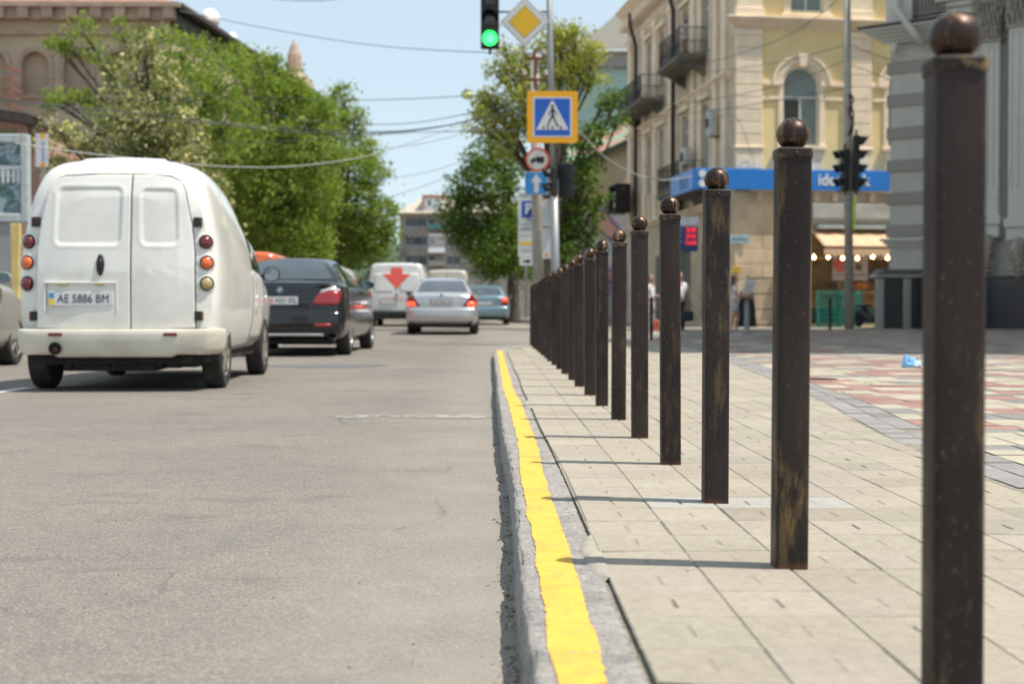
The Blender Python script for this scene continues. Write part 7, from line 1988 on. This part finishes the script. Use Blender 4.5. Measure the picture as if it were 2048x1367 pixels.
for yy in (-.5, .72):
    mb = MB(); mb.lathe([(.14, -.05), (.2, -.05), (.23, 0), (.2, .05), (.14, .05)], (0, 0, 0), 20, 'X'); wo = mb.build("wheel", M_tyre, sc, loc=(0, yy, .23), smooth=True)
    mb = MB(); mb.lathe([(.13, -.03), (.03, -.05), (.03, .05), (.13, .03)], (0, 0, 0), 16, 'X'); mb.build("rim", M_alloy, wo)
# crumpled plastic bag
pb = thing("plastic_bag", "crumpled blue and white plastic bag lying on the red and cream paving", "litter bag", (4.07, 13.75, .10))
def crumple(n0, r, sq, seed, top):
    mb = MB(); g_ = random.Random(seed); rows = []
    for i in range(9):
        th = math.pi*i/8; rows.append([])
        for j in range(15):
            ph = 2*math.pi*(j % 14)/14; d = Vector((math.sin(th)*math.cos(ph), math.sin(th)*math.sin(ph), math.cos(th)))
            rr = r*(1+.55*noise.noise(d*2.6+Vector((seed, 0, 0)))+.25*noise.noise(d*7))
            rows[-1].append((d.x*rr*sq, d.y*rr*.8, max(.002, (d.z*rr*top)+r*.62)))
    mb.grid(rows); return mb
crumple(0, .055, 1.2, 3, 1.25).xf(Matrix.Translation((-.02, 0, 0))).build("blue_film", mat("sky_blue_film", (.16, .40, .72), .3, coat=.4), pb)
crumple(0, .038, 1.5, 8, 1.0).xf(Matrix.Translation((.055, -.01, 0))).build("white_film", mat("white_blue_film", (.62, .74, .82), .3, coat=.4), pb)
dc = thing("drain_cover", "small dark drain cover set in the red and cream paving", "drain cover", (2.66, 11.45, .1015))
mb = MB(); mb.lathe([(.13, -.01), (.13, .004), (.115, .005), (.11, -.003)], (0, 0, 0), 28); mb.build("rim", M_iron, dc)
mb = MB(); 
for k in range(7): mb.box(-.10, .10, -.09+k*.028, -.078+k*.028, -.003, .004)
mb.build("grating", M_iron, dc)
# ------------------------------------------------------------------ people
M_skin = mat("skin", (.50, .29, .20), .55, var=.06, scale=10)
M_hair = mat("dark_brown_hair", (.03, .018, .012), .5, var=.3, scale=30)
M_wshirt = mat("white_cotton", (.68, .68, .70), .85, var=.06, scale=10)
def skin_mesh(name, m, parent, verts, edges, rad, root=0, sub=2):
    me = bpy.data.meshes.new(name); me.from_pydata(verts, edges, [])
    o = bpy.data.objects.new(name, me); COL.objects.link(o)
    md = o.modifiers.new("k", 'SKIN'); md.use_smooth_shade = True
    sv = me.skin_vertices[0].data
    for i, r in enumerate(rad):
        sv[i].radius = (r, r) if not isinstance(r, tuple) else r
        sv[i].use_root = (i == root)
    md2 = o.modifiers.new("s", 'SUBSURF'); md2.levels = sub; md2.render_levels = sub
    bpy.context.view_layer.update()
    me2 = bpy.data.meshes.new_from_object(o.evaluated_get(bpy.context.evaluated_depsgraph_get()))
    bpy.data.objects.remove(o); bpy.data.meshes.remove(me)
    me2.materials.clear(); me2.materials.append(m); me2.polygons.foreach_set("use_smooth", [True]*len(me2.polygons))
    r = bpy.data.objects.new(name, me2); COL.objects.link(r); r.parent = parent; return r
def person(label, loc, rz, H=1.66, arms=None, legs=None, shirt=None, bottom=None, shorts=True, hair_long=True, hair=None, skirt=False, cat="person", nobag=True):
    """faces local -Y; arms: {side: (elbow, hand)} in body units of a 1.66 m figure"""
    t = thing("person", label, cat, loc, rz); s = H/1.66; t.scale = (s, s, s)
    arms = arms or {}; legs = legs or {}
    V, E, Rd = [], [], []
    def add(p, r, par=None):
        V.append(tuple(p)); Rd.append(r)
        if par is not None: E.append((par, len(V)-1))
        return len(V)-1
    pel = add((0, 0, .90), (.135, .095)); ab_ = add((0, 0, 1.04), (.115, .085), pel); ch = add((0, .01, 1.24), (.135, .095), ab_); nk = add((0, .01, 1.37), .06, ch)
    hd0 = add((0, 0, 1.44), .048, nk); hd1 = add((0, -.005, 1.52), (.066, .078), hd0); hd2 = add((0, .0, 1.60), (.068, .08), hd1); hd3 = add((0, .005, 1.645), .05, hd2)
    for sd in (-1, 1):
        sh = add((sd*.155, .01, 1.335), .05, ch)
        el, ha = arms.get(sd, ((sd*.21, .03, 1.07), (sd*.22, -.03, .83)))
        e_ = add(el, .034, sh); m_ = add([(a+b)/2 for a, b in zip(el, ha)], .032, e_); h_ = add(ha, .022, m_)
        d = (Vector(ha)-Vector(el)).normalized(); side_ = d.cross(Vector((0, 1, 0.2))).normalized()
        pm = add(Vector(ha)+d*.045, (.032, .017), h_)
        for k, (ln, of) in enumerate(((.062, -.03), (.075, -.010), (.070, .010), (.055, .028))):
            f0 = add(Vector(ha)+d*.085+side_*of, .0085, pm); f1 = add(Vector(ha)+d*(.085+ln*.55)+side_*of*1.1+Vector((0, -.008, 0)), .008, f0); add(Vector(ha)+d*(.085+ln)+side_*of*1.1+Vector((0, -.022, 0)), .0065, f1)
        th = add(Vector(ha)+d*.035+side_*(-.042), .009, pm); add(Vector(ha)+d*.075+side_*(-.055)+Vector((0, -.01, 0)), .0075, th)
        kn, an = legs.get(sd, ((sd*.09, -.01, .49), (sd*.09, .02, .085)))
        hp = add((sd*.085, 0, .84), .085, pel); k_ = add(kn, .052, hp); c_ = add([kn[i]*.65+an[i]*.35+(.02 if i == 1 else 0) for i in range(3)], .05, k_); a_ = add(an, .032, c_)
        add((an[0], an[1]-.07, an[2]-.045), .033, a_)
    body = skin_mesh("body", M_skin, t, V, E, Rd)
    # face
    mb = MB(); mb.lathe([(.002, -.02), (.012, -.01), (.010, .012), (.003, .02)], (0, -.085, 1.525), 8); mb.build("nose", M_skin, body, smooth=True)
    for sx in (-1, 1):
        mb = MB(); mb.lathe([(.002, -.006), (.012, 0), (.002, .006)], (sx*.027, -.073, 1.545), 10); mb.build("eye", M_hair, body, smooth=True)
        mb = MB(); mb.lathe([(.004, -.03), (.014, -.015), (.016, .01), (.004, .028)], (sx*.072, .0, 1.53), 8); mb.build("ear", M_skin, body, smooth=True)
    mb = MB(); mb.box(-.022, .022, -.083, -.07, 1.484, 1.492); mb.build("mouth", mat("lips", (.4, .12, .1), .5), body, bevel=.003)
    hs = [((0, .015, 1.655), (.06, .065)), ((0, .035, 1.60), (.084, .082)), ((0, .055, 1.53), (.078, .062))]
    if hair_long: hs += [((0, .075, 1.42), (.072, .042)), ((0, .08, 1.30), (.07, .035)), ((0.01, .085, 1.17), (.05, .028)), ((.01, .085, 1.08), (.02, .02))]
    skin_mesh("hair", hair or M_hair, t, [h[0] for h in hs], [(i, i+1) for i in range(len(hs)-1)], [h[1] for h in hs])
    # shirt
    V, E, Rd = [], [], []
    a = add((0, 0, .93), (.152, .112)); b = add((0, 0, 1.06), (.137, .107), a); c = add((0, .01, 1.24), (.152, .113), b); add((0, .01, 1.345), (.085, .07), c)
    for sd in (-1, 1):
        sh = add((sd*.16, .01, 1.33), .064, c); el = Vector(arms.get(sd, ((sd*.21, .03, 1.07), None))[0]); add(Vector((sd*.16, .01, 1.33))*.42+el*.58, .056, sh)
    skin_mesh("shirt", shirt or M_wshirt, t, V, E, Rd)
    V, E, Rd = [], [], []
    a = add((0, 0, .95), (.148, .108)); b = add((0, 0, .86), (.155, .115), a)
    for sd in (-1, 1):
        kn = Vector(legs.get(sd, ((sd*.09, -.01, .49), None))[0]); h_ = add((sd*.085, 0, .80), .098, b); end = Vector((sd*.085, 0, .8))*.45+kn*.55 if shorts else Vector(legs.get(sd, (None, (sd*.09, .02, .085)))[1])+Vector((0, 0, .04))
        if not shorts: k2 = add(tuple(kn), .07, h_); add(tuple(end), .058, k2)
        else: add(tuple(end), .085, h_)
    skin_mesh("shorts" if shorts else "trousers", bottom or mat("pale_denim", (.40, .46, .52), .85, var=.1, scale=10), t, V, E, Rd)
    for sd in (-1, 1):
        an = legs.get(sd, (None, (sd*.09, .02, .085)))[1]; mb = MB(); mb.box(an[0]-.045, an[0]+.045, an[1]-.17, an[1]+.06, 0, .03); mb.box(an[0]-.042, an[0]+.042, an[1]-.16, an[1]-.06, .031, .06)
        mb.build("shoe", M_wshirt, t, bevel=.015, seg=2)
    return t
G = lambda px, Y_: ((px-984)/F*Y_, Y_, .0)
person("long-haired woman in white top and pale shorts crossing beside the third bollard", G(1471, 38.5), R(78), 1.62,
       arms={1: ((.20, -.05, 1.10), (.13, -.27, 1.12)), -1: ((-.19, -.05, 1.10), (-.10, -.27, 1.10))}, legs={1: ((.09, -.08, .49), (.09, -.02, .085)), -1: ((-.09, .03, .49), (-.09, .10, .10))})
bw = person("person in a white T-shirt holding a black bag, mostly behind the fourth bollard", G(1360, 38), R(20), 1.70,
       arms={1: ((.27, .0, 1.07), (.33, -.05, .84)), -1: ((-.2, .0, 1.08), (-.2, -.1, .85))}, hair_long=False, shorts=False, bottom=mat("dark_trousers", (.03, .03, .035), .8))
hb = thing("handbag", "black handbag with an ochre strap held beside the fourth bollard", "bag", (G(1376, 37.9)[0], 37.9, .38), R(10))
mb = MB(); mb.box(-.2, .16, -.05, .05, .0, .28); mb.build("bag_body", M_plast, hb, bevel=.04, seg=3)
mb = MB(); mb.tube([(-.1, 0, .26), (-.04, 0, .42), (.04, 0, .42), (.14, 0, .2), (.24, -.02, .08)], .014, 8); mb.build("strap", mat("ochre_strap", (.35, .25, .08), .6), hb, smooth=True)
person("dark-haired person in a white top with a red bag, between fifth and fourth bollards", G(1301, 39), R(65), 1.66,
       arms={1: ((.2, -.04, 1.1), (.12, -.25, 1.05)), -1: ((-.2, .02, 1.08), (-.2, -.12, .86))}, shorts=False, bottom=mat("light_trousers", (.5, .52, .55), .8))
rbg = thing("red_bag", "orange-red bag low beside the lone far bollard", "bag", G(1312, 40)+Vector((0, 0, 0)) if False else ((1312-984)/F*40, 40, .0), 0)
mb = MB(); mb.prism([(-.17, .1), (.2, .1), (.14, .34), (.0, .42), (-.1, .36)], 'Y', -.08, .08); mb.build("bag_body", mat("orange_red_cloth", (.55, .13, .07), .7), rbg, bevel=.03)
mb = MB(); mb.tube([(-.08, 0, .36), (-.04, 0, .62), (.06, 0, .62), (.1, 0, .36)], .012, 6); mb.build("strap", M_plast, rbg)
pb_ = BMX @ Matrix.Translation(B0) @ Matrix.Rotation(side_rz, 4, 'Z') @ Vector((BLEN-5.3, -.85, 11.9))
person("woman in a pale dress with dark hair standing on the upper iron balcony", tuple(pb_), R(-60), 1.64, bottom=mat("pale_mauve_dress", (.62, .52, .56), .85), shirt=mat("pale_mauve_top", (.66, .58, .62), .85),
       arms={1: ((.2, -.06, 1.1), (.08, -.2, 1.25)), -1: ((-.2, .0, 1.08), (-.18, -.12, .88))})
